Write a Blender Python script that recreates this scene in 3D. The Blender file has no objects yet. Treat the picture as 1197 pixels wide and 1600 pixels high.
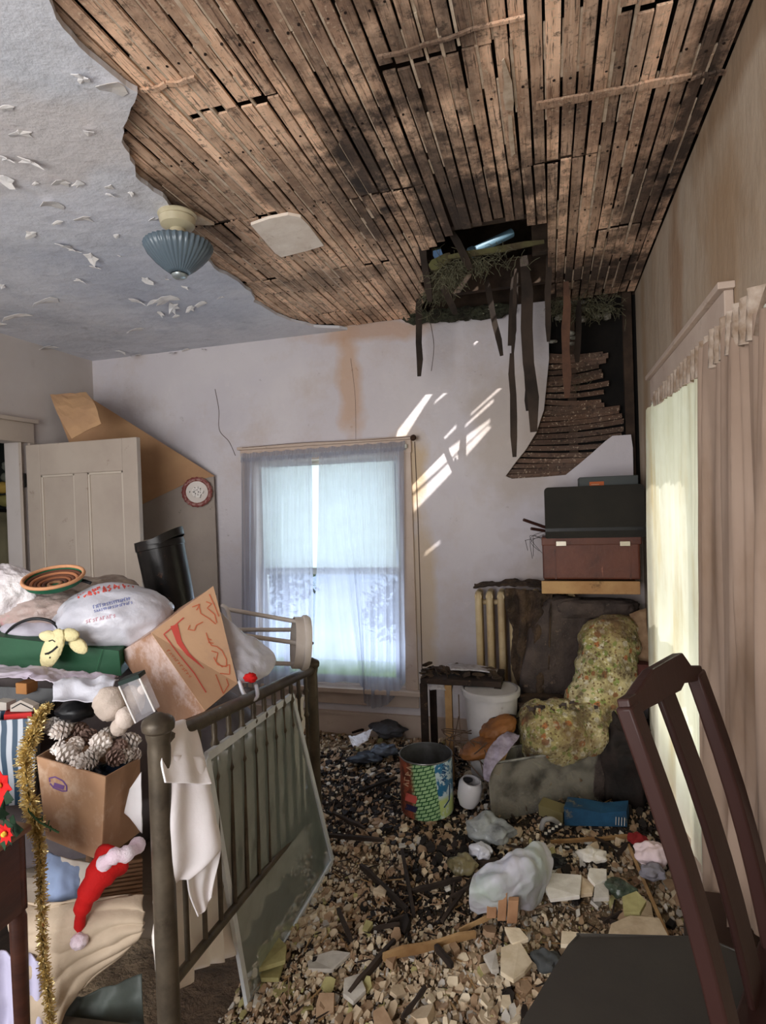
import bpy, math, random
from mathutils import Vector, Matrix, noise
from mathutils.geometry import tessellate_polygon
random.seed(7)
SC = bpy.context.scene
COL = SC.collection
PI = math.pi

# ------------------------------------------------------------------ camera
W, H = 1197.0, 1600.0
FOC = 917.9
YAW, PITCH, ROLL = 0.2781, -0.0100, -0.0334
CAMP = Vector((0.0, 0.0, 1.55))
_f = Vector((-math.sin(YAW)*math.cos(PITCH), math.cos(YAW)*math.cos(PITCH), math.sin(PITCH)))
_r = Vector((math.cos(YAW), math.sin(YAW), 0.0))
_u = _r.cross(_f)
CR = _r*math.cos(ROLL) + _u*math.sin(ROLL)
CU = -_r*math.sin(ROLL) + _u*math.cos(ROLL)
CF = _f
cam_data = bpy.data.cameras.new('camera')
cam = bpy.data.objects.new('camera', cam_data)
COL.objects.link(cam)
cam_data.sensor_fit = 'HORIZONTAL'
cam_data.sensor_width = 36.0
cam_data.lens = FOC/W*36.0
cam_data.clip_start = 0.02
cam_data.clip_end = 200
mw = Matrix((CR, CU, -CF)).transposed().to_4x4()
mw.translation = CAMP
cam.matrix_world = mw
SC.camera = cam

# ------------------------------------------------------------------ light
SC.view_settings.view_transform = 'Standard'
SC.view_settings.look = 'None'
SC.view_settings.gamma = 1.0
SC.view_settings.use_curve_mapping = False
SC.view_settings.exposure = 0.0

world = bpy.data.worlds.new('world')
SC.world = world
world.use_nodes = True
wn = world.node_tree
wn.nodes.clear()
wo = wn.nodes.new('ShaderNodeOutputWorld')
wb = wn.nodes.new('ShaderNodeBackground')
sky = wn.nodes.new('ShaderNodeTexSky')
sky.sky_type = 'HOSEK_WILKIE'
sky.sun_direction = (0.45, -0.6, 0.95)
sky.turbidity = 3.0
sky.ground_albedo = 0.3
hue = wn.nodes.new('ShaderNodeHueSaturation')
hue.inputs['Saturation'].default_value = 0.9
wn.links.new(sky.outputs[0], hue.inputs['Color'])
wn.links.new(hue.outputs[0], wb.inputs['Color'])
wb.inputs['Strength'].default_value = .9
wn.links.new(wb.outputs[0], wo.inputs[0])

SUN = Vector((-0.45, 0.60, -0.95)).normalized()     # travel direction
sd = bpy.data.lights.new('sun', 'SUN')
sd.energy = 10.0
sd.angle = 0.006
sd.color = (1.0, 0.96, 0.9)
so = bpy.data.objects.new('sun', sd)
so.rotation_euler = SUN.to_track_quat('-Z', 'Y').to_euler()
COL.objects.link(so)

def area(name, loc, direction, sx, sy, power, color):
    d = bpy.data.lights.new(name, 'AREA')
    d.shape = 'RECTANGLE'; d.size = sx; d.size_y = sy
    d.energy = power; d.color = color
    o = bpy.data.objects.new(name, d)
    o.location = loc
    o.rotation_euler = Vector(direction).to_track_quat('-Z', 'Y').to_euler()
    COL.objects.link(o)
    return o
# fill light added behind the photographer, no window known there
area('rear_fill_light', (-1.5, -1.32, 1.45), (0, 1, 0.05), 2.4, 1.9, 118, (1.0, 0.985, 0.985))
area('back_window_light', (-1.40, 3.86, 1.2), (0, -1, 0.25), 1.0, 1.4, 26, (0.68, 0.82, 1.0))
area('side_window_light', (0.72, 2.5, 1.2), (-1, 0, 0.25), 1.0, 1.4, 14, (1.0, 0.97, 0.86))

# ------------------------------------------------------------------ helpers
def ray(px, py):
    return CR*((px-W/2)/FOC) - CU*((py-H/2)/FOC) + CF
def D(px, py, d): return CAMP + ray(px, py)*d
def onY(px, py, y): r = ray(px, py); return CAMP + r*((y-CAMP.y)/r.y)
def onX(px, py, x): r = ray(px, py); return CAMP + r*((x-CAMP.x)/r.x)
def onZ(px, py, z): r = ray(px, py); return CAMP + r*((z-CAMP.z)/r.z)
def onP(px, py, p0, n):
    r = ray(px, py); return CAMP + r*((Vector(p0)-CAMP).dot(n)/r.dot(n))
def V(*a): return Vector(a)
def rnd(a, b): return random.uniform(a, b)
def fbm(p, o=4): return noise.fractal(p, 1.0, 2.0, o)
_rc = random.Random(5)
_cd = [(Vector((_rc.gauss(0, 1), _rc.gauss(0, 1), _rc.gauss(0, 1))).normalized(), _rc.uniform(0, 1), _rc.uniform(.6, 1.6)) for _ in range(9)]
def crease(p):
    """sharp-edged crumple: flat facets meeting in folds"""
    w = noise.noise(p*.35)*1.3; s = 0
    for d, c, k in _cd:
        t = (p.dot(d)*.28*k+c+w*.4) % 1.0
        s += abs(t-.5)*4-1
    return s/5

def lin(c):
    out = []
    for v in c[:3]:
        v = v/255.0
        out.append(v/12.92 if v <= 0.04045 else ((v+0.055)/1.055)**2.4)
    return (out[0], out[1], out[2], 1.0)

class NT:
    """small wrapper round a material's node tree"""
    def __init__(s, name):
        s.m = bpy.data.materials.new(name); s.m.use_nodes = True
        s.t = s.m.node_tree; s.n = s.t.nodes; s.b = s.n['Principled BSDF']; s.out = s.n['Material Output']
    def new(s, kind, **kw):
        n = s.n.new('ShaderNode'+kind)
        for k, v in kw.items():
            if k in ('operation', 'blend_type', 'feature', 'data_type', 'distance', 'noise_dimensions', 'bands_direction', 'wave_type', 'voronoi_dimensions', 'interpolation_type', 'clamp'): setattr(n, k, v)
            else: n.inputs[k].default_value = v
        return n
    def link(s, a, b): s.t.links.new(a, b)
    def coords(s, pos=False, scale=(1, 1, 1), rand=True):
        mp = s.new('Mapping')
        mp.inputs['Scale'].default_value = scale
        if pos:
            s.link(s.new('NewGeometry').outputs['Position'], mp.inputs['Vector'])
        else:
            tc = s.new('TexCoord')
            if rand:
                oi = s.new('ObjectInfo'); mu = s.new('Math', operation='MULTIPLY'); mu.inputs[1].default_value = 37.0
                s.link(oi.outputs['Random'], mu.inputs[0])
                ad = s.new('VectorMath', operation='ADD')
                s.link(tc.outputs['Object'], ad.inputs[0]); s.link(mu.outputs[0], ad.inputs[1])
                s.link(ad.outputs[0], mp.inputs['Vector'])
            else: s.link(tc.outputs['Object'], mp.inputs['Vector'])
        return mp.outputs[0]
    def noise(s, vec, scale, detail=4, rough=0.6, lo=0.35, hi=0.65):
        n = s.new('TexNoise'); n.inputs['Scale'].default_value = scale
        n.inputs['Detail'].default_value = detail; n.inputs['Roughness'].default_value = rough
        s.link(vec, n.inputs['Vector'])
        r = s.new('MapRange', clamp=True); r.inputs['From Min'].default_value = lo; r.inputs['From Max'].default_value = hi
        s.link(n.outputs['Fac'], r.inputs['Value'])
        return r.outputs[0]
    def mix(s, fac, a, b, mode='MIX'):
        m = s.new('MixRGB', blend_type=mode)
        if isinstance(fac, float): m.inputs[0].default_value = fac
        else: s.link(fac, m.inputs[0])
        for i, c in ((1, a), (2, b)):
            if isinstance(c, tuple): m.inputs[i].default_value = c
            else: s.link(c, m.inputs[i])
        return m.outputs[0]
    def math(s, op, a, b=None):
        m = s.new('Math', operation=op, )
        for i, c in ((0, a), (1, b)):
            if c is None: continue
            if isinstance(c, (int, float)): m.inputs[i].default_value = c
            else: s.link(c, m.inputs[i])
        return m.outputs[0]
    def bump(s, h, strength=0.3, dist=0.01):
        b = s.new('Bump'); b.inputs['Strength'].default_value = strength; b.inputs['Distance'].default_value = dist
        s.link(h, b.inputs['Height']); s.link(b.outputs[0], s.b.inputs['Normal'])

def M(name, col, col2=None, scale=6, rough=0.8, metal=0.0, bump=0.25, bscale=40, bdist=0.003, layers=(), pos=False,
      sc=(1, 1, 1), stains=(), vary=0.0, spec=0.3, lo=0.35, hi=0.65):
    """layers: (colour, scale, lo, hi[, strength]); stains: (centre, radii, colour, strength) in world space"""
    t = NT(name)
    vec = t.coords(pos, sc)
    c = lin(col)
    if col2: c = t.mix(t.noise(vec, scale, lo=lo, hi=hi), c, lin(col2))
    for L in layers:
        f = t.noise(vec, L[1], lo=L[2], hi=L[3], detail=8, rough=0.7)
        if len(L) > 4: f = t.math('MULTIPLY', f, L[4])
        c = t.mix(f, c, lin(L[0]))
    if stains:
        gp = t.new('NewGeometry').outputs['Position']
        for cen, rad, sc_, st in stains:
            mp = t.new('Mapping'); t.link(gp, mp.inputs['Vector'])
            mp.inputs['Location'].default_value = [-cen[i]/rad[i] for i in range(3)]
            mp.inputs['Scale'].default_value = [1.0/rad[i] for i in range(3)]
            ln = t.new('VectorMath', operation='LENGTH'); t.link(mp.outputs[0], ln.inputs[0])
            nz = t.new('TexNoise'); nz.inputs['Scale'].default_value = 5; nz.inputs['Detail'].default_value = 6
            t.link(gp, nz.inputs['Vector'])
            v = t.math('ADD', ln.outputs['Value'], t.math('MULTIPLY', t.math('SUBTRACT', nz.outputs['Fac'], 0.5), 1.6))
            r = t.new('MapRange', clamp=True); r.inputs['From Min'].default_value = 1.15; r.inputs['From Max'].default_value = 0.55
            t.link(v, r.inputs['Value'])
            c = t.mix(t.math('MULTIPLY', r.outputs[0], st), c, lin(sc_))
    if vary:
        oi = t.new('ObjectInfo')
        hs = t.new('HueSaturation')
        r = t.new('MapRange'); r.inputs['To Min'].default_value = 1-vary; r.inputs['To Max'].default_value = 1+vary
        t.link(oi.outputs['Random'], r.inputs['Value']); t.link(r.outputs[0], hs.inputs['Value'])
        if isinstance(c, tuple): hs.inputs['Color'].default_value = c
        else: t.link(c, hs.inputs['Color'])
        c = hs.outputs[0]
    if isinstance(c, tuple): t.b.inputs['Base Color'].default_value = c
    else: t.link(c, t.b.inputs['Base Color'])
    t.b.inputs['Roughness'].default_value = rough
    t.b.inputs['Metallic'].default_value = metal
    t.b.inputs['Specular IOR Level'].default_value = spec
    if bump: t.bump(t.noise(vec, bscale, detail=6, lo=0.2, hi=0.8), bump, bdist)
    return t.m

WORLDLOC = {}
class MB:
    def __init__(s): s.v = []; s.f = []; s.mi = []
    def add(s, vs, fs, mi=0):
        o = len(s.v); s.v += [Vector(p) for p in vs]
        for f in fs: s.f.append([i+o for i in f]); s.mi.append(mi)
        return s
    def obox(s, c, ax, ay, az, mi=0):
        c = Vector(c); ax = Vector(ax); ay = Vector(ay); az = Vector(az)
        if ax.cross(ay).dot(az) < 0: ax, ay = ay, ax
        vs = [c+ax*i+ay*j+az*k for k in (-1, 1) for j in (-1, 1) for i in (-1, 1)]
        return s.add(vs, [(0, 2, 3, 1), (4, 5, 7, 6), (0, 1, 5, 4), (2, 6, 7, 3), (0, 4, 6, 2), (1, 3, 7, 5)], mi)
    def box(s, a, b, mi=0):
        a = Vector(a); b = Vector(b); c = (a+b)/2; h = (b-a)/2
        return s.obox(c, (abs(h.x), 0, 0), (0, abs(h.y), 0), (0, 0, abs(h.z)), mi)
    def bar(s, p, q, w, t, up=(0, 0, 1), mi=0):
        p = Vector(p); q = Vector(q); d = (q-p); L = d.length; d.normalize()
        a = Vector(up).cross(d)
        if a.length < 1e-4: a = Vector((1, 0, 0)).cross(d)
        a.normalize(); b = d.cross(a)
        return s.obox((p+q)/2, a*w/2, b*t/2, d*L/2, mi)
    def tube(s, pts, r, n=10, caps=True, mi=0):
        pts = [Vector(p) for p in pts]; m = len(pts)
        rs = r if isinstance(r, (list, tuple)) else [r]*m
        rings = []; a = None
        for i in range(m):
            d = (pts[min(i+1, m-1)]-pts[max(i-1, 0)])
            if d.length < 1e-9: d = Vector((0, 0, 1))
            d.normalize()
            if a is None:
                a = d.cross(Vector((0, 0, 1)))
                if a.length < 0.1: a = d.cross(Vector((1, 0, 0)))
            else: a = a - d*a.dot(d)
            a.normalize(); b = d.cross(a)
            rings.append([pts[i]+(a*math.cos(2*PI*k/n)+b*math.sin(2*PI*k/n))*rs[i] for k in range(n)])
        vs = [p for R_ in rings for p in R_]
        fs = [(i*n+k, i*n+(k+1) % n, (i+1)*n+(k+1) % n, (i+1)*n+k) for i in range(m-1) for k in range(n)]
        if caps: fs += [tuple(reversed(range(n))), tuple((m-1)*n+k for k in range(n))]
        return s.add(vs, fs, mi)
    def lathe(s, prof, c, axis=(0, 0, 1), n=24, mi=0, caps=False, rib=0, ribn=0):
        ax = Vector(axis).normalized(); a = ax.cross(Vector((0, 1, 0)))
        if a.length < 0.1: a = ax.cross(Vector((1, 0, 0)))
        a.normalize(); b = ax.cross(a); c = Vector(c)
        vs = []
        for r, z in prof:
            for k in range(n):
                an = 2*PI*k/n; rr = r*(1+rib*math.cos(ribn*an))
                vs.append(c+ax*z+(a*math.cos(an)+b*math.sin(an))*rr)
        m = len(prof)
        fs = [(i*n+k, i*n+(k+1) % n, (i+1)*n+(k+1) % n, (i+1)*n+k) for i in range(m-1) for k in range(n)]
        if caps: fs += [tuple(reversed(range(n))), tuple((m-1)*n+k for k in range(n))]
        return s.add(vs, fs, mi)
    def grid(s, P, mi=0, wrap=False):
        n = len(P[0]); m = len(P)
        vs = [p for r in P for p in r]
        fs = []
        for i in range(m-1):
            for k in range(n if wrap else n-1):
                k2 = (k+1) % n
                fs.append((i*n+k, i*n+k2, (i+1)*n+k2, (i+1)*n+k))
        return s.add(vs, fs, mi)
    def prism(s, poly, ext, holes=(), mi=0):
        """flat polygon (3-D points), optional holes, extruded by vector ext"""
        loops = [[Vector(p) for p in poly]]+[[Vector(p) for p in h] for h in holes]
        ext = Vector(ext); flat = [p for L in loops for p in L]
        tris = tessellate_polygon(loops)
        n = len(flat)
        fs = []
        for t in tris:
            a, b, c = [flat[i] for i in t]
            nn = (b-a).cross(c-a)
            if nn.length < 1e-12: continue
            t = tuple(t)
            if nn.dot(ext) > 0: fs.append(tuple(reversed(t))); fs.append(tuple(i+n for i in t))
            else: fs.append(t); fs.append(tuple(i+n for i in reversed(t)))
        o = 0
        for L in loops:
            m = len(L)
            for i in range(m):
                j = (i+1) % m; fs.append((o+i, o+j, o+j+n, o+i+n))
            o += m
        return s.add(flat+[p+ext for p in flat], fs, mi)
    def build(s, name, mats, parent=None, smooth=None, bevel=0, seg=2, origin=None, solid=0, sub=0):
        if not s.v: s.v = [Vector((0, 0, 0))]
        if origin is None:
            lo = [min(p[i] for p in s.v) for i in range(3)]; hi = [max(p[i] for p in s.v) for i in range(3)]
            origin = Vector([(lo[i]+hi[i])/2 for i in range(3)])
        origin = Vector(origin)
        me = bpy.data.meshes.new(name)
        me.from_pydata([p-origin for p in s.v], [], s.f)
        if not isinstance(mats, (list, tuple)): mats = [mats]
        for m in mats: me.materials.append(m)
        for p, mi in zip(me.polygons, s.mi): p.material_index = mi
        me.update()
        if smooth is not None:
            me.polygons.foreach_set('use_smooth', [True]*len(me.polygons))
            if smooth < 179: me.set_sharp_from_angle(angle=math.radians(smooth))
        o = bpy.data.objects.new(name, me); COL.objects.link(o)
        WORLDLOC[o.name] = origin
        if parent is not None:
            o.parent = parent; o.location = origin-WORLDLOC[parent.name]
        else: o.location = origin
        if solid:
            md = o.modifiers.new('solid', 'SOLIDIFY'); md.thickness = solid; md.offset = 0
        if bevel:
            md = o.modifiers.new('bevel', 'BEVEL'); md.width = bevel; md.segments = seg; md.limit_method = 'ANGLE'; md.angle_limit = math.radians(40)
        if sub:
            md = o.modifiers.new('sub', 'SUBSURF'); md.levels = sub; md.render_levels = sub
        return o

def thing(name, loc, label, cat, group=None):
    o = bpy.data.objects.new(name, None); COL.objects.link(o)
    o.location = loc; o.empty_display_size = 0.05
    WORLDLOC[o.name] = Vector(loc)
    o['label'] = label; o['category'] = cat
    if group: o['group'] = group
    return o
def tag(o, label, cat, group=None):
    o['label'] = label; o['category'] = cat
    if group: o['group'] = group
    return o
def struct(o): o['kind'] = 'structure'; return o
def stuff(o): o['kind'] = 'stuff'; return o

def cat1(p0, p1, p2, p3, t):
    return 0.5*((2*p1)+(-p0+p2)*t+(2*p0-5*p1+4*p2-p3)*t*t+(-p0+3*p1-3*p2+p3)*t*t*t)
def interp(pts, n):
    m = len(pts); out = []
    for i in range(n):
        u = i/(n-1)*(m-1); k = min(int(u), m-2); t = u-k
        p0 = pts[max(k-1, 0)]; p3 = pts[min(k+2, m-1)]
        out.append(cat1(p0, pts[k], pts[k+1], p3, t))
    return out
def sheet(rows, nu=24, nv=24, amp=0.0, fs=6.0, seed=0, folds=0, famp=0.0, fdir=None):
    """smooth surface through rows of points; noise crumple and vertical folds along the normal"""
    R1 = [interp([Vector(p) for p in r], nu) for r in rows]
    G = [[None]*nu for _ in range(nv)]
    for j in range(nu):
        c = interp([r[j] for r in R1], nv)
        for i in range(nv): G[i][j] = c[i]
    out = [[None]*nu for _ in range(nv)]
    for i in range(nv):
        for j in range(nu):
            a = G[min(i+1, nv-1)][j]-G[max(i-1, 0)][j]; b = G[i][min(j+1, nu-1)]-G[i][max(j-1, 0)]
            n = a.cross(b)
            n = n.normalized() if n.length > 1e-9 else Vector((0, 0, 1))
            p = G[i][j]
            d = amp*(1-2*abs(fbm(p*fs+Vector((seed, seed*2.3, 0)), 3))) if amp else 0
            if folds: d += famp*math.sin(2*PI*folds*j/(nu-1)+1.5*fbm(p*3+Vector((seed, 0, 0)), 2)+seed)
            out[i][j] = p+(fdir*d if fdir is not None else n*d)
    return out
def ico(sub=3):
    import bmesh
    bm = bmesh.new(); bmesh.ops.create_icosphere(bm, subdivisions=sub, radius=1.0)
    vs = [v.co.copy() for v in bm.verts]; fs = [[v.index for v in f.verts] for f in bm.faces]
    bm.free(); return vs, fs
ICO = {k: ico(k) for k in (1, 2, 3, 4, 5)}
def blob(mb, c, ax, ay, az, sub=4, amp=0.15, fs=3.0, seed=0, flat=None, ridge=True, mi=0):
    """crumpled rounded mass with half-axes ax, ay, az; flat = world z it is cut flat at"""
    vs, fs_ = ICO[sub]; c = Vector(c); out = []
    for v in vs:
        q = v*fs+Vector((seed*3.1, seed, -seed))
        n = fbm(q, 4)
        d = 1+amp*((1-2.2*abs(n)) if ridge else n)
        p = c+(Vector(ax)*v.x+Vector(ay)*v.y+Vector(az)*v.z)*d
        if flat is not None and p.z < flat: p.z = flat+0.002*n
        out.append(p)
    return mb.add(out, fs_, mi)
# ================================================================== SETTING
XR, YB, XL, ZC = 0.51, 3.69, -3.30, 2.72
YF = -1.4
def hf(x, y):
    """height of the rubble bed"""
    p = Vector((x*1.7, y*1.7, 3.3))
    b = 0.045+0.035*noise.noise(p)+0.012*noise.noise(p*4)
    xl_ = -0.85 if y < 2.1 else (-1.65 if y > 2.5 else -0.85-(y-2.1)*2)
    if x < xl_: b *= max(0.12, 1-(xl_-x)*3)
    if y < 1.3: b *= max(0.15, 1-(1.3-y)*1.2)
    return max(0.004, b)

mat_wallb = M('plaster_back', (204, 198, 201), (194, 188, 194), scale=1.3, pos=True, bump=0.5, bscale=9, bdist=0.012, rough=0.85,
    layers=[((186, 170, 160), 2.2, 0.52, 0.75, 0.6), ((120, 105, 98), 14, 0.66, 0.74, 0.5), ((222, 214, 214), 6, 0.6, 0.75, 0.5)],
    stains=[((-1.25, YB, 2.35), (0.10, 1, 0.45), (188, 146, 104), 0.6), ((-0.88, YB, 1.75), (0.12, 1, 0.33), (198, 170, 128), 0.7),
            ((-0.8, YB, 1.0), (0.08, 1, 0.7), (190, 165, 128), 0.6), ((-0.2, YB, 2.0), (0.3, 1, 0.5), (168, 152, 134), 0.5),
            ((0.1, YB, 0.9), (0.5, 1, 0.5), (140, 118, 98), 0.45), ((-1.1, YB, 2.7), (0.5, 1, 0.08), (180, 140, 105), 0.6)])
mat_wallr = M('plaster_right', (178, 162, 144), (164, 146, 126), scale=1.1, pos=True, bump=0.5, bscale=8, bdist=0.012, rough=0.85,
    sc=(1, 1, 0.45),
    layers=[((146, 118, 88), 2.0, 0.5, 0.72, 0.6), ((140, 125, 108), 5, 0.58, 0.75, 0.6), ((90, 70, 52), 16, 0.66, 0.75, 0.6)],
    stains=[((XR, 2.6, 2.3), (1, 0.13, 0.9), (138, 102, 70), 0.6), ((XR, 1.95, 2.2), (1, 0.25, 0.35), (146, 114, 80), 0.5),
            ((XR, 3.45, 1.9), (1, 0.1, 1.2), (150, 120, 88), 0.6), ((XR, 1.5, 2.7), (1, 0.9, 0.1), (120, 90, 60), 0.6)])
mat_walll = M('plaster_left', (196, 188, 184), (186, 176, 170), scale=1.5, pos=True, bump=0.3, bscale=9, rough=0.85,
    layers=[((160, 148, 138), 6, 0.6, 0.75, 0.5)])
mat_ceil = M('plaster_ceiling', (200, 202, 210), (214, 214, 222), scale=0.9, pos=True, bump=0.6, bscale=6, bdist=0.015, rough=0.8,
    layers=[((168, 172, 184), 2.4, 0.5, 0.7, 0.7), ((214, 212, 216), 3.3, 0.55, 0.72, 0.7), ((110, 106, 106), 9, 0.62, 0.75, 0.6)],
    stains=[((-1.5, 1.5, ZC), (0.5, 0.25, 1), (206, 198, 196), 0.7), ((-1.9, 2.6, ZC), (0.5, 0.6, 1), (176, 180, 196), 0.5)])
mat_flake = M('peeling_paint', (238, 232, 228), (216, 214, 216), scale=14, rough=0.7, bump=0.2)
mat_trim = M('old_trim_paint', (196, 178, 164), (184, 164, 150), scale=5, rough=0.6, bump=0.3, bscale=30, layers=[((140, 116, 98), 9, 0.6, 0.72, 0.6)])
mat_sash = M('sash_paint', (205, 205, 198), (185, 183, 172), scale=9, rough=0.6)
mat_floor = M('floor_boards', (70, 56, 46), (45, 37, 32), scale=5, rough=0.8, pos=True, sc=(4, 0.6, 1), bump=0.4)
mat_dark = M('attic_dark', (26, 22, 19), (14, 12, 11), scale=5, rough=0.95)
mat_door = M('door_paint', (182, 169, 156), (172, 158, 146), scale=3, rough=0.5, bump=0.2, bscale=25, layers=[((128, 108, 92), 13, 0.64, 0.72, 0.6)])

# lath wood: mould follows the boards across the whole ceiling
def lathmat(name, a, b, mould, dark, along='Y', mthr=(0.5, 0.68), bright=1.0, stains=()):
    t = NT(name)
    sc = (30, 1.6, 30) if along == 'Y' else (1.6, 30, 30)
    g = t.coords(False, sc); w = t.coords(True)
    c = t.mix(t.noise(g, 1.2, lo=0.3, hi=0.7), lin(a), lin(b))
    c = t.mix(t.math('MULTIPLY', t.noise(g, 3.3, detail=6, rough=.7, lo=.54, hi=.64), .6), c, lin((118, 84, 62)))
    c = t.mix(t.math('MULTIPLY', t.noise(g, 6, detail=3, lo=.6, hi=.66), .8), c, lin((58, 42, 34)))
    c = t.mix(t.math('MULTIPLY', t.noise(w, 3.1, detail=3, lo=0.42, hi=0.62), 0.55), c, lin((96, 66, 46)))
    c = t.mix(t.math('MULTIPLY', t.noise(w, 1.5, detail=9, rough=0.74, lo=mthr[0], hi=mthr[1]), 0.85), c, lin(mould))
    c = t.mix(t.math('MULTIPLY', t.noise(w, 30, detail=5, rough=0.75, lo=0.54, hi=0.66), 0.75), c, lin(dark))
    c = t.mix(t.math('MULTIPLY', t.noise(w, 70, detail=2, lo=0.6, hi=0.68), 0.6), c, lin((206, 184, 158)))
    for cen, rad, st in stains:
        mp = t.new('Mapping'); t.link(w, mp.inputs['Vector']); mp.inputs['Location'].default_value = [-cen[i]/rad[i] for i in range(3)]; mp.inputs['Scale'].default_value = [1/q for q in rad]
        ln = t.new('VectorMath', operation='LENGTH'); t.link(mp.outputs[0], ln.inputs[0])
        v = t.math('ADD', ln.outputs['Value'], t.math('MULTIPLY', t.math('SUBTRACT', t.noise(w, 9, detail=7, rough=.7, lo=.2, hi=.8), 0.5), 1.7))
        r = t.new('MapRange', clamp=True); r.inputs['From Min'].default_value = 1.2; r.inputs['From Max'].default_value = .45; t.link(v, r.inputs['Value'])
        c = t.mix(t.math('MULTIPLY', r.outputs[0], st), c, lin((44, 32, 26)))
    oi = t.new('ObjectInfo'); hs = t.new('HueSaturation'); r = t.new('MapRange')
    r.inputs['To Min'].default_value = 0.62*bright; r.inputs['To Max'].default_value = 1.22*bright
    t.link(oi.outputs['Random'], r.inputs['Value']); t.link(r.outputs[0], hs.inputs['Value']); t.link(c, hs.inputs['Color'])
    t.link(hs.outputs[0], t.b.inputs['Base Color']); t.b.inputs['Roughness'].default_value = 0.85
    t.bump(t.noise(g, 2.5, detail=5, lo=0.2, hi=0.8), 0.5, 0.004)
    return t.m
def sz(px, py, rx_, ry_, st): p = onZ(px, py, ZC+.02); return ((p.x, p.y, p.z), (rx_, ry_, 1), st)
mat_lath = lathmat('ceiling_lath_wood', (248, 210, 180), (226, 182, 150), (112, 86, 72), (46, 35, 29), mthr=(.50, .66),
    stains=[sz(570, 240, .14, .40, .9), sz(640, 90, .14, .35, .7), sz(690, 300, .2, .5, .8), sz(560, 330, .12, .5, .75), sz(760, 330, .35, .35, .8), sz(500, 440, .35, .16, .5), sz(930, 430, .4, .3, .9), sz(1090, 150, .07, .8, .9), sz(1000, 330, .12, .5, .8),
            sz(720, 60, .06, .5, .6), sz(840, 270, .1, .3, .6), sz(420, 300, .07, .4, .4), sz(300, 330, .06, .4, .5), sz(470, 120, .04, .6, .35), sz(980, 60, .08, .3, .5)])
mat_lathw = lathmat('wall_lath_wood', (122, 98, 84), (90, 70, 58), (60, 47, 42), (30, 24, 20), along='X', bright=0.8)
mat_lathd = M('charred_lath', (62, 50, 42), (36, 29, 25), scale=4, sc=(1, 1, 1), bump=0.5, bscale=30, rough=0.9, vary=0.25)
mat_lathp = M('pale_lath', (176, 142, 98), (140, 104, 66), scale=6, bump=0.4, bscale=30, rough=0.85, vary=0.15)
mat_joist = M('joist_wood', (74, 58, 46), (44, 34, 28), scale=6, bump=0.4, rough=0.9, pos=True)

# ---- floor
mb = MB(); mb.box((XL-1.3, YF, -0.12), (XR, YB, 0.0)); floor_ = struct(mb.build('floor', mat_floor))

# ---- back wall plaster with window hole and the collapsed corner
wx0, wx1 = onY(403, 900, YB).x, onY(629, 900, YB).x
wz0, wz1 = 0.36, onY(500, 716, YB).z
def by(px, py): return onY(px, py, YB)
corner = [by(856, 470), by(858, 560), by(850, 640), by(838, 676), by(822, 702), by(806, 722), by(790, 744), by(800, 748), by(850, 745),
          by(884, 742), by(905, 725), by(925, 708), by(945, 690), by(957, 681), by(986, 679), by(989, 700), by(990, 757)]
outer = [V(XL-0.2, YB, 0), V(XR+0.005, YB, 0), V(XR+0.005, YB, corner[-1].z)]+list(reversed(corner))+[V(corner[0].x, YB, ZC+0.03), V(XL-0.2, YB, ZC+0.03)]
hole = [V(wx0, YB, wz0), V(wx0, YB, wz1), V(wx1, YB, wz1), V(wx1, YB, wz0)]
mb = MB(); mb.prism(outer, (0, 0.03, 0), [hole]); wall_back = struct(mb.build('wall_back', mat_wallb))
# structural layer behind the plaster, with the same window hole
outer2 = [V(XL-0.2, YB+0.09, 0), V(XR+0.3, YB+0.09, 0), V(XR+0.3, YB+0.09, 2.78), V(XL-0.2, YB+0.09, 2.78)]
h2 = [p+V(0, 0.09, 0) for p in hole]
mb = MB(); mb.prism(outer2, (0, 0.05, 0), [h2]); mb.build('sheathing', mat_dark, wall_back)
# reveal
mb = MB()
for a, b in ((0, 1), (1, 2), (2, 3), (3, 0)):
    p, q = hole[a], hole[b]
    mb.add([p, q, q+V(0, .14, 0), p+V(0, .14, 0)], [(0, 1, 2, 3)])
mb.build('reveal', mat_trim, wall_back, solid=0.004)

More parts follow.
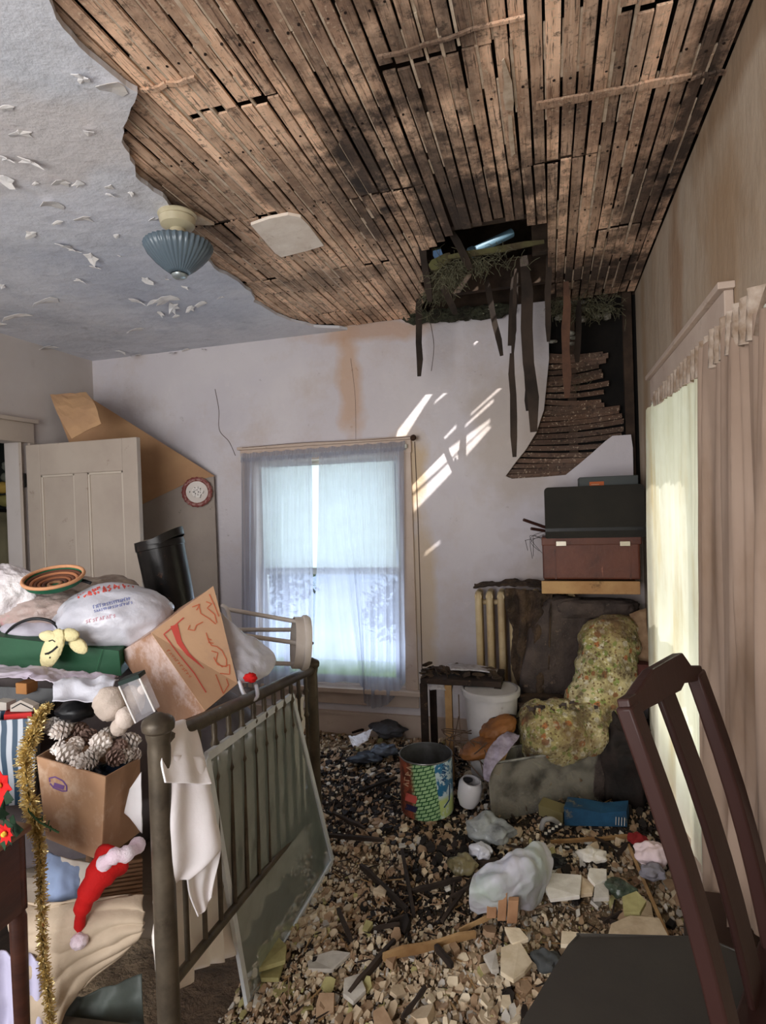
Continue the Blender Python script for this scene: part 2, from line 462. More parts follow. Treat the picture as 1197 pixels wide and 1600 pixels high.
# ---- exposed wall laths
def in_poly(x, z, poly):
    c = False; n = len(poly)
    for i in range(n):
        x1, z1 = poly[i]; x2, z2 = poly[(i+1) % n]
        if (z1 > z) != (z2 > z) and x < (x2-x1)*(z-z1)/(z2-z1)+x1: c = not c
    return c
cz0 = min(p.z for p in corner); cz1 = ZC+0.05
z = cz0-0.04; k = 0
lath_w = []
def xl_at(zz):
    best = 0.3
    pts = corner[:9]
    for a, b in zip(pts[:-1], pts[1:]):
        if min(a.z, b.z) <= zz <= max(a.z, b.z)+1e-6:
            t = (zz-a.z)/((b.z-a.z) or 1); best = a.x+(b.x-a.x)*t; break
    else: best = corner[0].x if zz > corner[0].z else corner[6].x
    return best
topz = by(880, 548).z
while z < topz:
    x0 = xl_at(z)-rnd(0.01, 0.05); x1 = rnd(0.30, 0.36) if z > by(900, 640).z else XR-rnd(0.08, 0.11)
    if z < by(900, 690).z: x1 = XR-0.06
    tilt = 0.02*math.sin(k*0.7)+rnd(-0.012, 0.012)
    mb = MB(); n = 6; P = []
    w = rnd(0.026, 0.031)
    for side in (0, 1):
        for j in range(n):
            u = j/(n-1); xx = x0+(x1-x0)*u
            zz = z+tilt*u-0.012*math.sin(PI*u)+(w if side else 0)
            P.append((xx, YB+0.034+0.006*math.sin(k*1.3+u*4), zz))
    fr = [Vector(p) for p in P]; bk = [p+V(0, 0.007, 0) for p in fr]
    vs = fr+bk; fs = []
    for j in range(n-1):
        fs += [(j, j+1, n+j+1, n+j), (2*n+j, 3*n+j, 3*n+j+1, 2*n+j+1), (j, 2*n+j, 2*n+j+1, j+1), (n+j, n+j+1, 3*n+j+1, 3*n+j)]
    fs += [(0, n, 3*n, 2*n), (n-1, 3*n-1, 4*n-1, 2*n-1)]
    mb.add(vs, fs); mb.build('lath', mat_lathw, wall_back)
    z += rnd(0.033, 0.037); k += 1
# studs and dark cavity in the corner
for xx in (0.12, 0.44):
    mb = MB(); mb.box((xx, YB+0.045, 0.6), (xx+0.05, YB+0.088, 3.2)); mb.build('stud', mat_joist, wall_back)

# ---- right wall with window hole
ry0, ry1 = 1.96, 3.02
rz0, rz1 = 0.30, onX(1060, 592, XR).z
outer = [V(XR, YF, 0), V(XR, YB+0.03, 0), V(XR, YB+0.03, ZC+0.03), V(XR, YF, ZC+0.03)]
hole_r = [V(XR, ry0, rz0), V(XR, ry1, rz0), V(XR, ry1, rz1), V(XR, ry0, rz1)]
mb = MB(); mb.prism(outer, (0.03, 0, 0), [hole_r]); wall_right = struct(mb.build('wall_right', mat_wallr))
mb = MB(); mb.prism([p+V(0.09, 0, 0.0) for p in [V(XR, YF, -0.1), V(XR, YB+0.2, -0.1), V(XR, YB+0.2, 3.3), V(XR, YF, 3.3)]], (0.05, 0, 0), [[p+V(0.09, 0, 0) for p in hole_r]])
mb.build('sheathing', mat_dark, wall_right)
mb = MB()
for a, b in ((0, 1), (1, 2), (2, 3), (3, 0)):
    p, q = hole_r[a], hole_r[b]
    mb.add([p, q, q+V(.14, 0, 0), p+V(.14, 0, 0)], [(0, 1, 2, 3)])
mb.build('reveal', mat_trim, wall_right, solid=0.004)

# ---- left wall with doorway
dy0, dy1 = 2.30, 3.02
dz1 = onX(20, 690, XL).z
outer = [V(XL, YF, 0), V(XL, YB+0.03, 0), V(XL, YB+0.03, ZC+0.03), V(XL, YF, ZC+0.03)]
# ------- doorway reaches the floor: cut as a notch
poly = [V(XL, YF, 0), V(XL, dy0, 0), V(XL, dy0, dz1), V(XL, dy1, dz1), V(XL, dy1, 0), V(XL, YB+0.03, 0), V(XL, YB+0.03, ZC+0.03), V(XL, YF, ZC+0.03)]
mb = MB(); mb.prism(poly, (-0.12, 0, 0)); wall_left = struct(mb.build('wall_left', mat_walll))
mb = MB()
mb.box((XL-1.25, 1.6, 0), (XL-1.2, YB+0.1, ZC)); mb.box((XL-1.2, 1.55, 0), (XL-0.12, 1.6, ZC)); mb.box((XL-1.2, YB, 0), (XL-0.12, YB+0.05, ZC))
mb.box((XL-1.25, 1.55, ZC), (XL-0.12, YB+0.1, ZC+0.05))
struct(mb.build('wall_closet', M('closet_wall', (92, 98, 92), (70, 76, 74), scale=2)))

# ---- unseen wall behind the camera, two openings added for the fill light
mb = MB(); h3 = []
for a in (-2.75, -1.45):
    h3.append([V(a, YF, 0.5), V(a+1.2, YF, 0.5), V(a+1.2, YF, 2.4), V(a, YF, 2.4)])
mb.prism([V(XL-0.2, YF, 0), V(XR+0.15, YF, 0), V(XR+0.15, YF, ZC), V(XL-0.2, YF, ZC)], (0, -0.1, 0), h3)
struct(mb.build('wall_front', mat_walll))

# ---- ceiling: plaster on the left, bare laths to the right
cz = lambda px, py: onZ(px, py, ZC)
edge = [(52, -60), (65, -10), (88, 30), (112, 58), (150, 96), (182, 122), (215, 145), (205, 168), (192, 200), (190, 222), (203, 250), (212, 276),
        (240, 300), (262, 318), (290, 352), (318, 400), (342, 425), (372, 440), (392, 456), (396, 472), (425, 488), (455, 502), (490, 511), (530, 513)]
ep = [cz(*p) for p in edge]
ep2 = []
for a, b in zip(ep[:-1], ep[1:]):
    for j in range(3):
        p = a.lerp(b, j/3)
        if j: p += V(noise.noise(p*9)*0.02, noise.noise(p*9+V(5, 0, 0))*0.02, 0)
        ep2.append(p)
ep2.append(ep[-1])
pl = [V(XL-0.1, YF, ZC), V(ep2[0].x, YF, ZC)]+ep2+[V(ep2[-1].x+0.05, YB+0.02, ZC), V(XL-0.1, YB+0.02, ZC)]
mb = MB(); mb.prism(pl, (0, 0, 0.018)); ceiling = struct(mb.build('ceiling', mat_ceil))
cpoly = [(p.x, p.y) for p in pl]
hole_px = [(664, 392), (690, 372), (735, 352), (790, 345), (856, 345), (858, 455), (880, 470), (935, 468), (985, 505), (1003, 520), (1000, 640), (640, 640), (640, 505), (664, 468)]
ZL = ZC+0.022
hpoly = []
for q in hole_px:
    p = onZ(q[0], min(q[1], 520), ZL) if q[1] < 600 else None
    if p is None: p = V(XR+0.1 if q[0] > 900 else onZ(640, 505, ZL).x, YB+0.3, ZL)
    hpoly.append((p.x, min(p.y, YB+0.3)))
x = XR-0.03; ci = 0
lcount = 0
pitch = 0.0435
lmesh_cache = {}
while x > -1.98:
    # staggered butt joints in groups of laths
    grp = ci//7
    off = (grp*0.61) % 1.22
    cuts = []
    y = 0.35-off
    while y < YB: cuts.append(y); y += 1.22
    cuts.append(YB-0.005)
    for a, b in zip(cuts[:-1], cuts[1:]):
        a = max(a, 0.35)
        if b-a < 0.08: continue
        # runs outside the plaster and the hole
        n = max(4, int((b-a)/0.02)); run = []
        segs = []
        for j in range(n+1):
            yy = a+(b-a)*j/n
            ok = not in_poly(x, yy, hpoly) and (not in_poly(x-0.06, yy-0.05, cpoly) or not in_poly(x-0.06, yy+0.05, cpoly) or not in_poly(x+0.03, yy, cpoly))
            if ok: run.append(yy)
            if (not ok or j == n) and run:
                if run[-1]-run[0] > 0.05: segs.append((run[0], run[-1]))
                run = []
        for s0, s1 in segs:
            w = rnd(0.0335, 0.0375); sk = rnd(-0.003, 0.003); dz = rnd(0, 0.003)
            e0 = rnd(0.002, 0.02); e1 = rnd(-0.02, -0.002)
            near_hole = in_poly(x, s1+0.06, hpoly) or in_poly(x, s0-0.06, hpoly)
            sag = rnd(0.0, 0.03) if near_hole else 0
            mb = MB(); m_ = 5; vs = []
            for j in range(m_):
                u = j/(m_-1); yy = s0+e0+(s1+e1-s0-e0)*u
                zz = ZL+dz-(sag*u*u if in_poly(x, s1+0.06, hpoly) else 0)+0.003*math.sin(ci+u*5)
                xx = x+sk*(u-0.5)*2+0.0025*noise.noise(Vector((ci*3.1, yy*5, 0)))
                vs += [V(xx-w/2, yy, zz), V(xx+w/2, yy, zz), V(xx+w/2, yy, zz+0.007), V(xx-w/2, yy, zz+0.007)]
            fs = []
            for j in range(m_-1):
                for q in range(4):
                    q2 = (q+1) % 4; fs.append((j*4+q, j*4+q2, (j+1)*4+q2, (j+1)*4+q))
            fs += [(3, 2, 1, 0), (m_*4-4, m_*4-3, m_*4-2, m_*4-1)]
            mb.add(vs, fs); mb.build('lath', mat_lath, ceiling); lcount += 1
    x -= pitch*rnd(0.97, 1.03); ci += 1
print('ceiling laths', lcount)
# old plaster keys left squeezed in the gaps (pale lines between the laths)
mat_key = M('plaster_key', (206, 188, 168), (170, 146, 124), scale=20, rough=0.9)
mb = MB()
for i in range(620):
    x = XR-0.03-pitch*(random.randint(0, 56)+0.5); y = rnd(0.9, 3.4); L = rnd(0.06, 0.34)
    if in_poly(x, y, hpoly) or in_poly(x, y+L, hpoly): continue
    if i % 3: 
        if noise.noise(V(x*1.2, y*1.2, 9)) < -0.05: continue
    mb.obox((x, y+L/2, ZL+rnd(0.005, 0.009)), (rnd(0.002, 0.006), 0, 0), (0, L/2, 0), (0, 0, 0.003))
stuff(mb.build('plaster_key', mat_key, ceiling))
# nail heads and wormy spots
mb = MB()
for yy in [0.55+0.406*i for i in range(8)]:
    for i in range(56):
        x = XR-0.03-pitch*i+rnd(-.01, .01); y = yy+rnd(-0.015, 0.015)
        if in_poly(x, y, hpoly): continue
        mb.lathe([(0.0001, -0.001), (0.004, -0.001), (0.004, 0.002)], (x, y, ZL+0.0005), n=6)
stuff(mb.build('nail_head', M('rusty_nail', (38, 26, 20), rough=0.9, bump=0), ceiling))
# joists above
for i in range(9):
    y = 0.55+0.406*i
    mb = MB()
    a, b = -2.2, XR+0.1
    if y > 2.6 and y < 3.3:
        mb.box((a, y-0.02, ZL+0.012), (onZ(664, 400, ZL).x, y+0.02, ZL+0.17))
        if y > 2.9: mb.box((-0.05, y-0.02, ZL+0.012), (b, y+0.02, ZL+0.17))
    else: mb.box((a, y-0.02, ZL+0.012), (b, y+0.02, ZL+0.17))
    mb.build('joist', mat_joist, ceiling)
# battens under the laths (the raised rails in the photograph)
def ribbon_batten(p, q, w=0.03, m=mat_lath):
    mb = MB(); a = onZ(*p, ZL-0.004); b = onZ(*q, ZL-0.004)
    pts = [a.lerp(b, i/6)+V(0, rnd(-.006, .006), 0) for i in range(7)]
    for s, e in zip(pts[:-1], pts[1:]): mb.bar(s, e, w*rnd(.7, 1.1), 0.007)
    mb.build('batten', m, ceiling)
ribbon_batten((838, 166), (1080, 120)); ribbon_batten((1075, 122), (1140, 112), 0.015)
ribbon_batten((218, 142), (306, 122), 0.016); ribbon_batten((590, 90), (820, 24), 0.010)
# floor of the attic above the joists, opened over the hole, and the roof
attic_hole = [onZ(655, 395, 2.95), onZ(760, 335, 2.95), onZ(900, 345, 2.95)]
mb = MB()
hx0 = onZ(664, 400, ZL).x-0.05
hy0 = onZ(760, 345, ZL).y-0.02
mb.prism([V(-2.6, 0.0, 2.93), V(XR+0.2, 0.0, 2.93), V(XR+0.2, YB+.14, 2.93), V(-2.6, YB+.14, 2.93)], (0, 0, 0.02),
         [[V(hx0, hy0, 2.93), V(0.42, hy0, 2.93), V(0.42, YB+0.02, 2.93), V(hx0, YB+0.02, 2.93)]])
mb.box((-4.7, YF-.1, 2.93), (-2.6, YB+.14, 2.95)); mb.box((-2.6, YF-.1, 2.93), (XR+.2, 0, 2.95))
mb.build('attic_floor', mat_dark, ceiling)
# ---- roof with the slits the sun comes through
ZR = 3.75
def back(px, py): # from a sunlit spot on the back wall up the sun ray to the roof
    p = onY(px, py, YB); return p-SUN*((p.z-ZR)/SUN.z)
slit_px = [[(645, 770), (642, 752), (700, 702), (765, 655), (766, 660), (705, 716)],
           [(647, 800), (645, 776), (672, 752), (710, 715), (762, 665), (768, 668), (700, 745)],
           [(618, 686), (622, 672), (655, 630), (688, 588), (692, 592), (660, 640), (634, 682)],
           [(690, 692), (692, 686), (712, 664), (714, 668)],
           [(735, 650), (736, 646), (786, 600), (788, 604)],
           [(727, 668), (727, 664), (770, 624), (772, 628)],
           [(664, 868), (664, 864), (687, 845), (688, 849)],
           [(741, 540), (740, 534), (765, 512), (768, 517)],
           [(678, 632), (680, 627), (700, 608), (702, 612)]]
holes = [[back(*q) for q in s] for s in slit_px]
mb = MB()
mb.prism([V(-4.9, YF-0.3, ZR), V(XR+0.45, YF-0.3, ZR), V(XR+0.45, YB+0.5, ZR), V(-4.9, YB+0.5, ZR)], (0, 0, 0.002), holes)
roof = struct(mb.build('roof', mat_joist))
mb = MB()
sky_gap = [onY(q[0], q[1], YB+.16) for q in ((663, 392), (688, 386), (694, 404), (684, 430), (664, 436))]; mb.prism([V(-4.9, YB+.16, 2.6), V(XR+.2, YB+.16, 2.6), V(XR+.2, YB+.16, ZR), V(-4.9, YB+.16, ZR)], (0, .03, 0), [sky_gap]); mb.box((XR+0.16, YF-0.3, 2.6), (XR+0.19, YB+0.19, ZR))
mb.box((-4.9, YF-0.13, 2.6), (XR+0.2, YF-0.1, ZR)); mb.box((-4.9, YF-0.13, 0), (-4.87, YB+0.19, ZR))
struct(mb.build('wall_attic', mat_joist))

# ---- windows
def glassmat():
    t = NT('window_glass'); b = t.b
    b.inputs['Base Color'].default_value = (0.9, 0.96, 0.95, 1); b.inputs['Roughness'].default_value = 0.03
    tr = t.new('BsdfTransparent'); gl = t.new('BsdfGlossy'); gl.inputs['Roughness'].default_value = 0.02
    mx = t.new('MixShader'); mx.inputs[0].default_value = 0.06
    t.link(tr.outputs[0], mx.inputs[1]); t.link(gl.outputs[0], mx.inputs[2]); t.link(mx.outputs[0], t.out.inputs[0])
    return t.m
mat_glass = glassmat()
def clothmat(name, col, trans=0.5, clear=0.3, noise_c=None, sc=30, rough=0.9, stain=None):
    t = NT(name)
    vec = t.coords(False, (1, 1, 1), rand=False)
    c = t.mix(t.noise(vec, 3, lo=0.3, hi=0.7), lin(col), lin(noise_c or col))
    if stain: c = t.mix(t.math('MULTIPLY', t.noise(t.coords(False, (1, 1, 0.35), rand=False), 4, detail=6, lo=0.5, hi=0.7), 0.7), c, lin(stain))
    di = t.new('BsdfDiffuse'); tl = t.new('BsdfTranslucent'); tp = t.new('BsdfTransparent')
    t.link(c, di.inputs['Color']); t.link(c, tl.inputs['Color'])
    m1 = t.new('MixShader'); m1.inputs[0].default_value = trans
    t.link(di.outputs[0], m1.inputs[1]); t.link(tl.outputs[0], m1.inputs[2])
    m2 = t.new('MixShader'); m2.inputs[0].default_value = clear
    t.link(m1.outputs[0], m2.inputs[1]); t.link(tp.outputs[0], m2.inputs[2]); t.link(m2.outputs[0], t.out.inputs[0])
    return t.m
def window(name, p00, ex, n, w, h, zmid, T):
    """p00 lower left corner of hole, ex horizontal unit, n inward (to room) unit"""
    win = struct(bpy.data.objects.new(name, None)); COL.objects.link(win); win.location = p00; WORLDLOC[win.name] = Vector(p00)
    p00 = Vector(p00); up = V(0, 0, 1)
    def bx(nm, x0, x1, z0, z1, d0, d1, mat, par):
        mb = MB(); c = p00+ex*((x0+x1)/2)+up*((z0+z1)/2)+n*((d0+d1)/2)
        mb.obox(c, ex*(x1-x0)/2, up*(z1-z0)/2, n*(d1-d0)/2); return mb.build(nm, mat, par, bevel=0.003)
    c = T
    bx('casing', -c, 0, -0.02, h+c, 0, 0.022, mat_trim, win); bx('casing', w, w+c, -0.02, h+c, 0, 0.022, mat_trim, win)
    bx('casing', -c-0.005, w+c+0.005, h, h+c, 0.001, 0.026, mat_trim, win)
    bx('head_cap', -c-0.02, w+c+0.02, h+c, h+c+0.02, 0, 0.045, mat_trim, win)
    bx('sill', -c-0.03, w+c+0.03, -0.03, 0, -0.06, 0.07, mat_trim, win)
    bx('apron', -c, w+c, -0.12, -0.03, 0, 0.018, mat_trim, win)
    for nm, z0, z1, d in (('upper_sash', zmid-0.02, h, -0.10), ('lower_sash', 0, zmid+0.02, -0.065)):
        f = 0.045
        mb = MB()
        for x0, x1, a, b in ((0, f, z0, z1), (w-f, w, z0, z1), (f, w-f, z0, z0+f), (f, w-f, z1-f, z1)):
            mb.obox(p00+ex*((x0+x1)/2)+up*((a+b)/2)+n*d, ex*(x1-x0)/2, up*(b-a)/2, n*0.016)
        s = mb.build(nm, mat_sash, win)
        mb = MB(); mb.obox(p00+ex*(w/2)+up*((z0+z1)/2)+n*d, ex*(w/2-f), up*((z1-z0)/2-f), n*0.002); mb.build('pane', mat_glass, s)
    return win
zm = onY(500, 893, YB).z-wz0
win1 = window('window_1', V(wx0, YB, wz0), V(1, 0, 0), V(0, -1, 0), wx1-wx0, wz1-wz0, zm, 0.085)
win2 = window('window_2', V(XR, ry1, rz0), V(0, -1, 0), V(-1, 0, 0), ry1-ry0, rz1-rz0, 0.85, 0.10)
mb = MB(); mb.lathe([(0.001, -0.02), (0.014, -0.018), (0.02, -0.004), (0.014, 0.012), (0.001, 0.018)], onY(646, 684, YB-0.06), axis=(0, 1, 0), n=14)
mb.tube([onY(646, 684, YB-0.05), onY(646, 684, YB)], 0.007)
tag(mb.build('curtain_hook', M('rusty_iron', (60, 40, 28), rough=0.7, metal=0.5), smooth=40), 'small rusty knob at the upper right corner of back window casing', 'hook')

# roller shade inside the upper sash
mat_shade = clothmat('shade_cloth', (214, 220, 208), 0.6, 0.08)
sh = thing('roller_shade', (0.5*(wx0+wx1), YB+0.04, wz1), 'pale roller shade drawn half down behind the sheer curtains of back window', 'window shade')
mb = MB(); mb.tube([(wx0+0.03, YB+0.03, wz1-0.03), (wx1-0.03, YB+0.03, wz1-0.03)], 0.014, n=12); mb.build('roller', mat_sash, sh, smooth=40)
mb = MB(); mb.grid([[V(wx0+0.04, YB+0.028, wz1-0.02), V(wx1-0.04, YB+0.028, wz1-0.02)], [V(wx0+0.04, YB+0.024, wz0+zm+0.02), V(wx1-0.04, YB+0.024, wz0+zm+0.02)]])
mb.build('shade_sheet', mat_shade, sh)
mb = MB(); mb.box((wx0+0.04, YB+0.018, wz0+zm), (wx1-0.04, YB+0.03, wz0+zm+0.024)); mb.build('hem_bar', mat_sash, sh)

# curtains: gathered sheers
mat_sheer = clothmat('sheer_white', (196, 198, 212), 0.55, 0.34, (182, 182, 192))
mat_sheer2 = clothmat('sheer_old', (206, 206, 196), 0.5, 0.0, (190, 188, 172), stain=(176, 158, 118))
def curtain(name, label, top, bot, nf, depth, nrm, mat, wid=90, hgt=34, seed=0, group=None, gather=None):
    """top/bot: lists of world points along heading and hem"""
    T = interp([Vector(p) for p in top], wid); B = interp([Vector(p) for p in bot], wid)
    P = []
    for i in range(hgt):
        v = i/(hgt-1); row = []
        for j in range(wid):
            u = j/(wid-1)
            uu = u
            if gather: uu = gather(u, v)
            a = T[min(int(uu*(wid-1)), wid-1)]; 
            k = uu*(wid-1); k0 = min(int(k), wid-2); fr = k-k0
            a = T[k0].lerp(T[k0+1], fr); b = B[k0].lerp(B[k0+1], fr)
            p = a.lerp(b, v)
            ph = 2*PI*nf*u+1.2*noise.noise(V(u*7+seed, v*1.5, 0))*2
            amp = depth*(0.35+0.65*v**0.5)*(0.7+0.6*noise.noise(V(u*11, seed, v)))
            fine = 0.18*depth*math.sin(ph*3.1+1)*(1-0.7*v)
            row.append(p+nrm*(amp*(math.sin(ph)+1)*0.5+fine+depth*0.2))
        P.append(row)
    mb = MB(); mb.grid(P)
    o = mb.build(name, mat, smooth=180)
    return tag(o, label, 'curtain', group)
yc = YB-0.045
n_ = V(0, -1, 0)
rod = [onY(378, 716, yc), onY(634, 697, yc)]
curtain('sheer_curtain', 'left sheer white curtain of the back window, hanging straight beside the door side', [onY(379, 716, yc), onY(430, 712, yc), onY(488, 709, yc)],
        [onY(381, 1075, yc), onY(430, 1072, yc), onY(492, 1068, yc)], 11, 0.035, n_, mat_sheer, seed=1)
curtain('sheer_curtain', 'right sheer white curtain of the back window, its outer corner dragging below the sill', [onY(500, 708, yc), onY(565, 703, yc), onY(632, 698, yc)],
        [onY(491, 1065, yc), onY(562, 1067, yc), onY(574, 1100, yc), onY(605, 1100, yc), onY(634, 1066, yc)], 12, 0.035, n_, mat_sheer, wid=110, seed=4)
cr_ = thing('curtain_rod', (rod[0]+rod[1])/2, 'thin curtain rod with sheer curtains across the top of back window', 'curtain rod')
mb = MB(); mb.tube([rod[0], rod[1]], 0.006, n=8); mb.build('rod', mat_sash, cr_, smooth=40)
for e in rod:
    mb = MB(); mb.box(e-V(0.008, 0.01, 0.012), V(e.x+0.008, YB-0.02, e.z+0.012)); mb.build('bracket', mat_sash, cr_)
# ruffled heading
mb = MB(); P = []
for r_, dz in ((0, 0.03), (1, 0.0), (2, -0.03)):
    row = []
    for j in range(260):
        u = j/259; p = rod[0].lerp(rod[1], u); row.append(p+V(0, -0.012-0.008*math.sin(u*330+r_), dz+0.004*math.sin(u*90)))
    P.append(row)
mb.grid(P); mb.build('heading', mat_sheer, cr_, smooth=180)

# right window curtains
xc = XR-0.05; nx = V(-1, 0, 0)
def rx(px, py): return onX(px, py, xc)
curtain('side_curtain', 'tall yellowed translucent curtain glowing in the right wall window', [rx(1013, 640), rx(1060, 596), rx(1106, 554)],
        [V(xc, rx(1013, 900).y, 0.12), V(xc, rx(1060, 900).y, 0.13), V(xc, rx(1108, 900).y, 0.12)], 5, 0.022, nx, mat_sheer2, seed=7, hgt=40)
mat_sheer3 = clothmat('curtain_dense', (172, 150, 134), 0.12, 0.0, (154, 132, 116), stain=(132, 106, 84))
curtain('side_curtain', 'dense tan stained curtain gathered at the near end of the right wall window', [rx(1104, 548), rx(1140, 512), rx(1176, 496), rx(1230, 470)],
        [V(xc, rx(1100, 900).y, 0.2), V(xc, rx(1140, 900).y, 0.36), V(xc, rx(1176, 900).y, 0.5), V(xc, rx(1230, 900).y, 0.6)], 2.6, 0.045, nx, mat_sheer3, seed=12, hgt=40)
r2 = thing('curtain_rod', rx(1100, 560), 'bowed curtain rod with ruffled heading over the right wall window', 'curtain rod')
a, b = rx(1020, 630), rx(1200, 478)
mb = MB(); mb.tube([a, b], 0.007, n=8); mb.tube([a, V(XR, a.y, a.z)], 0.006, n=8); mb.build('rod', mat_sash, r2, smooth=40)
P = []
for r_, dz in ((0, 0.045), (1, 0.02), (2, -0.015), (3, -0.05)):
    row = []
    for j in range(200):
        u = j/199; p = a.lerp(b, 0.08+0.92*u); row.append(p+V(-0.012-0.012*math.sin(u*150+r_*0.7)*(0.5+u), 0, dz*(0.6+0.6*u)+0.012*noise.noise(V(u*20, r_, 0))))
    P.append(row)
mb = MB(); mb.grid(P); mb.build('heading', M('heading_cloth', (186, 170, 156), (140, 118, 98), scale=20), r2, smooth=180)

# ---- garden seen through the glass
mat_grass = M('lawn', (96, 128, 66), (70, 104, 50), scale=3, pos=True, bump=0.5)
mb = MB(); mb.box((-14, -8, -0.62), (14, 22, -0.55)); struct(mb.build('ground', mat_grass))
mat_leaf = M('garden_leaves', (104, 140, 76), (60, 96, 44), scale=4, rough=0.6, bump=0.8, bscale=20, bdist=0.05)
for i, (x, y, r, lab) in enumerate([(-4.6, 10.5, 1.4, 'round green tree left outside the back window'), (-0.2, 10.6, 1.6, 'broad green tree right outside the back window'), (5.5, 6.0, 1.6, 'green tree outside the right wall window')]):
    t = thing('garden_tree', (x, y, -0.55), lab, 'tree')
    mb = MB(); mb.tube([(x, y, -0.55), (x+.1, y, 0.6), (x, y, 1.6)], [0.14, 0.1, 0.07]); mb.build('trunk', mat_joist, t, smooth=60)
    mb = MB()
    for k in range(9): 
        c = V(x+rnd(-.6, .6)*r, y+rnd(-.6, .6)*r, 0.3+r*0.6+rnd(-.5, .5)*r)
        blob(mb, c, (r*.5, 0, 0), (0, r*.5, 0), (0, 0, r*.45), sub=3, amp=0.5, fs=4, seed=i*10+k)
    mb.build('foliage', mat_leaf, t)

hs_ = thing('pale_backdrop', (-2.5, 8.0, -.55), 'pale blue clapboard backdrop added for bright blue light outside the back window', 'backdrop')  # backdrop added to look bright blue in the sun, no house known
mt_h = M('pale_blue_boards', (168, 190, 222), (150, 176, 214), scale=3, bump=0)
for k in range(5):
    mb = MB(); z = -.55+k*.30; mb.add([V(-6.5, 7.6, z), V(1.5, 7.6, z), V(1.5, 7.602, z+.30), V(-6.5, 7.602, z+.30), V(-6.5, 7.7, z), V(1.5, 7.7, z), V(1.5, 7.7, z+.30), V(-6.5, 7.7, z+.30)], [(0, 1, 2, 3), (7, 6, 5, 4), (0, 4, 5, 1), (3, 2, 6, 7), (0, 3, 7, 4), (1, 5, 6, 2)]); mb.build('clapboard', mt_h, hs_)
for i, (x, y, z, r) in enumerate([(-2.9, 6.0, .75, .42), (-1.5, 5.6, .55, .36)]):
    t = thing('garden_shrub', (x, y, -.55), ['left', 'right'][i]+' green shrub close outside the back window', 'shrub')
    mb = MB(); mb.tube([(x, y, -.55), (x+.03, y, z)], .03); mb.build('stem', mat_joist, t)
    mb = MB()
    for k in range(420):
        d = V(random.gauss(0, 1), random.gauss(0, 1), random.gauss(0, 1)).normalized()*r*random.random()**.5; c = V(x, y, z)+d; a = V(rnd(-1, 1), rnd(-1, 1), rnd(-1, 1)).normalized(); b = a.cross(V(.3, .5, .8)).normalized()
        mb.add([c-a*.05, c+b*.028, c+a*.05, c-b*.028], [(0, 1, 2, 3)])
    stuff(mb.build('leaves', mat_leaf, t))
# ---- door leaf standing open and its casing
door = struct(bpy.data.objects.new('door_1', None)); COL.objects.link(door); door.location = (XL+0.02, 3.06, 0); WORLDLOC['door_1'] = V(XL+0.02, 3.06, 0)
dyy = 3.06
c0 = onY(62, 700, dyy); tl = onY(75, 694, dyy); tr = onY(216, 683, dyy); 
zt = (tl.z+tr.z)/2; x0d, x1d = XL+0.03, tr.x
mb = MB(); Wd = x1d-x0d
# stiles and rails
st = 0.11
pan = []
inner = Wd-2*st; mid = x0d+Wd/2
xs = [x0d, x0d+st, mid-0.05, mid+0.05, x1d-st, x1d]
zs = [0.015, 0.22, 0.78, 0.93, zt-0.2, zt]
for a, b in ((xs[0], xs[1]), (xs[4], xs[5])): mb.box((a, dyy-0.018, zs[0]), (b, dyy+0.018, zs[5]))
mb.box((xs[2], dyy-0.018, zs[1]), (xs[3], dyy+0.018, zs[4]))
for a, b in ((zs[0], zs[1]), (zs[2], zs[3]), (zs[4], zs[5])): mb.box((xs[1], dyy-0.0179, a), (xs[4], dyy+0.0179, b))
mb.build('leaf_frame', mat_door, door, bevel=0.004)
for a, b in ((xs[1], xs[2]), (xs[3], xs[4])):
    for c, d in ((zs[1], zs[2]), (zs[3], zs[4])):
        mb = MB(); mb.box((a, dyy-0.004, c), (b, dyy+0.004, d)); pnl = mb.build('panel', mat_door, door)
        mb = MB()
        for q in ((a, a+0.014, c, d), (b-0.014, b, c, d), (a, b, c, c+0.014), (a, b, d-0.014, d)):
            mb.box((q[0], dyy-0.013, q[2]), (q[1], dyy-0.003, q[3]))
        mb.build('moulding', M('door_mould', (196, 184, 170), rough=0.4) if 'door_mould' not in bpy.data.materials else bpy.data.materials['door_mould'], pnl, bevel=0.003)
for zz in (0.3, 1.75):
    mb = MB(); mb.tube([(XL+0.02, dyy-0.02, zz), (XL+0.02, dyy-0.02, zz+0.09)], 0.007); mb.build('hinge', mat_dark, door)
# casing round the doorway on the left wall
mb = MB()
mb.box((XL, dy1-0.005, 0), (XL+0.022, dy1+0.0, dz1)); 
mb.box((XL, dy0-0.1, dz1), (XL+0.024, dy1+0.10, dz1+0.13)); mb.box((XL, dy0-0.12, dz1+0.13), (XL+0.045, dy1+0.12, dz1+0.155))
mb.box((XL, dy0-0.1, 0), (XL+0.022, dy0, dz1))
struct(mb.build('trim_1', mat_door, bevel=0.003))
mb = MB(); mb.box((XL, 3.085, 0), (XL+0.02, 3.16, dz1)); struct(mb.build('trim_2', mat_door, bevel=0.003))
# baseboards
mb = MB(); mb.box((XL, YB-0.018, 0), (XR, YB, 0.17)); mb.box((XL, YB-0.024, 0.17), (XR, YB, 0.19)); struct(mb.build('baseboard_back', mat_trim))
mb = MB(); mb.box((XR-0.018, YF, 0), (XR, YB, 0.17)); struct(mb.build('baseboard_right', mat_trim))
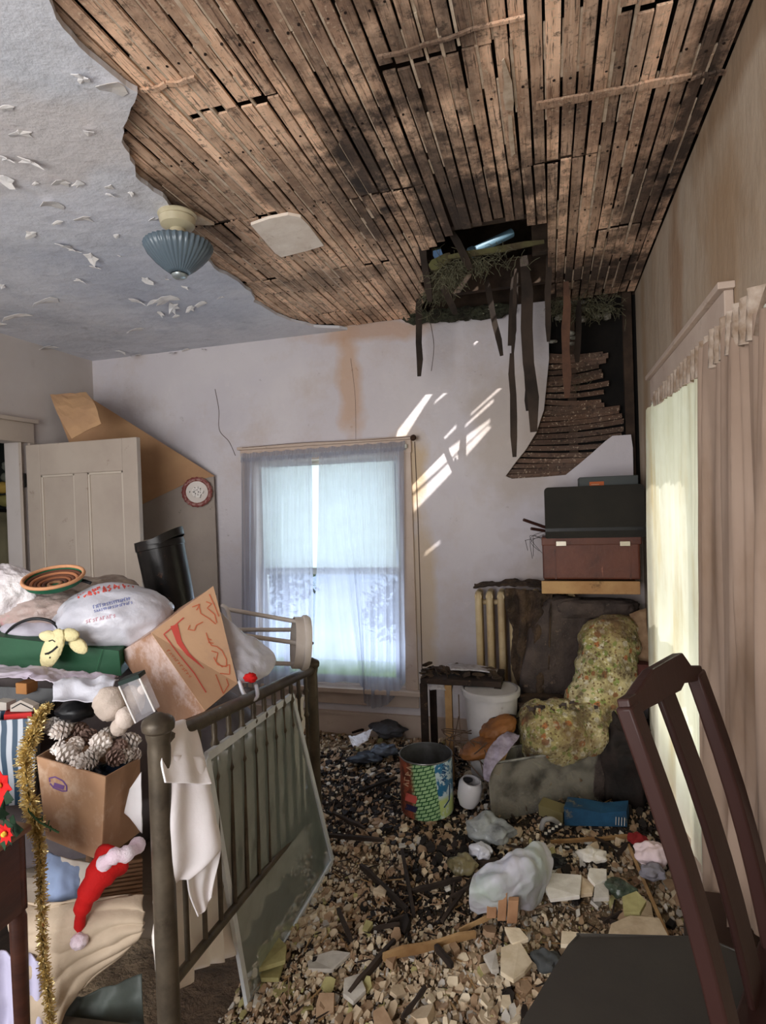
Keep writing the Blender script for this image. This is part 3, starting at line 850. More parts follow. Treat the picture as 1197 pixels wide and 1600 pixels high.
# ================================================================== LEFT SIDE: BED AND ITS PILE
from mathutils.bvhtree import BVHTree
def C(X, d, z):
    """point given sideways and forward distance from the camera on the floor plan, and height"""
    f2 = V(-math.sin(YAW), math.cos(YAW), 0); r2_ = V(math.cos(YAW), math.sin(YAW), 0)
    p = r2_*X+f2*d; return V(p.x, p.y, z)
def zat(x, y, py):
    lo, hi = 0.0, 3.0
    for _ in range(40):
        m = (lo+hi)/2; p = V(x, y, m)-CAMP; q = H/2-FOC*p.dot(CU)/p.dot(CF)
        if q > py: lo = m
        else: hi = m
    return (lo+hi)/2
def plank(pts4, t, mb):
    a, b, c, d = [Vector(p) for p in pts4]; n = (b-a).cross(d-a).normalized()
    mb.prism([a, b, c, d], n*t)
def open_box(mb, top, bot, t=0.004, floor=True):
    cen = sum(top, V(0, 0, 0))/4
    for i in range(4):
        j = (i+1) % 4; a, b, c, d = top[i], top[j], bot[j], bot[i]
        n = (b-a).cross(d-a).normalized()
        if n.dot(cen-(a+b)/2) < 0: n = -n
        mb.prism([a, b, c, d], n*t)
    if floor: 
        n = V(0, 0, 1)
        mb.prism(bot, n*t)
def decals(mb, strokes, name, mat, parent, lift=0.0012):
    """flat print laid on the surface of mb: strokes are (pixel polyline, width px)"""
    fs = [f for f in mb.f]
    bvh = BVHTree.FromPolygons(mb.v, fs)
    out = MB()
    def hit(px, py):
        r = ray(px, py).normalized(); h = bvh.ray_cast(CAMP, r)
        return None if h[0] is None else h[0]-r*lift
    for pl_, w in strokes:
        pts = []
        for (x0, y0), (x1, y1) in zip(pl_[:-1], pl_[1:]):
            n = max(1, int(math.hypot(x1-x0, y1-y0)/3))
            for i in range(n): pts.append((x0+(x1-x0)*i/n, y0+(y1-y0)*i/n))
        pts.append(pl_[-1]); prev = None
        for i, (x, y) in enumerate(pts):
            a = pts[max(i-1, 0)]; b = pts[min(i+1, len(pts)-1)]
            dx, dy = b[0]-a[0], b[1]-a[1]; L = math.hypot(dx, dy) or 1
            ww = w if not callable(w) else w(i/max(1, len(pts)-1))
            nx_, ny_ = -dy/L*ww/2, dx/L*ww/2
            q = (hit(x+nx_, y+ny_), hit(x-nx_, y-ny_))
            if prev and None not in (*prev, *q): out.add([prev[0], prev[1], q[1], q[0]], [(0, 1, 2, 3)])
            prev = q
    o = out.build(name, mat, parent)
    if len(strokes) > 2: o['kind'] = 'stuff'
    return o
def scrib(x0, y0, x1, y1, h, n, w=1.6):
    """a line of small letter-like strokes"""
    S = []
    L = math.hypot(x1-x0, y1-y0); ux, uy = (x1-x0)/L, (y1-y0)/L; vx, vy = uy, -ux
    for i in range(n):
        c = L*(i+0.15)/n; cw = L/n*0.6
        def q(a, b): return (x0+ux*(c+a*cw)+vx*b*h, y0+uy*(c+a*cw)+vy*b*h)
        k = random.randint(0, 4)
        S.append(([[q(0, 0), q(0, 1), q(1, .6), q(0, .45)], [q(0, 1), q(.5, 0), q(1, 1)], [q(0, 0), q(0, 1), q(1, 1)], [q(0, 0), q(.5, 1), q(1, 0)], [q(1, .9), q(0, .7), q(1, .3), q(0, 0)]][k], w))
    return S

mat_iron = M('bed_iron', (98, 88, 74), (72, 64, 54), scale=12, rough=0.42, metal=0.35, bump=0.15, layers=[((52, 42, 34), 14, 0.56, 0.7, 0.7)])
mat_white = M('white_cloth', (252, 250, 252), (244, 238, 240), scale=5, bump=0.3, bscale=30)
mat_beige = M('beige_blanket', (190, 172, 150), (170, 152, 130), scale=4, bump=0.4, bscale=60)
mat_card = M('cardboard', (178, 140, 108), (160, 122, 94), scale=5, bump=0.2, layers=[((196, 168, 144), 12, 0.52, 0.66, 0.8), ((136, 100, 74), 5, 0.6, 0.72, 0.6)])
mat_card2 = M('cardboard_pale', (206, 168, 134), (196, 154, 124), scale=5, bump=0.15, layers=[((184, 152, 130), 8, 0.55, 0.7, 0.6)])
mat_bagw = M('plastic_bag_white', (206, 206, 214), (190, 190, 200), scale=7, rough=0.3, bump=0.4, bscale=14, bdist=0.008, spec=0.6)
mat_red = M('red_felt', (206, 26, 24), (180, 16, 18), scale=8, bump=0.4, bscale=120)
mat_redp = M('red_print', (206, 84, 74), rough=0.8, bump=0)
mat_orp = M('orange_print', (202, 106, 74), rough=0.8, bump=0)
mat_bluep = M('blue_print', (110, 120, 172), rough=0.8, bump=0)
mat_brownw = M('dark_brown_wood', (86, 52, 40), (62, 38, 32), scale=4, sc=(1, 1, 6), rough=0.4, bump=0.15)
mat_black = M('black_plastic', (26, 26, 28), rough=0.35, bump=0.2)

# ---- bed
b0 = C(-0.5148, 1.3, 0); b1 = C(-0.319, 2.44, 0)
bed = thing('iron_bed', V((b0.x+b1.x)/2-0.95, (b0.y+b1.y)/2, 0), 'old brown iron bed with spindled footboard, piled high with boxes and bags', 'bed')
L_ = V(-0.995, -0.11, 0).normalized()          # along the bed, towards the left wall
z0t, z1t = zat(b0.x, b0.y, 1118), zat(b1.x, b1.y, 1030)
for p, zt_, r in ((b0, z0t, 0.0250), (b1, z1t, 0.0235)):
    mb = MB(); mb.lathe([(0.001, 0), (r*1.1, 0), (r, 0.04), (r*0.98, zt_-0.1), (r*1.0, zt_-0.075), (r*.95, zt_-0.06), (r*1.1, zt_-0.045), (r*1.12, zt_-.036), (r*1.38, zt_-0.030), (r*1.44, zt_-0.018), (r*1.36, zt_-.010),
                          (r*1.1, zt_-0.004), (r*0.7, zt_), (r*0.3, zt_+0.006), (0.001, zt_+0.006)], p, n=28); mb.build('post', mat_iron, bed, smooth=40)
def bedl(u, z): p = b0.lerp(b1, u); return V(p.x, p.y, z)
rt0, rt1 = zat(b0.x, b0.y, 1158), zat(b1.x, b1.y, 1046)
rb0, rb1 = zat(b0.x, b0.y, 1545), zat(b1.x, b1.y, 1262)
mb = MB(); mb.tube([bedl(0.0, rt0), bedl(0.5, (rt0+rt1)/2), bedl(1, rt1)], 0.019, n=14); mb.build('top_rail', mat_iron, bed, smooth=50)
mb = MB(); mb.tube([bedl(0.0, rb0), bedl(1, rb1)], 0.012, n=10); mb.build('bottom_rail', mat_iron, bed, smooth=50)
for k in range(1, 13):
    u = k/13; zt_ = rt0+(rt1-rt0)*u-0.012; zb = rb0+(rb1-rb0)*u; p = bedl(u, 0); r = 0.0065
    h = zt_-zb
    mb = MB(); mb.lathe([(r, zb), (r, zb+h*.70), (r*1.8, zb+h*.72), (r*1.1, zb+h*.74), (r*.8, zb+h*.8), (r*1.0, zb+h*.86), (r*2.0, zb+h*.885), (r*1.1, zb+h*.91), (r*1.3, zb+h*.96), (r, zt_)], p, n=10)
    mb.build('spindle', mat_iron, bed, smooth=50)
bf = L_*1.9
for p in (b0, b1):
    mb = MB(); q = p+bf; mb.tube([V(q.x, q.y, 0), V(q.x, q.y, 1.15)], 0.026, n=12); mb.build('post', mat_iron, bed, smooth=50)
    mb = MB(); a = V(p.x, p.y, 0.36); mb.bar(a, a+bf, 0.03, 0.05); mb.build('side_rail', mat_iron, bed)
mb = MB(); a = b0+bf; b = b1+bf
for z in (0.5, 1.1): mb.tube([V(a.x, a.y, z), V(b.x, b.y, z)], 0.014)
mb.build('head_rail', mat_iron, bed, smooth=50)
mat_matt = M('mattress_ticking', (150, 138, 124), (128, 116, 104), scale=6)
def bp(s, u, z): p = b0.lerp(b1, u)+L_*s; return V(p.x, p.y, z)      # s metres from the footboard, u 0..1 across
mb = MB(); mb.add([bp(.05, .22, .38), bp(1.86, .22, .38), bp(1.86, .97, .38), bp(.05, .97, .38), bp(.05, .22, .53), bp(1.86, .22, .53), bp(1.86, .97, .53), bp(.05, .97, .53)],
    [(3, 2, 1, 0), (4, 5, 6, 7), (0, 1, 5, 4), (1, 2, 6, 5), (2, 3, 7, 6), (3, 0, 4, 7)])
mb.build('mattress', mat_matt, bed, bevel=0.03, seg=3)

# ---- heaped quilt that carries the pile
mb = MB(); blob(mb, bp(0.98, .56, .72), L_*0.86, V(-.11, .995, 0)*.42, V(0, 0, .36), amp=0.12, fs=2, seed=3, flat=0.535)
tag(mb.build('quilt', M('grey_quilt', (120, 112, 110), (88, 80, 84), scale=4, bump=0.4), smooth=180), 'heap of grey quilts on the mattress, buried under boxes and bags', 'quilt')

# ---- beige blanket hanging down the near side
def D_(l): return [D(*p) for p in l]
P = sheet([D_([(20, 1400, 1.42), (75, 1408, 1.42), (140, 1402, 1.40), (225, 1400, 1.42)]),
           D_([(25, 1450, 1.38), (80, 1455, 1.37), (140, 1445, 1.36), (228, 1438, 1.38)]),
           D_([(30, 1530, 1.36), (80, 1530, 1.35), (125, 1500, 1.35), (222, 1456, 1.38)]),
           D_([(35, 1640, 1.36), (85, 1620, 1.35), (115, 1560, 1.36), (200, 1475, 1.39)])], 60, 50, amp=0.008, fs=5, seed=2, folds=2, famp=0.006)
for i, r_ in enumerate(P):
    for j in range(len(r_)): r_[j] = r_[j]+V(0, -.010*abs(math.sin(i*.34+j*.05+2*noise.noise(V(i*.06, j*.05, 3)))), 0)
mb = MB(); mb.grid(P); tag(mb.build('blanket', mat_beige, smooth=180, solid=0.006), 'beige blanket swagging down the near side of the bed below the red hat', 'blanket')
P = sheet([D_([(-30, 1478, 1.34), (30, 1490, 1.34), (72, 1500, 1.36)]), D_([(-30, 1700, 1.33), (25, 1700, 1.33), (80, 1690, 1.36)])], 40, 24, amp=0.01, fs=9, seed=5, folds=3, famp=0.01)
mb = MB(); mb.grid(P); tag(mb.build('bedsheet', M('lavender_sheet', (186, 182, 206), (170, 166, 188), scale=5), smooth=180, solid=0.003), 'pale lavender sheet hanging behind the table leg in the lower left corner', 'sheet')
P = sheet([D_([(90, 1570, 1.42), (150, 1545, 1.42), (222, 1520, 1.45)]), D_([(70, 1700, 1.38), (150, 1680, 1.38), (230, 1680, 1.4)])], 30, 24, amp=0.02, fs=8, seed=9)
mb = MB(); mb.grid(P); tag(mb.build('tarpaulin', M('green_tarp', (96, 104, 98), (78, 84, 80), scale=5, rough=0.5), smooth=180, solid=0.002), 'grey-green sheet of plastic crumpled under the near bed corner', 'sheet')
P = sheet([D_([(78, 1330, 1.50), (100, 1340, 1.48), (128, 1352, 1.47)]), D_([(70, 1390, 1.46), (98, 1395, 1.44), (125, 1405, 1.45)]), D_([(62, 1440, 1.44), (95, 1440, 1.42), (118, 1432, 1.44)])], 24, 24, amp=0.012, fs=12, seed=4)
mb = MB(); mb.grid(P); tag(mb.build('blue_cloth', M('blue_cotton', (150, 168, 200), (134, 150, 182), scale=6), smooth=180, solid=0.004), 'pale blue cloth hanging between gold tinsel and red hat', 'cloth')
P = sheet([D_([(95, 1335, 1.49), (130, 1345, 1.47), (165, 1350, 1.47)]), D_([(100, 1385, 1.47), (125, 1392, 1.45), (140, 1400, 1.46)])], 20, 16, amp=0.01, fs=14, seed=14)
mb = MB(); mb.grid(P); tag(mb.build('cream_cloth', M('cream_cotton', (206, 196, 184), scale=6), smooth=180, solid=0.004), 'small cream cloth squeezed under the bottom of the pine cone box', 'cloth')

# ---- ribbed wicker case beneath the box
wk = thing('wicker_case', D(200, 1425, 1.55), 'light brown ribbed wicker case beneath the pine cone box, right of red hat', 'case')
f0 = D_([(150, 1352, 1.50), (222, 1340, 1.56), (222, 1412, 1.56), (150, 1422, 1.50)])
bk = (f0[1]-f0[0]).cross(V(0, 0, 1)).normalized()*0.22
if bk.y < 0: bk = -bk
mb = MB(); mb.prism(f0, bk); mb.build('body', M('wicker_dark', (110, 82, 60), rough=0.8), wk)
mat_wick = M('wicker', (170, 134, 104), (140, 106, 80), scale=14, vary=0.1)
for k in range(11):
    v = (k+0.5)/11; mb = MB(); a = f0[0].lerp(f0[3], v)-bk.normalized()*0.002; b = f0[1].lerp(f0[2], v)-bk.normalized()*0.002
    mb.tube([a, b], 0.0042, n=6); mb.build('slat', mat_wick, wk, smooth=60)

# ---- cardboard box of pine cones
T = D_([(165, 1214, 1.40), (57, 1182, 1.50), (112, 1150, 1.66), (219, 1184, 1.56)])
B = D_([(158, 1346, 1.42), (72, 1310, 1.50), (120, 1270, 1.66), (219, 1300, 1.56)])
cb = thing('cardboard_box', B[0], 'water-stained cardboard box full of frosted pine cones beside the near bedpost', 'box')
mb = MB(); open_box(mb, T, B); cbb = mb.build('box_body', mat_card, cb)
decals(mb, [([(78, 1222), (77, 1216), (86, 1214), (98, 1220), (104, 1228), (104, 1236), (97, 1236), (84, 1231), (78, 1224)], 2.4),
            ([(84, 1226), (100, 1231)], 7)], 'printed_badge', M('purple_print', (104, 74, 122), bump=0), cbb)
mb = MB(); mb.grid(sheet([D_([(75, 1190, 1.49), (160, 1209, 1.43)]), D_([(100, 1172, 1.56), (208, 1192, 1.54)])], 16, 10, amp=0.02, fs=14, seed=8))
mb.build('plastic_liner', M('blue_black_plastic', (28, 40, 56), (16, 18, 24), scale=12, rough=0.25), cb, smooth=180)
mat_cone = M('frosted_cone', (242, 236, 230), (206, 192, 182), scale=30, rough=0.8, bump=0.2, vary=0.2)
mat_cone2 = M('cone_brown', (160, 134, 122), (120, 96, 86), scale=30, rough=0.8, bump=0.2, vary=0.2)
def cone_mb(n=46, L=0.05, R_=0.022):
    mb = MB(); core = MB()
    for i in range(n):
        u = i/n; an = i*2.39996; z = L*(u-0.5); r = R_*math.sin(PI*min(0.98, u*0.85+0.12))
        d = V(math.cos(an), math.sin(an), 0); s = V(-d.y, d.x, 0)
        tip = d*r+V(0, 0, z+0.006); w = 0.0055*(0.5+r/R_)
        a = d*r*0.25+V(0, 0, z)
        mb.add([a-s*w*.4, a+s*w*.4, tip+s*w, tip+d*.001+V(0, 0, .004), tip-s*w, tip-V(0, 0, .003)], [(0, 1, 2, 3, 4), (1, 0, 5), (2, 1, 5), (4, 5, 0), (3, 2, 5), (3, 5, 4)])
    return mb
proto_me = None
cones = [(85, 1135, 1.60, 0), (98, 1140, 1.57, 0), (127, 1142, 1.6, 1), (92, 1170, 1.52, 0), (118, 1163, 1.53, 0), (107, 1178, 1.50, 0), (140, 1188, 1.46, 0), (131, 1192, 1.47, 0), (160, 1160, 1.52, 0),
         (171, 1148, 1.56, 0), (185, 1168, 1.54, 1), (205, 1158, 1.58, 0), (210, 1180, 1.56, 0), (195, 1182, 1.53, 0), (152, 1175, 1.50, 0), (178, 1183, 1.50, 1), (140, 1150, 1.58, 1), (112, 1132, 1.63, 0)]
for i, (px, py, d, kind) in enumerate(cones):
    if proto_me is None:
        proto_me = [cone_mb().build('pine_cone', mat_cone, origin=(0, 0, 0)), None]; o = proto_me[0]
    elif kind and proto_me[1] is None: proto_me[1] = cone_mb().build('pine_cone', mat_cone2, origin=(0, 0, 0)); o = proto_me[1]
    else:
        o = proto_me[kind].copy(); COL.objects.link(o)
    o.location = D(px, py, d); o.rotation_euler = (rnd(-2, 2), rnd(-2, 2), rnd(0, 6)); s = rnd(0.8, 1.15); o.scale = (s, s, s)
    tag(o, ('frosted pine cone' if not kind else 'plain pine cone')+(' lying toward the front corner of the cardboard box' if d < 1.54 else ' in the rear of the cardboard box')+(', near the bedpost' if px > 165 else (', near the tinsel' if px < 122 else ', in the middle')), 'pine cone', 'frosted pine cones in the cardboard box')

# ---- red felt hat
hat = thing('felt_hat', D(150, 1400, 1.37), 'red felt hat with white fur cuff and pompom hanging below the cardboard box', 'hat')
pts = [D(176, 1342, 1.40), D(160, 1362, 1.37), D(143, 1388, 1.35), D(131, 1412, 1.345), D(125, 1438, 1.345), D(124, 1462, 1.35)]
mb = MB(); mb.tube(interp(pts, 16), [0.045-0.04*(i/15)**0.85 + 0.003*math.sin(i*2.1) for i in range(16)], n=16); mb.build('crown', mat_red, hat, smooth=180)
mb = MB(); a, b = D(164, 1340, 1.375), D(216, 1322, 1.40)
mb.tube(interp([D(160, 1352, 1.36), D(178, 1338, 1.355), D(198, 1334, 1.37), D(218, 1318, 1.42)], 14), [0.017+0.003*math.sin(i*1.7) for i in range(14)], n=12)
mb.build('cuff', M('white_fur', (244, 236, 242), (232, 206, 220), scale=12, bump=.4, bscale=150, bdist=0.01), hat, smooth=180)
mb = MB(); blob(mb, D(124, 1470, 1.338), (0.017, 0, 0), (0, 0.017, 0), (0, 0, 0.016), sub=3, amp=0.2, fs=5); mb.build('pompom', bpy.data.materials['white_fur'], hat, smooth=180)

# ---- gold tinsel garland
tin = thing('tinsel_garland', D(70, 1500, 1.27), 'gold tinsel garland hanging down the left side of the pine cone box', 'garland')
path = interp(D_([(75, 1105, 1.42), (62, 1118, 1.40), (52, 1150, 1.38), (40, 1180, 1.36), (42, 1225, 1.33), (52, 1275, 1.31), (62, 1320, 1.3), (64, 1370, 1.29), (66, 1430, 1.29), (68, 1500, 1.29), (76, 1560, 1.29), (80, 1620, 1.29)]), 80)
mb = MB(); mb.tube(path, 0.0025, n=5); mb.build('cord', mat_black, tin)
mb = MB()
for i in range(5200):
    k = random.random(); u = k*78.9; j = int(u); p = path[j].lerp(path[j+1], u-j)
    d = V(random.gauss(0, 1), random.gauss(0, 1), random.gauss(0, 1)).normalized()
    Rr = (0.026 if 8 < u < 40 else 0.017)*rnd(0.5, 1.0); q = p+d*Rr; s = d.cross(V(rnd(-1, 1), rnd(-1, 1), rnd(-1, 1))).normalized()*0.0011
    mb.add([p+d*Rr*.2-s, p+d*Rr*.2+s, q+s, q-s], [(0, 1, 2, 3)])
stuff(mb.build('tinsel', M('gold_foil', (236, 216, 156), (196, 170, 108), scale=60, rough=0.3, metal=0.6, bump=0), tin))
mb = MB(); mb.tube(D_([(45, 1268, 1.27), (62, 1285, 1.26), (92, 1301, 1.27)]), 0.0022, n=5)
for i in range(14):
    p = D(45+i*3, 1268+i*2.2, 1.268); mb.bar(p, p+V(rnd(-.008, .008), 0, rnd(-.012, .014)), 0.003, 0.001)
tag(mb.build('fir_sprig', M('dark_green', (40, 66, 36), bump=0)), 'small dark green sprig caught across the gold tinsel', 'sprig')

# ---- small dark table in the lower left corner
zt_ = 0.90
A, B_ = onZ(50, 1288, zt_), onZ(-40, 1350, zt_); lf = V(-0.55, 0.05, 0)
tb = thing('side_table', V(A.x-0.2, A.y-.1, 0), 'dark brown wooden side table cut by the left edge of the photograph', 'table')
mb = MB(); mb.prism([A, B_, B_+lf, A+lf], (0, 0, -0.012)); mb.build('tabletop', M('table_top_wood', (132, 92, 66), (106, 70, 50), scale=5, rough=0.35), tb, bevel=0.003)
dn = V(0, 0, -1); n2 = (A-B_).normalized()
mb = MB(); a = A-n2*0.01+lf*0.02+dn*.013; b = B_+n2*0.01+lf*.02+dn*.013
mb.prism([a, b, b+dn*.16, a+dn*.16], lf.normalized()*0.016); mb.prism([a, a+lf*.9, a+lf*.9+dn*.16, a+dn*.16], n2*-0.016)
mb.build('apron', mat_brownw, tb)
for q in (A+lf*.05-n2*.022, B_+lf*.05+n2*.03, A+lf*.93-n2*.022, B_+lf*.93+n2*.03):
    mb = MB(); mb.lathe([(0.010, 0), (0.013, .3), (0.017, zt_-.19), (0.014, zt_-.18), (0.018, zt_-.16), (0.018, zt_-.012)], (q.x, q.y, 0), n=14); mb.build('leg', mat_brownw, tb, smooth=40)
# poinsettia on the table
pp = onZ(8, 1292, zt_)
po = thing('poinsettia', pp, 'artificial red poinsettia with dark green leaves on the side table', 'artificial flower')
def leaf(mb, c, d, w, L, up):
    d = Vector(d).normalized(); s = d.cross(Vector(up)).normalized(); n = s.cross(d)
    c = Vector(c)
    mb.add([c, c+d*L*.4+s*w-n*L*.02, c+d*L-n*L*.12, c+d*L*.4-s*w-n*L*.02, c+d*L*.45+n*L*.05], [(0, 1, 4), (1, 2, 4), (2, 3, 4), (3, 0, 4)])
for (px, py, d, s) in ((4, 1225, 1.20, 1.0), (12, 1300, 1.12, 0.5)):
    c = D(px, py, d)
    for k in range(9):
        an = k*0.7; mb = MB(); leaf(mb, c, (math.cos(an), -0.5, math.sin(an)), 0.014*s, 0.045*s, (0, -1, 0)); mb.build('petal', mat_red, po, solid=0.0008)
    mb = MB(); blob(mb, c-V(0, .008, 0), (.005, 0, 0), (0, .005, 0), (0, 0, .005), sub=2); mb.build('flower_centre', M('yellow_bead', (210, 180, 60), bump=0), po)
for k in range(14):
    mb = MB(); c = D(rnd(-10, 20), rnd(1235, 1300), rnd(1.16, 1.25)); leaf(mb, c, (rnd(-1, 1), -.4, rnd(-1, .6)), 0.014, 0.05, (0, -1, .2)); mb.build('leaf', M('leaf_green', (34, 62, 38), (24, 44, 30), scale=20) if 'leaf_green' not in bpy.data.materials else bpy.data.materials['leaf_green'], po, solid=0.0008)
mb = MB(); mb.tube([pp, D(4, 1240, 1.21)], 0.003, n=6); mb.build('stem', bpy.data.materials['leaf_green'], po)

# ---- striped gift bag, red book, paper house
t = NT('blue_white_stripes'); vec = t.coords(False, (1, 1, 1), rand=False)
wv = t.new('TexWave', wave_type='BANDS', bands_direction='X'); wv.inputs['Scale'].default_value = 13; wv.inputs['Distortion'].default_value = 1.5; wv.inputs['Detail'].default_value = 1; t.link(vec, wv.inputs['Vector'])
cr = t.new('ValToRGB'); t.link(wv.outputs['Fac'], cr.inputs[0]); cr.color_ramp.elements[0].color = lin((34, 62, 84)); cr.color_ramp.elements[1].color = lin((176, 182, 190)); cr.color_ramp.elements[0].position = .4; cr.color_ramp.elements[1].position = .6
t.link(cr.outputs[0], t.b.inputs['Base Color']); t.b.inputs['Roughness'].default_value = 0.5; mat_stripe = t.m
mb = MB(); T = D_([(-30, 1128, 1.50), (57, 1122, 1.52), (66, 1108, 1.7), (-20, 1112, 1.7)]); B = D_([(-30, 1262, 1.50), (52, 1256, 1.52), (60, 1230, 1.68), (-20, 1230, 1.68)]); open_box(mb, T, B)
gb = thing('gift_bag', B[0], 'blue and white striped bag left of the gold tinsel', 'bag'); mb.build('bag_body', mat_stripe, gb)
mb = MB(); plank(D_([(6, 1128, 1.53), (50, 1124, 1.53), (55, 1112, 1.66), (12, 1114, 1.66)]), 0.018, mb); tag(mb.build('red_book', M('red_cover', (176, 36, 34), bump=.1), bevel=.002), 'thin red book lying on the striped bag', 'book')
mb = MB(); mb.prism(D_([(16, 1112, 1.55), (50, 1112, 1.55), (52, 1103, 1.56), (32, 1094, 1.57), (16, 1102, 1.56)]), V(0, .02, 0)); 
ph = tag(mb.build('paper_house', M('grey_card', (178, 168, 158), bump=0.1)), 'small grey house-shaped card standing behind the red book', 'card')
mb2 = decals(mb, [([(18, 1107), (32, 1099), (50, 1108)], 1.6)], 'roof_line', mat_black, ph)
mb = MB(); mb.prism(D_([(-10, 1110, 1.58), (10, 1110, 1.58), (10, 1098, 1.58), (-10, 1096, 1.58)]), V(0, .03, 0)); tag(mb.build('white_card', M('pale_card', (170, 164, 156), bump=0.1)), 'pale card at the left edge above the striped bag', 'card')

# ---- dark open carton with a wooden block, white sheet over it
mb = MB(); T = D_([(-40, 1072, 1.72), (88, 1076, 1.72), (100, 1052, 1.95), (-30, 1050, 1.95)]); B = D_([(-40, 1135, 1.70), (80, 1132, 1.70), (95, 1100, 1.9), (-30, 1100, 1.9)]); open_box(mb, T, B)
dc = thing('dark_carton', B[0], 'open black carton at left edge under the green box', 'box'); mb.build('carton_body', mat_black, dc)
mb = MB(); mb.obox(D(42, 1073, 1.71), (.02, 0, 0), (0, .02, 0), (0, 0, .016)); tag(mb.build('wooden_block', M('block_wood', (156, 108, 62), scale=8, bump=.2), bevel=.002), 'small tan wooden block on the black carton', 'block')
P = sheet([D_([(-40, 1044, 1.80), (60, 1046, 1.80), (110, 1052, 1.76), (185, 1056, 1.70)]), D_([(-40, 1060, 1.72), (50, 1052, 1.72), (110, 1072, 1.66), (180, 1068, 1.62)]),
           D_([(-40, 1070, 1.68), (35, 1062, 1.68), (95, 1075, 1.62), (176, 1098, 1.56)])], 50, 24, amp=0.012, fs=14, seed=3)
mb = MB(); mb.grid(P); tag(mb.build('paper_sheet', M('purple_white_paper', (204, 196, 206), (184, 172, 188), scale=12, layers=[((160, 130, 160), 20, .58, .7, .6)]), smooth=180, solid=.002), 'white paper sheet with faint purple print draped below the green box', 'paper')
P = sheet([D_([(85, 1068, 1.60), (130, 1062, 1.62), (185, 1060, 1.62)]), D_([(84, 1100, 1.54), (130, 1096, 1.54), (172, 1098, 1.54)])], 24, 16, amp=0.015, fs=10, seed=21)
mb = MB(); mb.grid(P); tag(mb.build('white_bag', mat_bagw, smooth=180, solid=.002), 'flattened pale plastic bag above the pine cones', 'bag')
mb = MB(); blob(mb, D(122, 1108, 1.60), (.045, 0, 0), (0, .05, 0), (0, 0, .026), amp=.25, fs=3, seed=6, sub=3); tag(mb.build('black_pouch', mat_black, smooth=180), 'shiny black pouch between pine cones and flattened pale bag', 'pouch')

# ---- plush toy
pl_ = thing('plush_toy', D(180, 1140, 1.56), 'beige plush toy slumped behind the near bedpost', 'toy')
mat_pl = M('beige_plush', (216, 200, 188), (200, 184, 170), scale=14, bump=.3, bscale=120, bdist=.01)
for nm, px, py, d, r in (('body', 172, 1100, 1.56, .040), ('arm', 196, 1122, 1.52, .024), ('leg', 186, 1136, 1.52, .020), ('head', 205, 1095, 1.60, .034), ('ear', 222, 1078, 1.6, .012)):
    mb = MB(); blob(mb, D(px, py, d), (r, 0, 0), (0, r, 0), (0, 0, r*1.1), amp=.12, fs=4, seed=px, sub=3); mb.build(nm, mat_pl, pl_, smooth=180)
# ---- clear plastic box with dark lid
def plastic(name, col, clear, rough=0.15, even=False):
    t = NT(name); tr = t.new('BsdfTransparent'); mx = t.new('MixShader'); mx.inputs[0].default_value = 1-clear
    vec = t.coords(False); c = t.mix(t.noise(vec, 9, lo=.45, hi=.65), lin(col), lin(tuple(int(v*(.9 if even else .55)) for v in col)))
    t.link(c, t.b.inputs['Base Color']); t.b.inputs['Roughness'].default_value = rough
    t.link(tr.outputs[0], mx.inputs[1]); t.link(t.b.outputs[0], mx.inputs[2]); t.link(mx.outputs[0], t.out.inputs[0]); return t.m
mat_clear = plastic('clear_plastic', (200, 196, 200), .88)
T = D_([(186, 1072, 1.42), (218, 1060, 1.42), (228, 1052, 1.52), (198, 1062, 1.52)]); B = D_([(212, 1130, 1.42), (242, 1112, 1.42), (250, 1104, 1.5), (222, 1118, 1.5)])
ck = thing('clear_box', B[0], 'clear plastic box with bright edges leaning behind the near bedpost cap', 'box')
mb = MB(); open_box(mb, T, B, .002); mb.build('box_body', mat_clear, ck)
for a, b in ((T[0], B[0]), (T[1], B[1])):
    mb = MB(); mb.tube([a, b], 0.0022, n=6); mb.build('edge', M('bright_edge', (226, 222, 220), rough=.3, bump=0) if 'bright_edge' not in bpy.data.materials else bpy.data.materials['bright_edge'], ck)
mb = MB(); plank(T, .010, mb); mb.build('lid', M('dark_green_lid', (30, 44, 40), bump=0), ck)

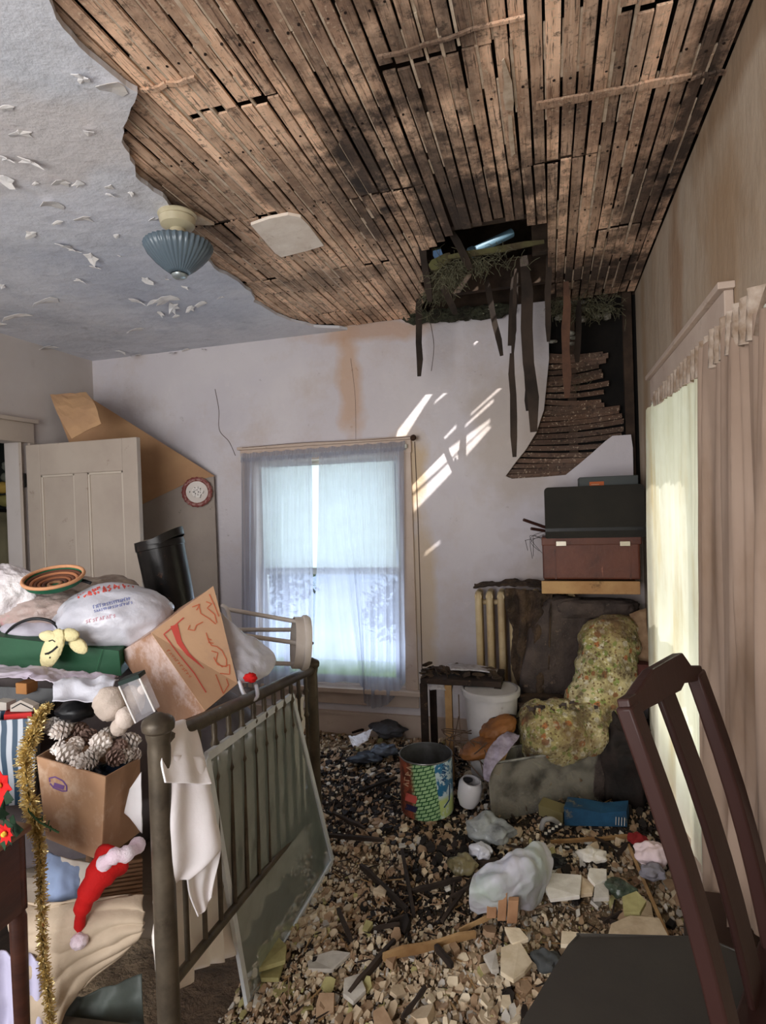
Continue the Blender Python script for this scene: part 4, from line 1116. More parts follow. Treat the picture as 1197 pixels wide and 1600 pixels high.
# ---- long green box, mittens
f_ = D_([(-60, 988, 1.86), (186, 1017, 1.84), (190, 1056, 1.84), (-60, 1046, 1.86)])
ex_ = D(215, 1000, 2.05)-D(186, 1017, 1.84); ex_.z = 0.01
gbx = thing('green_box', f_[3], 'long dark green cardboard box under the bags at left', 'box')
mb = MB(); mb.prism(f_, ex_); mb.build('box_body', M('dark_green_card', (22, 78, 48), (18, 66, 40), scale=5, rough=.5, bump=.1), gbx, bevel=.002)
mb = MB(); a = D(150, 1050, 1.835); mb.bar(D(150, 1048, 1.836), D(160, 1015, 1.836), .0015, .001); mb.build('fold_line', M('worn_green', (60, 120, 84), bump=0), gbx)
mt_y = M('yellow_knit', (226, 216, 170), (212, 200, 150), scale=10, bump=.8, bscale=90, bdist=.004)
for lab, c, rx_, rz_, tilt in (('pale yellow mitten with black snowman print hanging over the green box', (82, 1014, 1.79), .044, .062, .3), ('second pale yellow mitten, small end showing under the white bag', (122, 1008, 1.80), .034, .026, -.2)):
    m_ = thing('mitten', D(*c), lab, 'mitten'); mb = MB(); c0_ = D(*c)
    ax = V(math.cos(tilt), 0, math.sin(tilt))*-1; az = V(-math.sin(tilt)*-1, 0, math.cos(tilt))
    blob(mb, c0_, ax*rx_, (0, .012, 0), az*rz_, amp=.06, fs=2, seed=4, sub=4)
    if rz_ > .04: blob(mb, D(76, 994, 1.79), (.034, 0, 0), (0, .012, 0), (0, 0, .017), amp=.06, sub=3); blob(mb, D(108, 992, 1.79), (.036, 0, 0), (0, .014, 0), (0, 0, .020), amp=.06, sub=3)
    kn = mb.build('knit', mt_y, m_, smooth=180)
    if rz_ > .04: decals(mb, [([(70, 1022), (78, 1020)], 3), ([(74, 1022), (82, 1017), (90, 1010)], 3.2), ([(77, 1027), (79, 1028)], 3), ([(76, 1002), (82, 1000), (86, 1003)], 1.8)], 'snowman_print', mat_black, kn)

# ---- white plastic bag with red and blue print
wb_ = thing('plastic_bag', D(180, 1015, 2.0), 'stuffed white plastic shopping bag with red and blue lettering on the green box', 'bag')
mb = MB(); ctr = D(180, 966, 2.0); blob(mb, ctr, CR*.19, CF*.15, CU*.115, sub=5, amp=.05, fs=1.6, seed=11)
for i, p in enumerate(mb.v):
    q = p-ctr; mb.v[i] = p+q.normalized()*.010*crease(q*11+V(3, 3, 3))
wbb = mb.build('bag_body', mat_bagw, wb_, smooth=180)
decals(mb, scrib(122, 935, 176, 922, 9, 7, 3.2)+scrib(178, 921, 212, 917, 7, 5, 3.0), 'red_lettering', mat_redp, wbb)
decals(mb, scrib(146, 951, 205, 937, 5, 17, 1.3)+scrib(147, 957, 208, 943, 4, 17, 1.2), 'blue_lettering', mat_bluep, wbb)
decals(mb, scrib(134, 974, 182, 964, 5, 9, 1.4), 'pink_lettering', M('pink_print', (196, 140, 152), bump=0), wbb)
# ---- woven tray with green rim
bw = thing('woven_basket', D(84, 905, 2.15), 'green-rimmed shallow woven basket lying on top of the white bags', 'basket')
c0_ = D(84, 903, 1.96); ax_ = V(0.12, -0.30, 1).normalized()
mb = MB(); R0 = .094; mb.lathe([(.001, -.034), (R0*.6, -.032), (R0*.9, -.018), (R0, 0), (R0*.97, 0), (R0*.88, -.014), (R0*.6, -.024), (.001, -.026)], c0_, axis=ax_, n=40)
mb.build('bowl', M('basket_green', (24, 108, 74), (18, 84, 58), scale=20, rough=.6), bw, smooth=50)
for k, (r, colr) in enumerate([(.97, (206, 150, 110)), (.86, (96, 62, 46)), (.74, (180, 120, 84)), (.62, (104, 66, 48)), (.5, (150, 96, 66)), (.36, (90, 60, 48)), (.2, (150, 110, 80))]):
    mb = MB(); zz = [0.003, -.010, -.014, -.018, -.021, -.023, -.024][k]
    mb.lathe([(R0*r+.006*math.cos(a), zz+.006*math.sin(a)) for a in [2*PI*i/8 for i in range(9)]], c0_, axis=ax_, n=36)
    mb.build('coil', M('coil_%d' % 0, colr, bump=.5, bscale=150), bw, smooth=180)
mb = MB(); mb.tube(interp(D_([(92, 915, 2.02), (110, 908, 2.0), (128, 907, 2.0), (142, 911, 2.0)]), 10), [.003]*4+[.006]*6, n=8); tag(mb.build('spatula', mat_black, smooth=60), 'black long handle poking out behind the white shopping bag', 'utensil')
# ---- crumpled bags at left
for lab, c, r, seed, mat in (
    ('crumpled white plastic bag at the left edge, topmost of the pile', (14, 932, 2.02), (.13, .10, .10), 3, M('bag_grey', (234, 228, 228), (206, 198, 200), scale=14, rough=.35, bump=.8, bscale=20, bdist=.01)),
    ('clear bag with pink print and dull beige contents under the woven basket', (72, 962, 2.02), (.15, .10, .08), 5, M('bag_pink', (178, 162, 156), (160, 138, 130), scale=9, rough=.3, bump=.7, bscale=14, bdist=.01, layers=[((196, 120, 136), 8, .62, .72, .7)])),
    ('beige bag stuffed between the woven basket and the white shopping bag', (150, 922, 2.25), (.15, .1, .055), 8, M('bag_beige', (170, 156, 140), (120, 100, 92), scale=14, rough=.4, bump=.6))):
    mb = MB(); blob(mb, D(*c), CR*r[0], CF*r[1], CU*r[2], sub=5, amp=.08, fs=2, seed=seed)
    for i, p in enumerate(mb.v):
        q = p-D(*c); mb.v[i] = p+q.normalized()*.016*crease(q*13+V(seed, 3, 3))
    tag(mb.build('plastic_bag', mat, smooth=180), lab, 'bag')
hb = thing('handbag', D(45, 995, 1.95), 'small white handbag with black piping lying on the green box at left', 'bag')
mb = MB(); blob(mb, D(52, 985, 1.97), CR*.10, CF*.08, CU*.045, sub=4, amp=.06, fs=2, seed=2); mb.build('bag_body', M('lilac_white', (190, 184, 196), (170, 166, 176), scale=8, rough=.4), hb, smooth=180)
mb = MB(); mb.tube(interp(D_([(4, 998, 1.90), (22, 978, 1.89), (50, 967, 1.885), (78, 970, 1.89), (92, 982, 1.9)]), 24), .005, n=8); mb.build('piping', mat_black, hb, smooth=180)

# ---- big printed carton leaning on the rail
F = D_([(236, 990, 1.78), (333, 917, 1.96), (345, 962, 1.93), (371, 1069, 1.80), (320, 1112, 1.66)])
e_ = D(186, 1020, 1.90)-F[0]
pc = thing('printed_carton', F[4], 'large tan carton with red printed swoosh, tipped over onto the footboard rail', 'box')
mb = MB(); mb.prism(F, e_); mb.build('carton_body', M('peeled_card', (176, 138, 112), (150, 112, 88), scale=7, bump=.4, bscale=16, layers=[((206, 184, 176), 5, .54, .64, .8), ((122, 88, 70), 11, .58, .7, .6)]), pc, bevel=.002)
mb3 = MB(); n_f = (F[1]-F[0]).cross(F[4]-F[0]).normalized()
if n_f.dot(CAMP-F[0]) < 0: n_f = -n_f
mb3.prism([p+n_f*.002 for p in F], n_f*.003); pfl = mb3.build('printed_flap', mat_card2, pc)
def q6(pts): return [(180+x/5.985, 910+y/5.985) for x, y in pts]
decals(mb3, [(q6([(640, 330), (560, 400), (455, 485), (600, 680), (740, 850), (850, 1030)]), 1.8),
             (q6([(550, 400), (600, 560), (680, 670), (760, 740), (830, 805)]), lambda u: 11*(1-u)+1)], 'red_swoosh', mat_redp, pfl, .002)
st_ = [(q6(p), 1.5) for p in ([(720, 230), (790, 205), (760, 260)], [(780, 200), (800, 290), (880, 340), (940, 390)], [(850, 180), (900, 200), (860, 240), (930, 300), (950, 380)], [(880, 110), (930, 220), (970, 320)],
      [(700, 400), (680, 440), (740, 450), (760, 400), (820, 370)], [(850, 470), (870, 540), (900, 590), (950, 600), (1000, 640), (1040, 720), (1040, 790), (960, 770), (920, 700)],
      [(900, 640), (960, 660), (940, 740), (1000, 790), (1070, 770), (1070, 860), (980, 850)], [(940, 860), (980, 960), (1010, 1040), (1060, 960), (1040, 900)], [(860, 520), (900, 540)], [(870, 560), (920, 570)], [(1090, 620), (1110, 700)])]
decals(mb3, st_+scrib(*q6([(480, 640)])[0], *q6([(700, 900)])[0], 4, 11, 1.1), 'orange_script', mat_orp, pfl, .002)

# ---- white bag hung over the far part of the rail
P = sheet([D_([(342, 956, 1.98), (350, 962, 1.98), (356, 985, 1.98)]), D_([(352, 1000, 1.94), (378, 996, 1.96), (408, 1004, 2.0)]), D_([(364, 1036, 1.87), (395, 1032, 1.90), (430, 1032, 1.97)]),
           D_([(374, 1070, 1.79), (396, 1066, 1.83), (416, 1056, 1.90)])], 36, 36, amp=.006, fs=12, seed=5)
hbg = thing('hanging_bag', D(395, 1092, 1.86), 'thin white plastic bag with red emblem hooked over the footboard below the white stool', 'bag')
mb = MB(); mb.grid(P); mb.build('bag_body', mat_bagw, hbg, smooth=180, solid=.002)
mb = MB(); mb.tube(interp(D_([(374, 1064, 1.79), (380, 1082, 1.78), (392, 1094, 1.79), (402, 1088, 1.81), (400, 1070, 1.83)]), 16), .006, n=8); mb.build('handle', mat_bagw, hbg, smooth=180)
mb = MB(); blob(mb, D(391, 1059, 1.80), (.018, 0, 0), (0, .012, 0), (0, 0, .012), amp=.4, fs=4, sub=3); mb.build('emblem', mat_red, hbg, smooth=180)

# ---- white stool on its side
stl = thing('stool', D(420, 1040, 2.3), 'white metal stool lying on its side across the far end of the footboard', 'stool')
mat_st = M('white_enamel', (216, 208, 200), (196, 186, 176), scale=8, rough=.4, bump=.1)
sc_ = D(470, 1004, 2.26); axs = (CR*.96+CF*.26+CU*-.06).normalized()
mb = MB(); mb.lathe([(.001, .0), (.09, 0), (.104, .004), (.106, .016), (.098, .030), (.06, .036), (.001, .038)], sc_, axis=axs, n=36); mb.build('seat', mat_st, stl, smooth=40)
mb = MB(); mb.lathe([(.094, -.03), (.098, -.03), (.098, .002), (.094, .002)], sc_, axis=axs, n=36); mb.build('seat_rim', mat_st, stl, smooth=40)
for (a, b, dep) in (((468, 972), (356, 952), (2.27, 2.28)), ((474, 1006), (360, 990), (2.22, 2.16)), ((470, 1038), (372, 1034), (2.26, 2.15)), ((466, 984), (362, 984), (2.38, 2.38))):
    mb = MB(); mb.tube([D(*a, dep[0]), D(*b, dep[1])], .0085, n=8); mb.build('leg', mat_st, stl, smooth=50)
mb = MB(); mb.tube(interp(D_([(347, 946, 2.30), (356, 955, 2.27), (360, 990, 2.16), (352, 1020, 2.14), (366, 1036, 2.15)]), 16), .008, n=8); mb.build('ring', mat_st, stl, smooth=50)
for p in ((488, 1005, 2.2), (466, 1000, 2.2)):
    mb = MB(); blob(mb, D(*p), (.006, 0, 0), (0, .006, 0), (0, 0, .006), sub=2, amp=0); mb.build('rubber_foot', mat_black, stl, smooth=180)

# ---- white shirt over the footboard
sh_ = thing('white_shirt', D(300, 1300, 1.40), 'white cloth shirt hung over the footboard next to the near bedpost', 'shirt')
P = sheet([D_([(262, 1128, 1.38), (285, 1128, 1.42), (304, 1134, 1.46)]), D_([(252, 1136, 1.31), (282, 1140, 1.37), (308, 1150, 1.43)]),
           D_([(250, 1190, 1.285), (290, 1195, 1.34), (318, 1192, 1.40)]), D_([(256, 1223, 1.28), (292, 1224, 1.33), (329, 1226, 1.38)])], 30, 30, amp=.002, fs=9, seed=2, folds=2, famp=.003)
mb = MB(); mb.grid(P); mb.build('yoke', mat_white, sh_, smooth=180, solid=.004)
P = sheet([D_([(249, 1180, 1.30), (290, 1180, 1.35), (320, 1185, 1.41)]), D_([(250, 1270, 1.29), (290, 1270, 1.33), (338, 1280, 1.39)]),
           D_([(251, 1340, 1.29), (290, 1345, 1.33), (343, 1330, 1.39)]), D_([(250, 1378, 1.295), (276, 1380, 1.32), (300, 1366, 1.35)])], 34, 34, amp=.002, fs=6, seed=4, folds=2, famp=.006)
mb = MB(); mb.grid(P); mb.build('front_panel', mat_white, sh_, smooth=180, solid=.004)
P = sheet([D_([(285, 1260, 1.355), (318, 1260, 1.40), (340, 1290, 1.42)]), D_([(288, 1340, 1.35), (318, 1340, 1.39), (344, 1325, 1.42)]),
           D_([(292, 1395, 1.345), (312, 1390, 1.38), (334, 1375, 1.41)]), D_([(306, 1432, 1.35), (318, 1424, 1.37), (330, 1402, 1.39)])], 30, 34, amp=.002, fs=6, seed=14, folds=2, famp=.005)
mb = MB(); mb.grid(P); mb.build('sleeve', mat_white, sh_, smooth=180, solid=.004)
# ---- white sheet hanging inside the footboard
def bq(s, u, py):  # point just behind the footboard at picture height py
    p = b0.lerp(b1, u)+L_*s; return V(p.x, p.y, zat(p.x, p.y, py))
P = sheet([[bq(.04, .03, 1235), bq(.04, .2, 1205), bq(.04, .4, 1165), bq(.04, .7, 1120), bq(.04, .98, 1085)],
           [bq(.05, .03, 1420), bq(.05, .2, 1380), bq(.05, .4, 1300), bq(.05, .7, 1230), bq(.05, .98, 1190)],
           [bq(.04, .02, 1590), bq(.03, .16, 1515), bq(.04, .35, 1490), bq(.04, .6, 1400), bq(.04, .98, 1330)]], 90, 30, amp=.008, fs=6, seed=3, folds=10, famp=.014)
mb = MB(); mb.grid(P); tag(mb.build('bedsheet', M('ivory_sheet', (248, 244, 240), (234, 226, 216), scale=4, layers=[((190, 164, 136), 7, .6, .74, .5)]), smooth=180, solid=.003), 'long ivory sheet hanging behind the footboard spindles to near the floor', 'sheet')
P = sheet([D_([(205, 1230, 1.50), (222, 1205, 1.5)]), D_([(196, 1268, 1.5), (224, 1300, 1.5)])], 10, 12, amp=.01, fs=10)
mb = MB(); mb.grid(P); tag(mb.build('white_rag', mat_white, smooth=180, solid=.003), 'small white rag showing between the pine cone box and bedpost', 'rag')

# ---- window screen leaning on the footboard
S = [D(322, 1183, 1.50), D(456, 1087, 2.20), onZ(519, 1345, 0.06), onZ(388, 1572, 0.03)]
scn = thing('window_screen', (S[2]+S[3])/2, 'aluminium framed window screen leaning against the footboard', 'window screen')
mat_al = M('aluminium', (232, 238, 242), (212, 218, 224), scale=12, rough=.5, metal=.1, bump=.1)
for i, (a, b) in enumerate(((0, 1), (1, 2), (2, 3), (3, 0))):
    mb = MB(); mb.bar(S[a], S[b], .024, .012, up=(S[1]-S[0]).cross(S[3]-S[0])); mb.build('frame_bar', mat_al, scn, bevel=.001)
mat_mesh = plastic('insect_mesh', (138, 150, 146), .44, .6, True)
mb = MB(); mb.grid([[S[0].lerp(S[1], .015+.97*i/8).lerp(S[3].lerp(S[2], .015+.97*i/8), .015+.97*j/8) for i in range(9)] for j in range(9)]); mb.build('mesh', mat_mesh, scn)
P = sheet([D_([(512, 1325, 2.55), (518, 1335, 2.52)]), D_([(503, 1368, 2.45), (517, 1372, 2.40)])], 6, 10)
mb = MB(); mb.grid(P); tag(mb.build('white_scrap', mat_white, solid=.004), 'narrow white scrap at the lower right corner of the window screen', 'scrap')

# ---- dark metal bin against the board
cn = thing('metal_bin', D(262, 950, 2.62), 'battered black metal bin standing crooked between door and printed carton', 'bin')
ct, cbm = D(249, 846, 2.62), D(276, 975, 2.62); axn = (ct-cbm).normalized(); Lc = (ct-cbm).length
mat_bin = M('black_enamel', (40, 38, 36), (28, 26, 26), scale=8, rough=.3, metal=.3, bump=.4, bscale=12, layers=[((120, 82, 62), 10, .63, .7, .7)])
mb = MB(); mb.lathe([(.092, 0), (.100, Lc*.5), (.102, Lc-.03), (.106, Lc-.028), (.106, Lc-.01), (.103, Lc), (.097, Lc)], cbm, axis=axn, n=32); mb.build('body', mat_bin, cn, smooth=50)
lx = axn.cross(CF).normalized()
mb = MB(); mb.lathe([(.105, Lc-.026), (.105, Lc), (.104, Lc+.012), (.08, Lc+.016), (.001, Lc+.018)], cbm, axis=axn, n=32)
for i, p in enumerate(mb.v):
    q = (p-ct).dot(lx); mb.v[i] = p+axn*(max(0, -q)*0.0+max(0, q)*0.0)+V(0, 0, max(0, (p-ct).dot(CR))*.35)
mb.build('lid', mat_bin, cn, smooth=50)

# ---- fibreboard with slanting top across the corner
pA = V(XL+0.04, onX(78, 640, XL).y, 0); pB = V(onY(342, 800, YB-0.03).x, YB-0.035, 0)
nB = (pB-pA).cross(V(0, 0, 1)).normalized()
if nB.dot(CAMP-pA) < 0: nB = -nB
def ob(px, py): return onP(px, py, pA, nB)
brd = thing('leaning_board', (pA+pB)/2, 'large grey-painted board with slanted brown top edge leaning in the left back corner', 'board')
low = [ob(95, 690), ob(215, 792), ob(300, 748), ob(337, 745), ob(342, 800), ob(342, 950)]
mb = MB(); lw = [ob(100, 700), ob(335, 745), ob(339, 850)]
bz = V(ob(341, 950).x, ob(341, 950).y, 0.0); 
mb.prism([ob(112, 690), ob(334, 745), ob(338, 850), V(bz.x, bz.y, 0.01), V(pA.x+.12, pA.y+(pB-pA).normalized().y*.12, 0.01)], nB*-0.012)
mb.build('lower_panel', M('grey_paint_board', (158, 146, 136), (148, 136, 128), scale=3, layers=[((120, 96, 78), 8, .62, .7, .8), ((92, 96, 84), 14, .66, .72, .8)]), brd)
mb = MB(); mb.prism([ob(80, 618), ob(132, 616), ob(336, 744), ob(298, 752), ob(214, 792), ob(112, 700)], nB*.006)
mb.build('brown_band', M('fibreboard', (176, 138, 102), (162, 124, 92), scale=4, bump=.2, layers=[((142, 108, 80), 7, .58, .7, .5)]), brd)
mb = MB(); P = sheet([D_([(79, 618, 3.72), (135, 614, 3.72)]), D_([(92, 650, 3.60), (150, 634, 3.60)]), D_([(113, 686, 3.54), (158, 662, 3.54)])], 10, 10, amp=.006, fs=8); mb.grid(P)
mb.build('folded_flap', M('flap_board', (184, 146, 108), (168, 132, 100), scale=5), brd, solid=.006)
pt = thing('decorative_plate', ob(309, 769)+nB*.03, 'round cream plate with dark red rim hung at the corner of the slanted board', 'plate')
cpl = ob(309, 769)+nB*.012
mb = MB(); mb.lathe([(.001, .006), (.065, .006), (.068, .010), (.075, .012), (.001, .0)], cpl, axis=nB, n=40); mb.build('plate_disc', M('cream_china', (206, 196, 188), rough=.3, bump=0), pt, smooth=40)
mb = MB(); mb.lathe([(.075, .011), (.082, .016), (.098, .018), (.105, .010), (.098, .002), (.075, .004)], cpl, axis=nB, n=60, rib=.03, ribn=20); mb.build('rim', M('dark_red_rim', (120, 56, 52), (150, 108, 100), scale=50, rough=.5, lo=.5, hi=.55), pt, smooth=60)
mb = MB()
u1 = nB.cross(V(0, 0, 1)).normalized(); 
for k in range(26):
    an = k*.5; r = rnd(.01, .055); c = cpl+nB*.011+u1*math.cos(an)*r+V(0, 0, math.sin(an)*r*.9); mb.bar(c, c+V(rnd(-.012, .012), 0, rnd(-.012, .012))+u1*rnd(-.01, .01), .004, .002)
mb.build('painted_motif', mat_black, pt)

# ---- things inside the closet
for i, (lab, pts_, mat) in enumerate((
    ('olive green coat hanging in the closet doorway', [[(-25, 806, 4.3), (15, 800, 4.3), (45, 815, 4.3)], [(-30, 860, 4.3), (15, 860, 4.2), (52, 870, 4.3)], [(-30, 1000, 4.3), (15, 1000, 4.2), (60, 1000, 4.3)]], M('olive_coat', (150, 142, 112), (128, 120, 94), scale=4)),
    ('pale strap-like coat sleeve beside the olive coat in the closet', [[(18, 812, 4.15), (28, 806, 4.15)], [(28, 850, 4.15), (42, 845, 4.15)], [(42, 950, 4.15), (56, 950, 4.15)]], M('pale_coat', (176, 168, 142), scale=4)))):
    P = sheet([D_(r) for r in pts_], 24, 24, amp=.02, fs=4, seed=i, folds=4, famp=.02); mb = MB(); mb.grid(P); tag(mb.build('coat', mat, smooth=180, solid=.02), lab, 'coat')
for lab, c, r, colr in (('small pale disc-shaped hat on the closet shelf, upper one', (17, 728, 4.3), .055, (150, 152, 140)), ('larger pale round hat on the closet shelf, below the small one', (21, 746, 4.25), .085, (140, 142, 128)),
                        ('bright yellow bundle at the left edge on the closet shelf', (3, 762, 4.2), .05, (206, 170, 84)), ('dull yellow folded bundle lowest on the closet shelf', (14, 782, 4.2), .085, (150, 142, 84))):
    mb = MB(); blob(mb, D(*c), CR*r, CF*.05, CU*r*(.8 if r < .08 else .5), amp=.15, fs=3, sub=3, seed=c[0]); tag(mb.build('hat' if 'hat' in lab else 'bundle', M('closet_item', colr, bump=.3), smooth=180), lab, 'hat' if 'hat' in lab else 'bundle')
mb = MB(); p = D(10, 795, 4.3); mb.box((XL-1.15, 2.4, p.z-.02), (XL-.6, YB-.02, p.z)); struct(mb.build('trim_3', mat_dark))
mb = MB(); p = D(10, 808, 4.28); mb.tube([V(p.x-.3, 2.5, p.z+.05), V(p.x+.1, YB, p.z+.05)], .012); tag(mb.build('clothes_rail', mat_dark), 'dark clothes rail inside the closet', 'rail')
# ================================================================== CEILING LAMP, FLAKES, HOLE
lp = onZ(277, 335, ZC); 
lamp = thing('ceiling_lamp', lp, 'fluted blue-grey glass ceiling lamp with cream canopy', 'ceiling lamp')
mat_cream = M('cream_porcelain', (196, 186, 160), (180, 170, 142), scale=8, rough=.35, bump=.1)
Dl = (lp-CAMP).dot(CF)
def lz(py): return zat(lp.x, lp.y, py)
z1, z2, z3, z4 = lz(350), lz(372), lz(384), lz(440)
rl = 51*Dl/FOC
mb = MB(); mb.lathe([(.001, ZC), (.072, ZC), (.074, ZC-.006), (.066, ZC-.014), (.070, ZC-.020), (.064, ZC-.045), (.045, ZC-.056), (.030, ZC-.060), (.030, z2)], (lp.x, lp.y, 0), n=36); mb.build('canopy', mat_cream, lamp, smooth=40)
def lampglass():
    t = NT('blue_glass'); t.b.inputs['Base Color'].default_value = lin((104, 120, 132)); t.b.inputs['Roughness'].default_value = .25
    t.b.inputs['Transmission Weight'].default_value = .3; return t.m
zt_ = z3
mb = MB(); mb.lathe([(rl*.35, zt_+.012), (rl*.98, zt_+.002), (rl, zt_-.004), (rl*.90, zt_-.030), (rl*.70, zt_-.060), (rl*.50, zt_-.084), (rl*.34, zt_-.100), (rl*.24, zt_-.110)], (lp.x, lp.y, 0), n=144, rib=.028, ribn=36)
mb.build('glass_shade', lampglass(), lamp, smooth=60, solid=.004)
mb = MB(); mb.lathe([(rl*.24, zt_-.114), (rl*.22, zt_-.122), (rl*.16, zt_-.128), (.001, zt_-.130)], (lp.x, lp.y, 0), n=20); mb.build('finial', M('silver', (150, 158, 160), metal=.5, rough=.3), lamp, smooth=40)
mb = MB(); mb.tube([V(lp.x, lp.y, z2), V(lp.x, lp.y, zt_-.115)], .006); mb.build('rod', mat_cream, lamp)
# remaining chip of white plaster
def patch(px_list, z, t, name, mat, parent, curl=0):
    mb = MB(); pts = [onZ(x_, y_, z) for x_, y_ in px_list]; mb.prism(pts, (0, 0, t)); o = mb.build(name, mat, parent); return o
patch([(392, 352), (420, 342), (450, 336), (470, 340), (482, 352), (506, 384), (480, 392), (440, 402), (430, 396), (418, 382)], ZC+.008, .012, 'plaster_patch', M('plaster_patch', (238, 226, 214), (220, 204, 190), scale=8, layers=[((160, 128, 100), 9, .58, .7, .6)]), ceiling)
patch([(784, 96), (788, 92), (800, 128), (803, 160), (802, 173), (790, 172), (786, 150), (788, 130)], ZL-.006, .004, 'plaster_patch', mat_key, ceiling)
patch([(794, 180), (800, 182), (805, 240), (799, 245), (795, 215)], ZL-.006, .004, 'plaster_patch', mat_key, ceiling)
patch([(305, 335), (335, 352), (300, 352), (290, 345)], ZC+.004, .012, 'plaster_patch', mat_key, ceiling)
# peeling paint flakes
fl = [(130, 118, 34), (175, 130, 50), (8, 165, 20), (138, 202, 26), (30, 205, 30), (10, 245, 22), (48, 250, 34), (10, 280, 26), (93, 282, 28), (123, 285, 18), (80, 315, 36), (170, 290, 16), (172, 302, 16), (130, 338, 26),
      (48, 363, 20), (100, 380, 26), (115, 388, 24), (143, 400, 24), (150, 415, 18), (182, 366, 12), (188, 398, 10), (240, 340, 14), (125, 436, 18), (72, 466, 40), (25, 490, 40), (0, 505, 14), (230, 436, 20), (216, 468, 24),
      (258, 465, 36), (270, 478, 24), (240, 470, 18), (290, 448, 12), (262, 434, 12), (315, 472, 20), (345, 463, 9), (275, 492, 14), (298, 480, 16), (212, 512, 26), (250, 488, 14), (72, 540, 28), (20, 540, 16), (190, 548, 14),
      (212, 552, 20), (272, 548, 24), (290, 545, 14), (318, 543, 18), (335, 555, 10), (4, 445, 12), (55, 285, 10), (205, 300, 10), (90, 345, 14)]
for i, (px, py, w) in enumerate(fl):
    c = onZ(px, py, ZC); s = w*(c-CAMP).dot(CF)/FOC*.6
    ang = rnd(0, 6.3); ax_ = V(math.cos(ang), math.sin(ang), 0); ay_ = V(-ax_.y, ax_.x, 0); n = random.randint(9, 13)
    pts = []
    for k in range(n):
        a_ = 2*PI*k/n; r = s*rnd(.55, 1.25)*(1.0 if k % 2 else .8); x_ = math.cos(a_)*r; y_ = math.sin(a_)*r*.7
        dz = -.004-max(0, x_+s*.4)*.28-max(0, x_-s*.3)*rnd(.2, .6)
        pts.append(V(c.x, c.y, ZC)+ax_*x_+ay_*y_+V(0, 0, dz))
    cm = V(c.x, c.y, ZC-.006-s*.12); up_ = V(0, 0, .0018)
    mb = MB(); mb.add(pts+[cm]+[p+up_ for p in pts]+[cm+up_], [(k, n, (k+1) % n) for k in range(n)]+[(n+1+(k+1) % n, 2*n+1, n+1+k) for k in range(n)]+[(k, (k+1) % n, n+1+(k+1) % n, n+1+k) for k in range(n)])
    mb.build('paint_flake', mat_flake, ceiling)
# ---- wreckage in the hole
def shades_streak(p, m=14):
    if p.y >= YB: return False
    q = p+SUN*((YB-p.y)/SUN.y); v = q-CAMP; px = W/2+FOC*v.dot(CR)/v.dot(CF); py = H/2-FOC*v.dot(CU)/v.dot(CF)
    for s_ in slit_px:
        xs_ = [a[0] for a in s_]; ys_ = [a[1] for a in s_]
        if min(xs_)-m < px < max(xs_)+m and min(ys_)-m < py < max(ys_)+m: return True
    return False

mat_ins = M('mossy_insulation', (70, 72, 56), (48, 44, 36), scale=10, rough=.95, bump=1, bscale=60, bdist=.02, layers=[((120, 124, 110), 24, .6, .7, .8)])
def stick(p, q, w, t, mat, name, label=None, cat=None, group=None, parent=None, seed=0, rag=.0):
    p, q = Vector(p), Vector(q); n = 6; mb = MB(); d = (q-p).normalized(); a = d.cross(V(0, 1, 0.1)).normalized(); b = d.cross(a)
    vs = []
    for i in range(n):
        u = i/(n-1); c = p.lerp(q, u)+a*(.006*noise.noise(V(seed, u*3, 0)))*((q-p).length*4); ww = w*(1+rag*noise.noise(V(seed*2.2, u*6, 3))); 
        if rag and u in (0, 1): ww *= .6
        vs += [c+a*ww/2+b*t/2, c-a*ww/2+b*t/2, c-a*ww/2-b*t/2, c+a*ww/2-b*t/2]
    fs = []
    for j in range(n-1):
        for k in range(4): fs.append((j*4+k, j*4+(k+1) % 4, (j+1)*4+(k+1) % 4, (j+1)*4+k))
    fs += [(3, 2, 1, 0), (n*4-4, n*4-3, n*4-2, n*4-1)]
    mb.add(vs, fs); o = mb.build(name, mat, parent)
    if label: tag(o, label, cat, group)
    return o
hang = [((655, 455, 3.36), (655, 588, 3.40), .036, 'broken lath hanging from the hole, leftmost, left end over the window'), ((758, 430, 3.15), (784, 556, 3.2), .030, 'short slanting broken lath hanging in the middle of the hole'),
        ((806, 420, 3.1), (798, 540, 3.12), .044, 'short dark lath leaning left in the hole, beside the widest one'), ((800, 552, 3.05), (804, 714, 3.05), .034, 'long thin dark lath hanging lowest in front of the back wall'),
        ((818, 400, 3.0), (834, 675, 3.1), .060, 'widest dark board hanging from the hole'), ((856, 400, 3.0), (857, 534, 3.1), .030, 'short dark lath right of the widest hanging board'),
        ((884, 440, 3.1), (886, 622, 3.15), .042, 'brown lath hanging before the exposed wall laths'), ((905, 470, 3.2), (902, 566, 3.25), .032, 'dark short lath hanging rightmost near the corner'),
        ((822, 560, 3.08), (824, 642, 3.1), .022, 'narrow splinter hanging beside the widest board')]
for i, (a, b, w, lab) in enumerate(hang):
    m_ = mat_lathd if i != 6 else M('brown_lath', (96, 66, 50), (70, 48, 38), scale=8)
    stick(D(*a), D(*b), w, .008, m_, 'hanging_lath', lab, 'lath', 'broken laths hanging from the ceiling hole', seed=i+1, rag=.25)
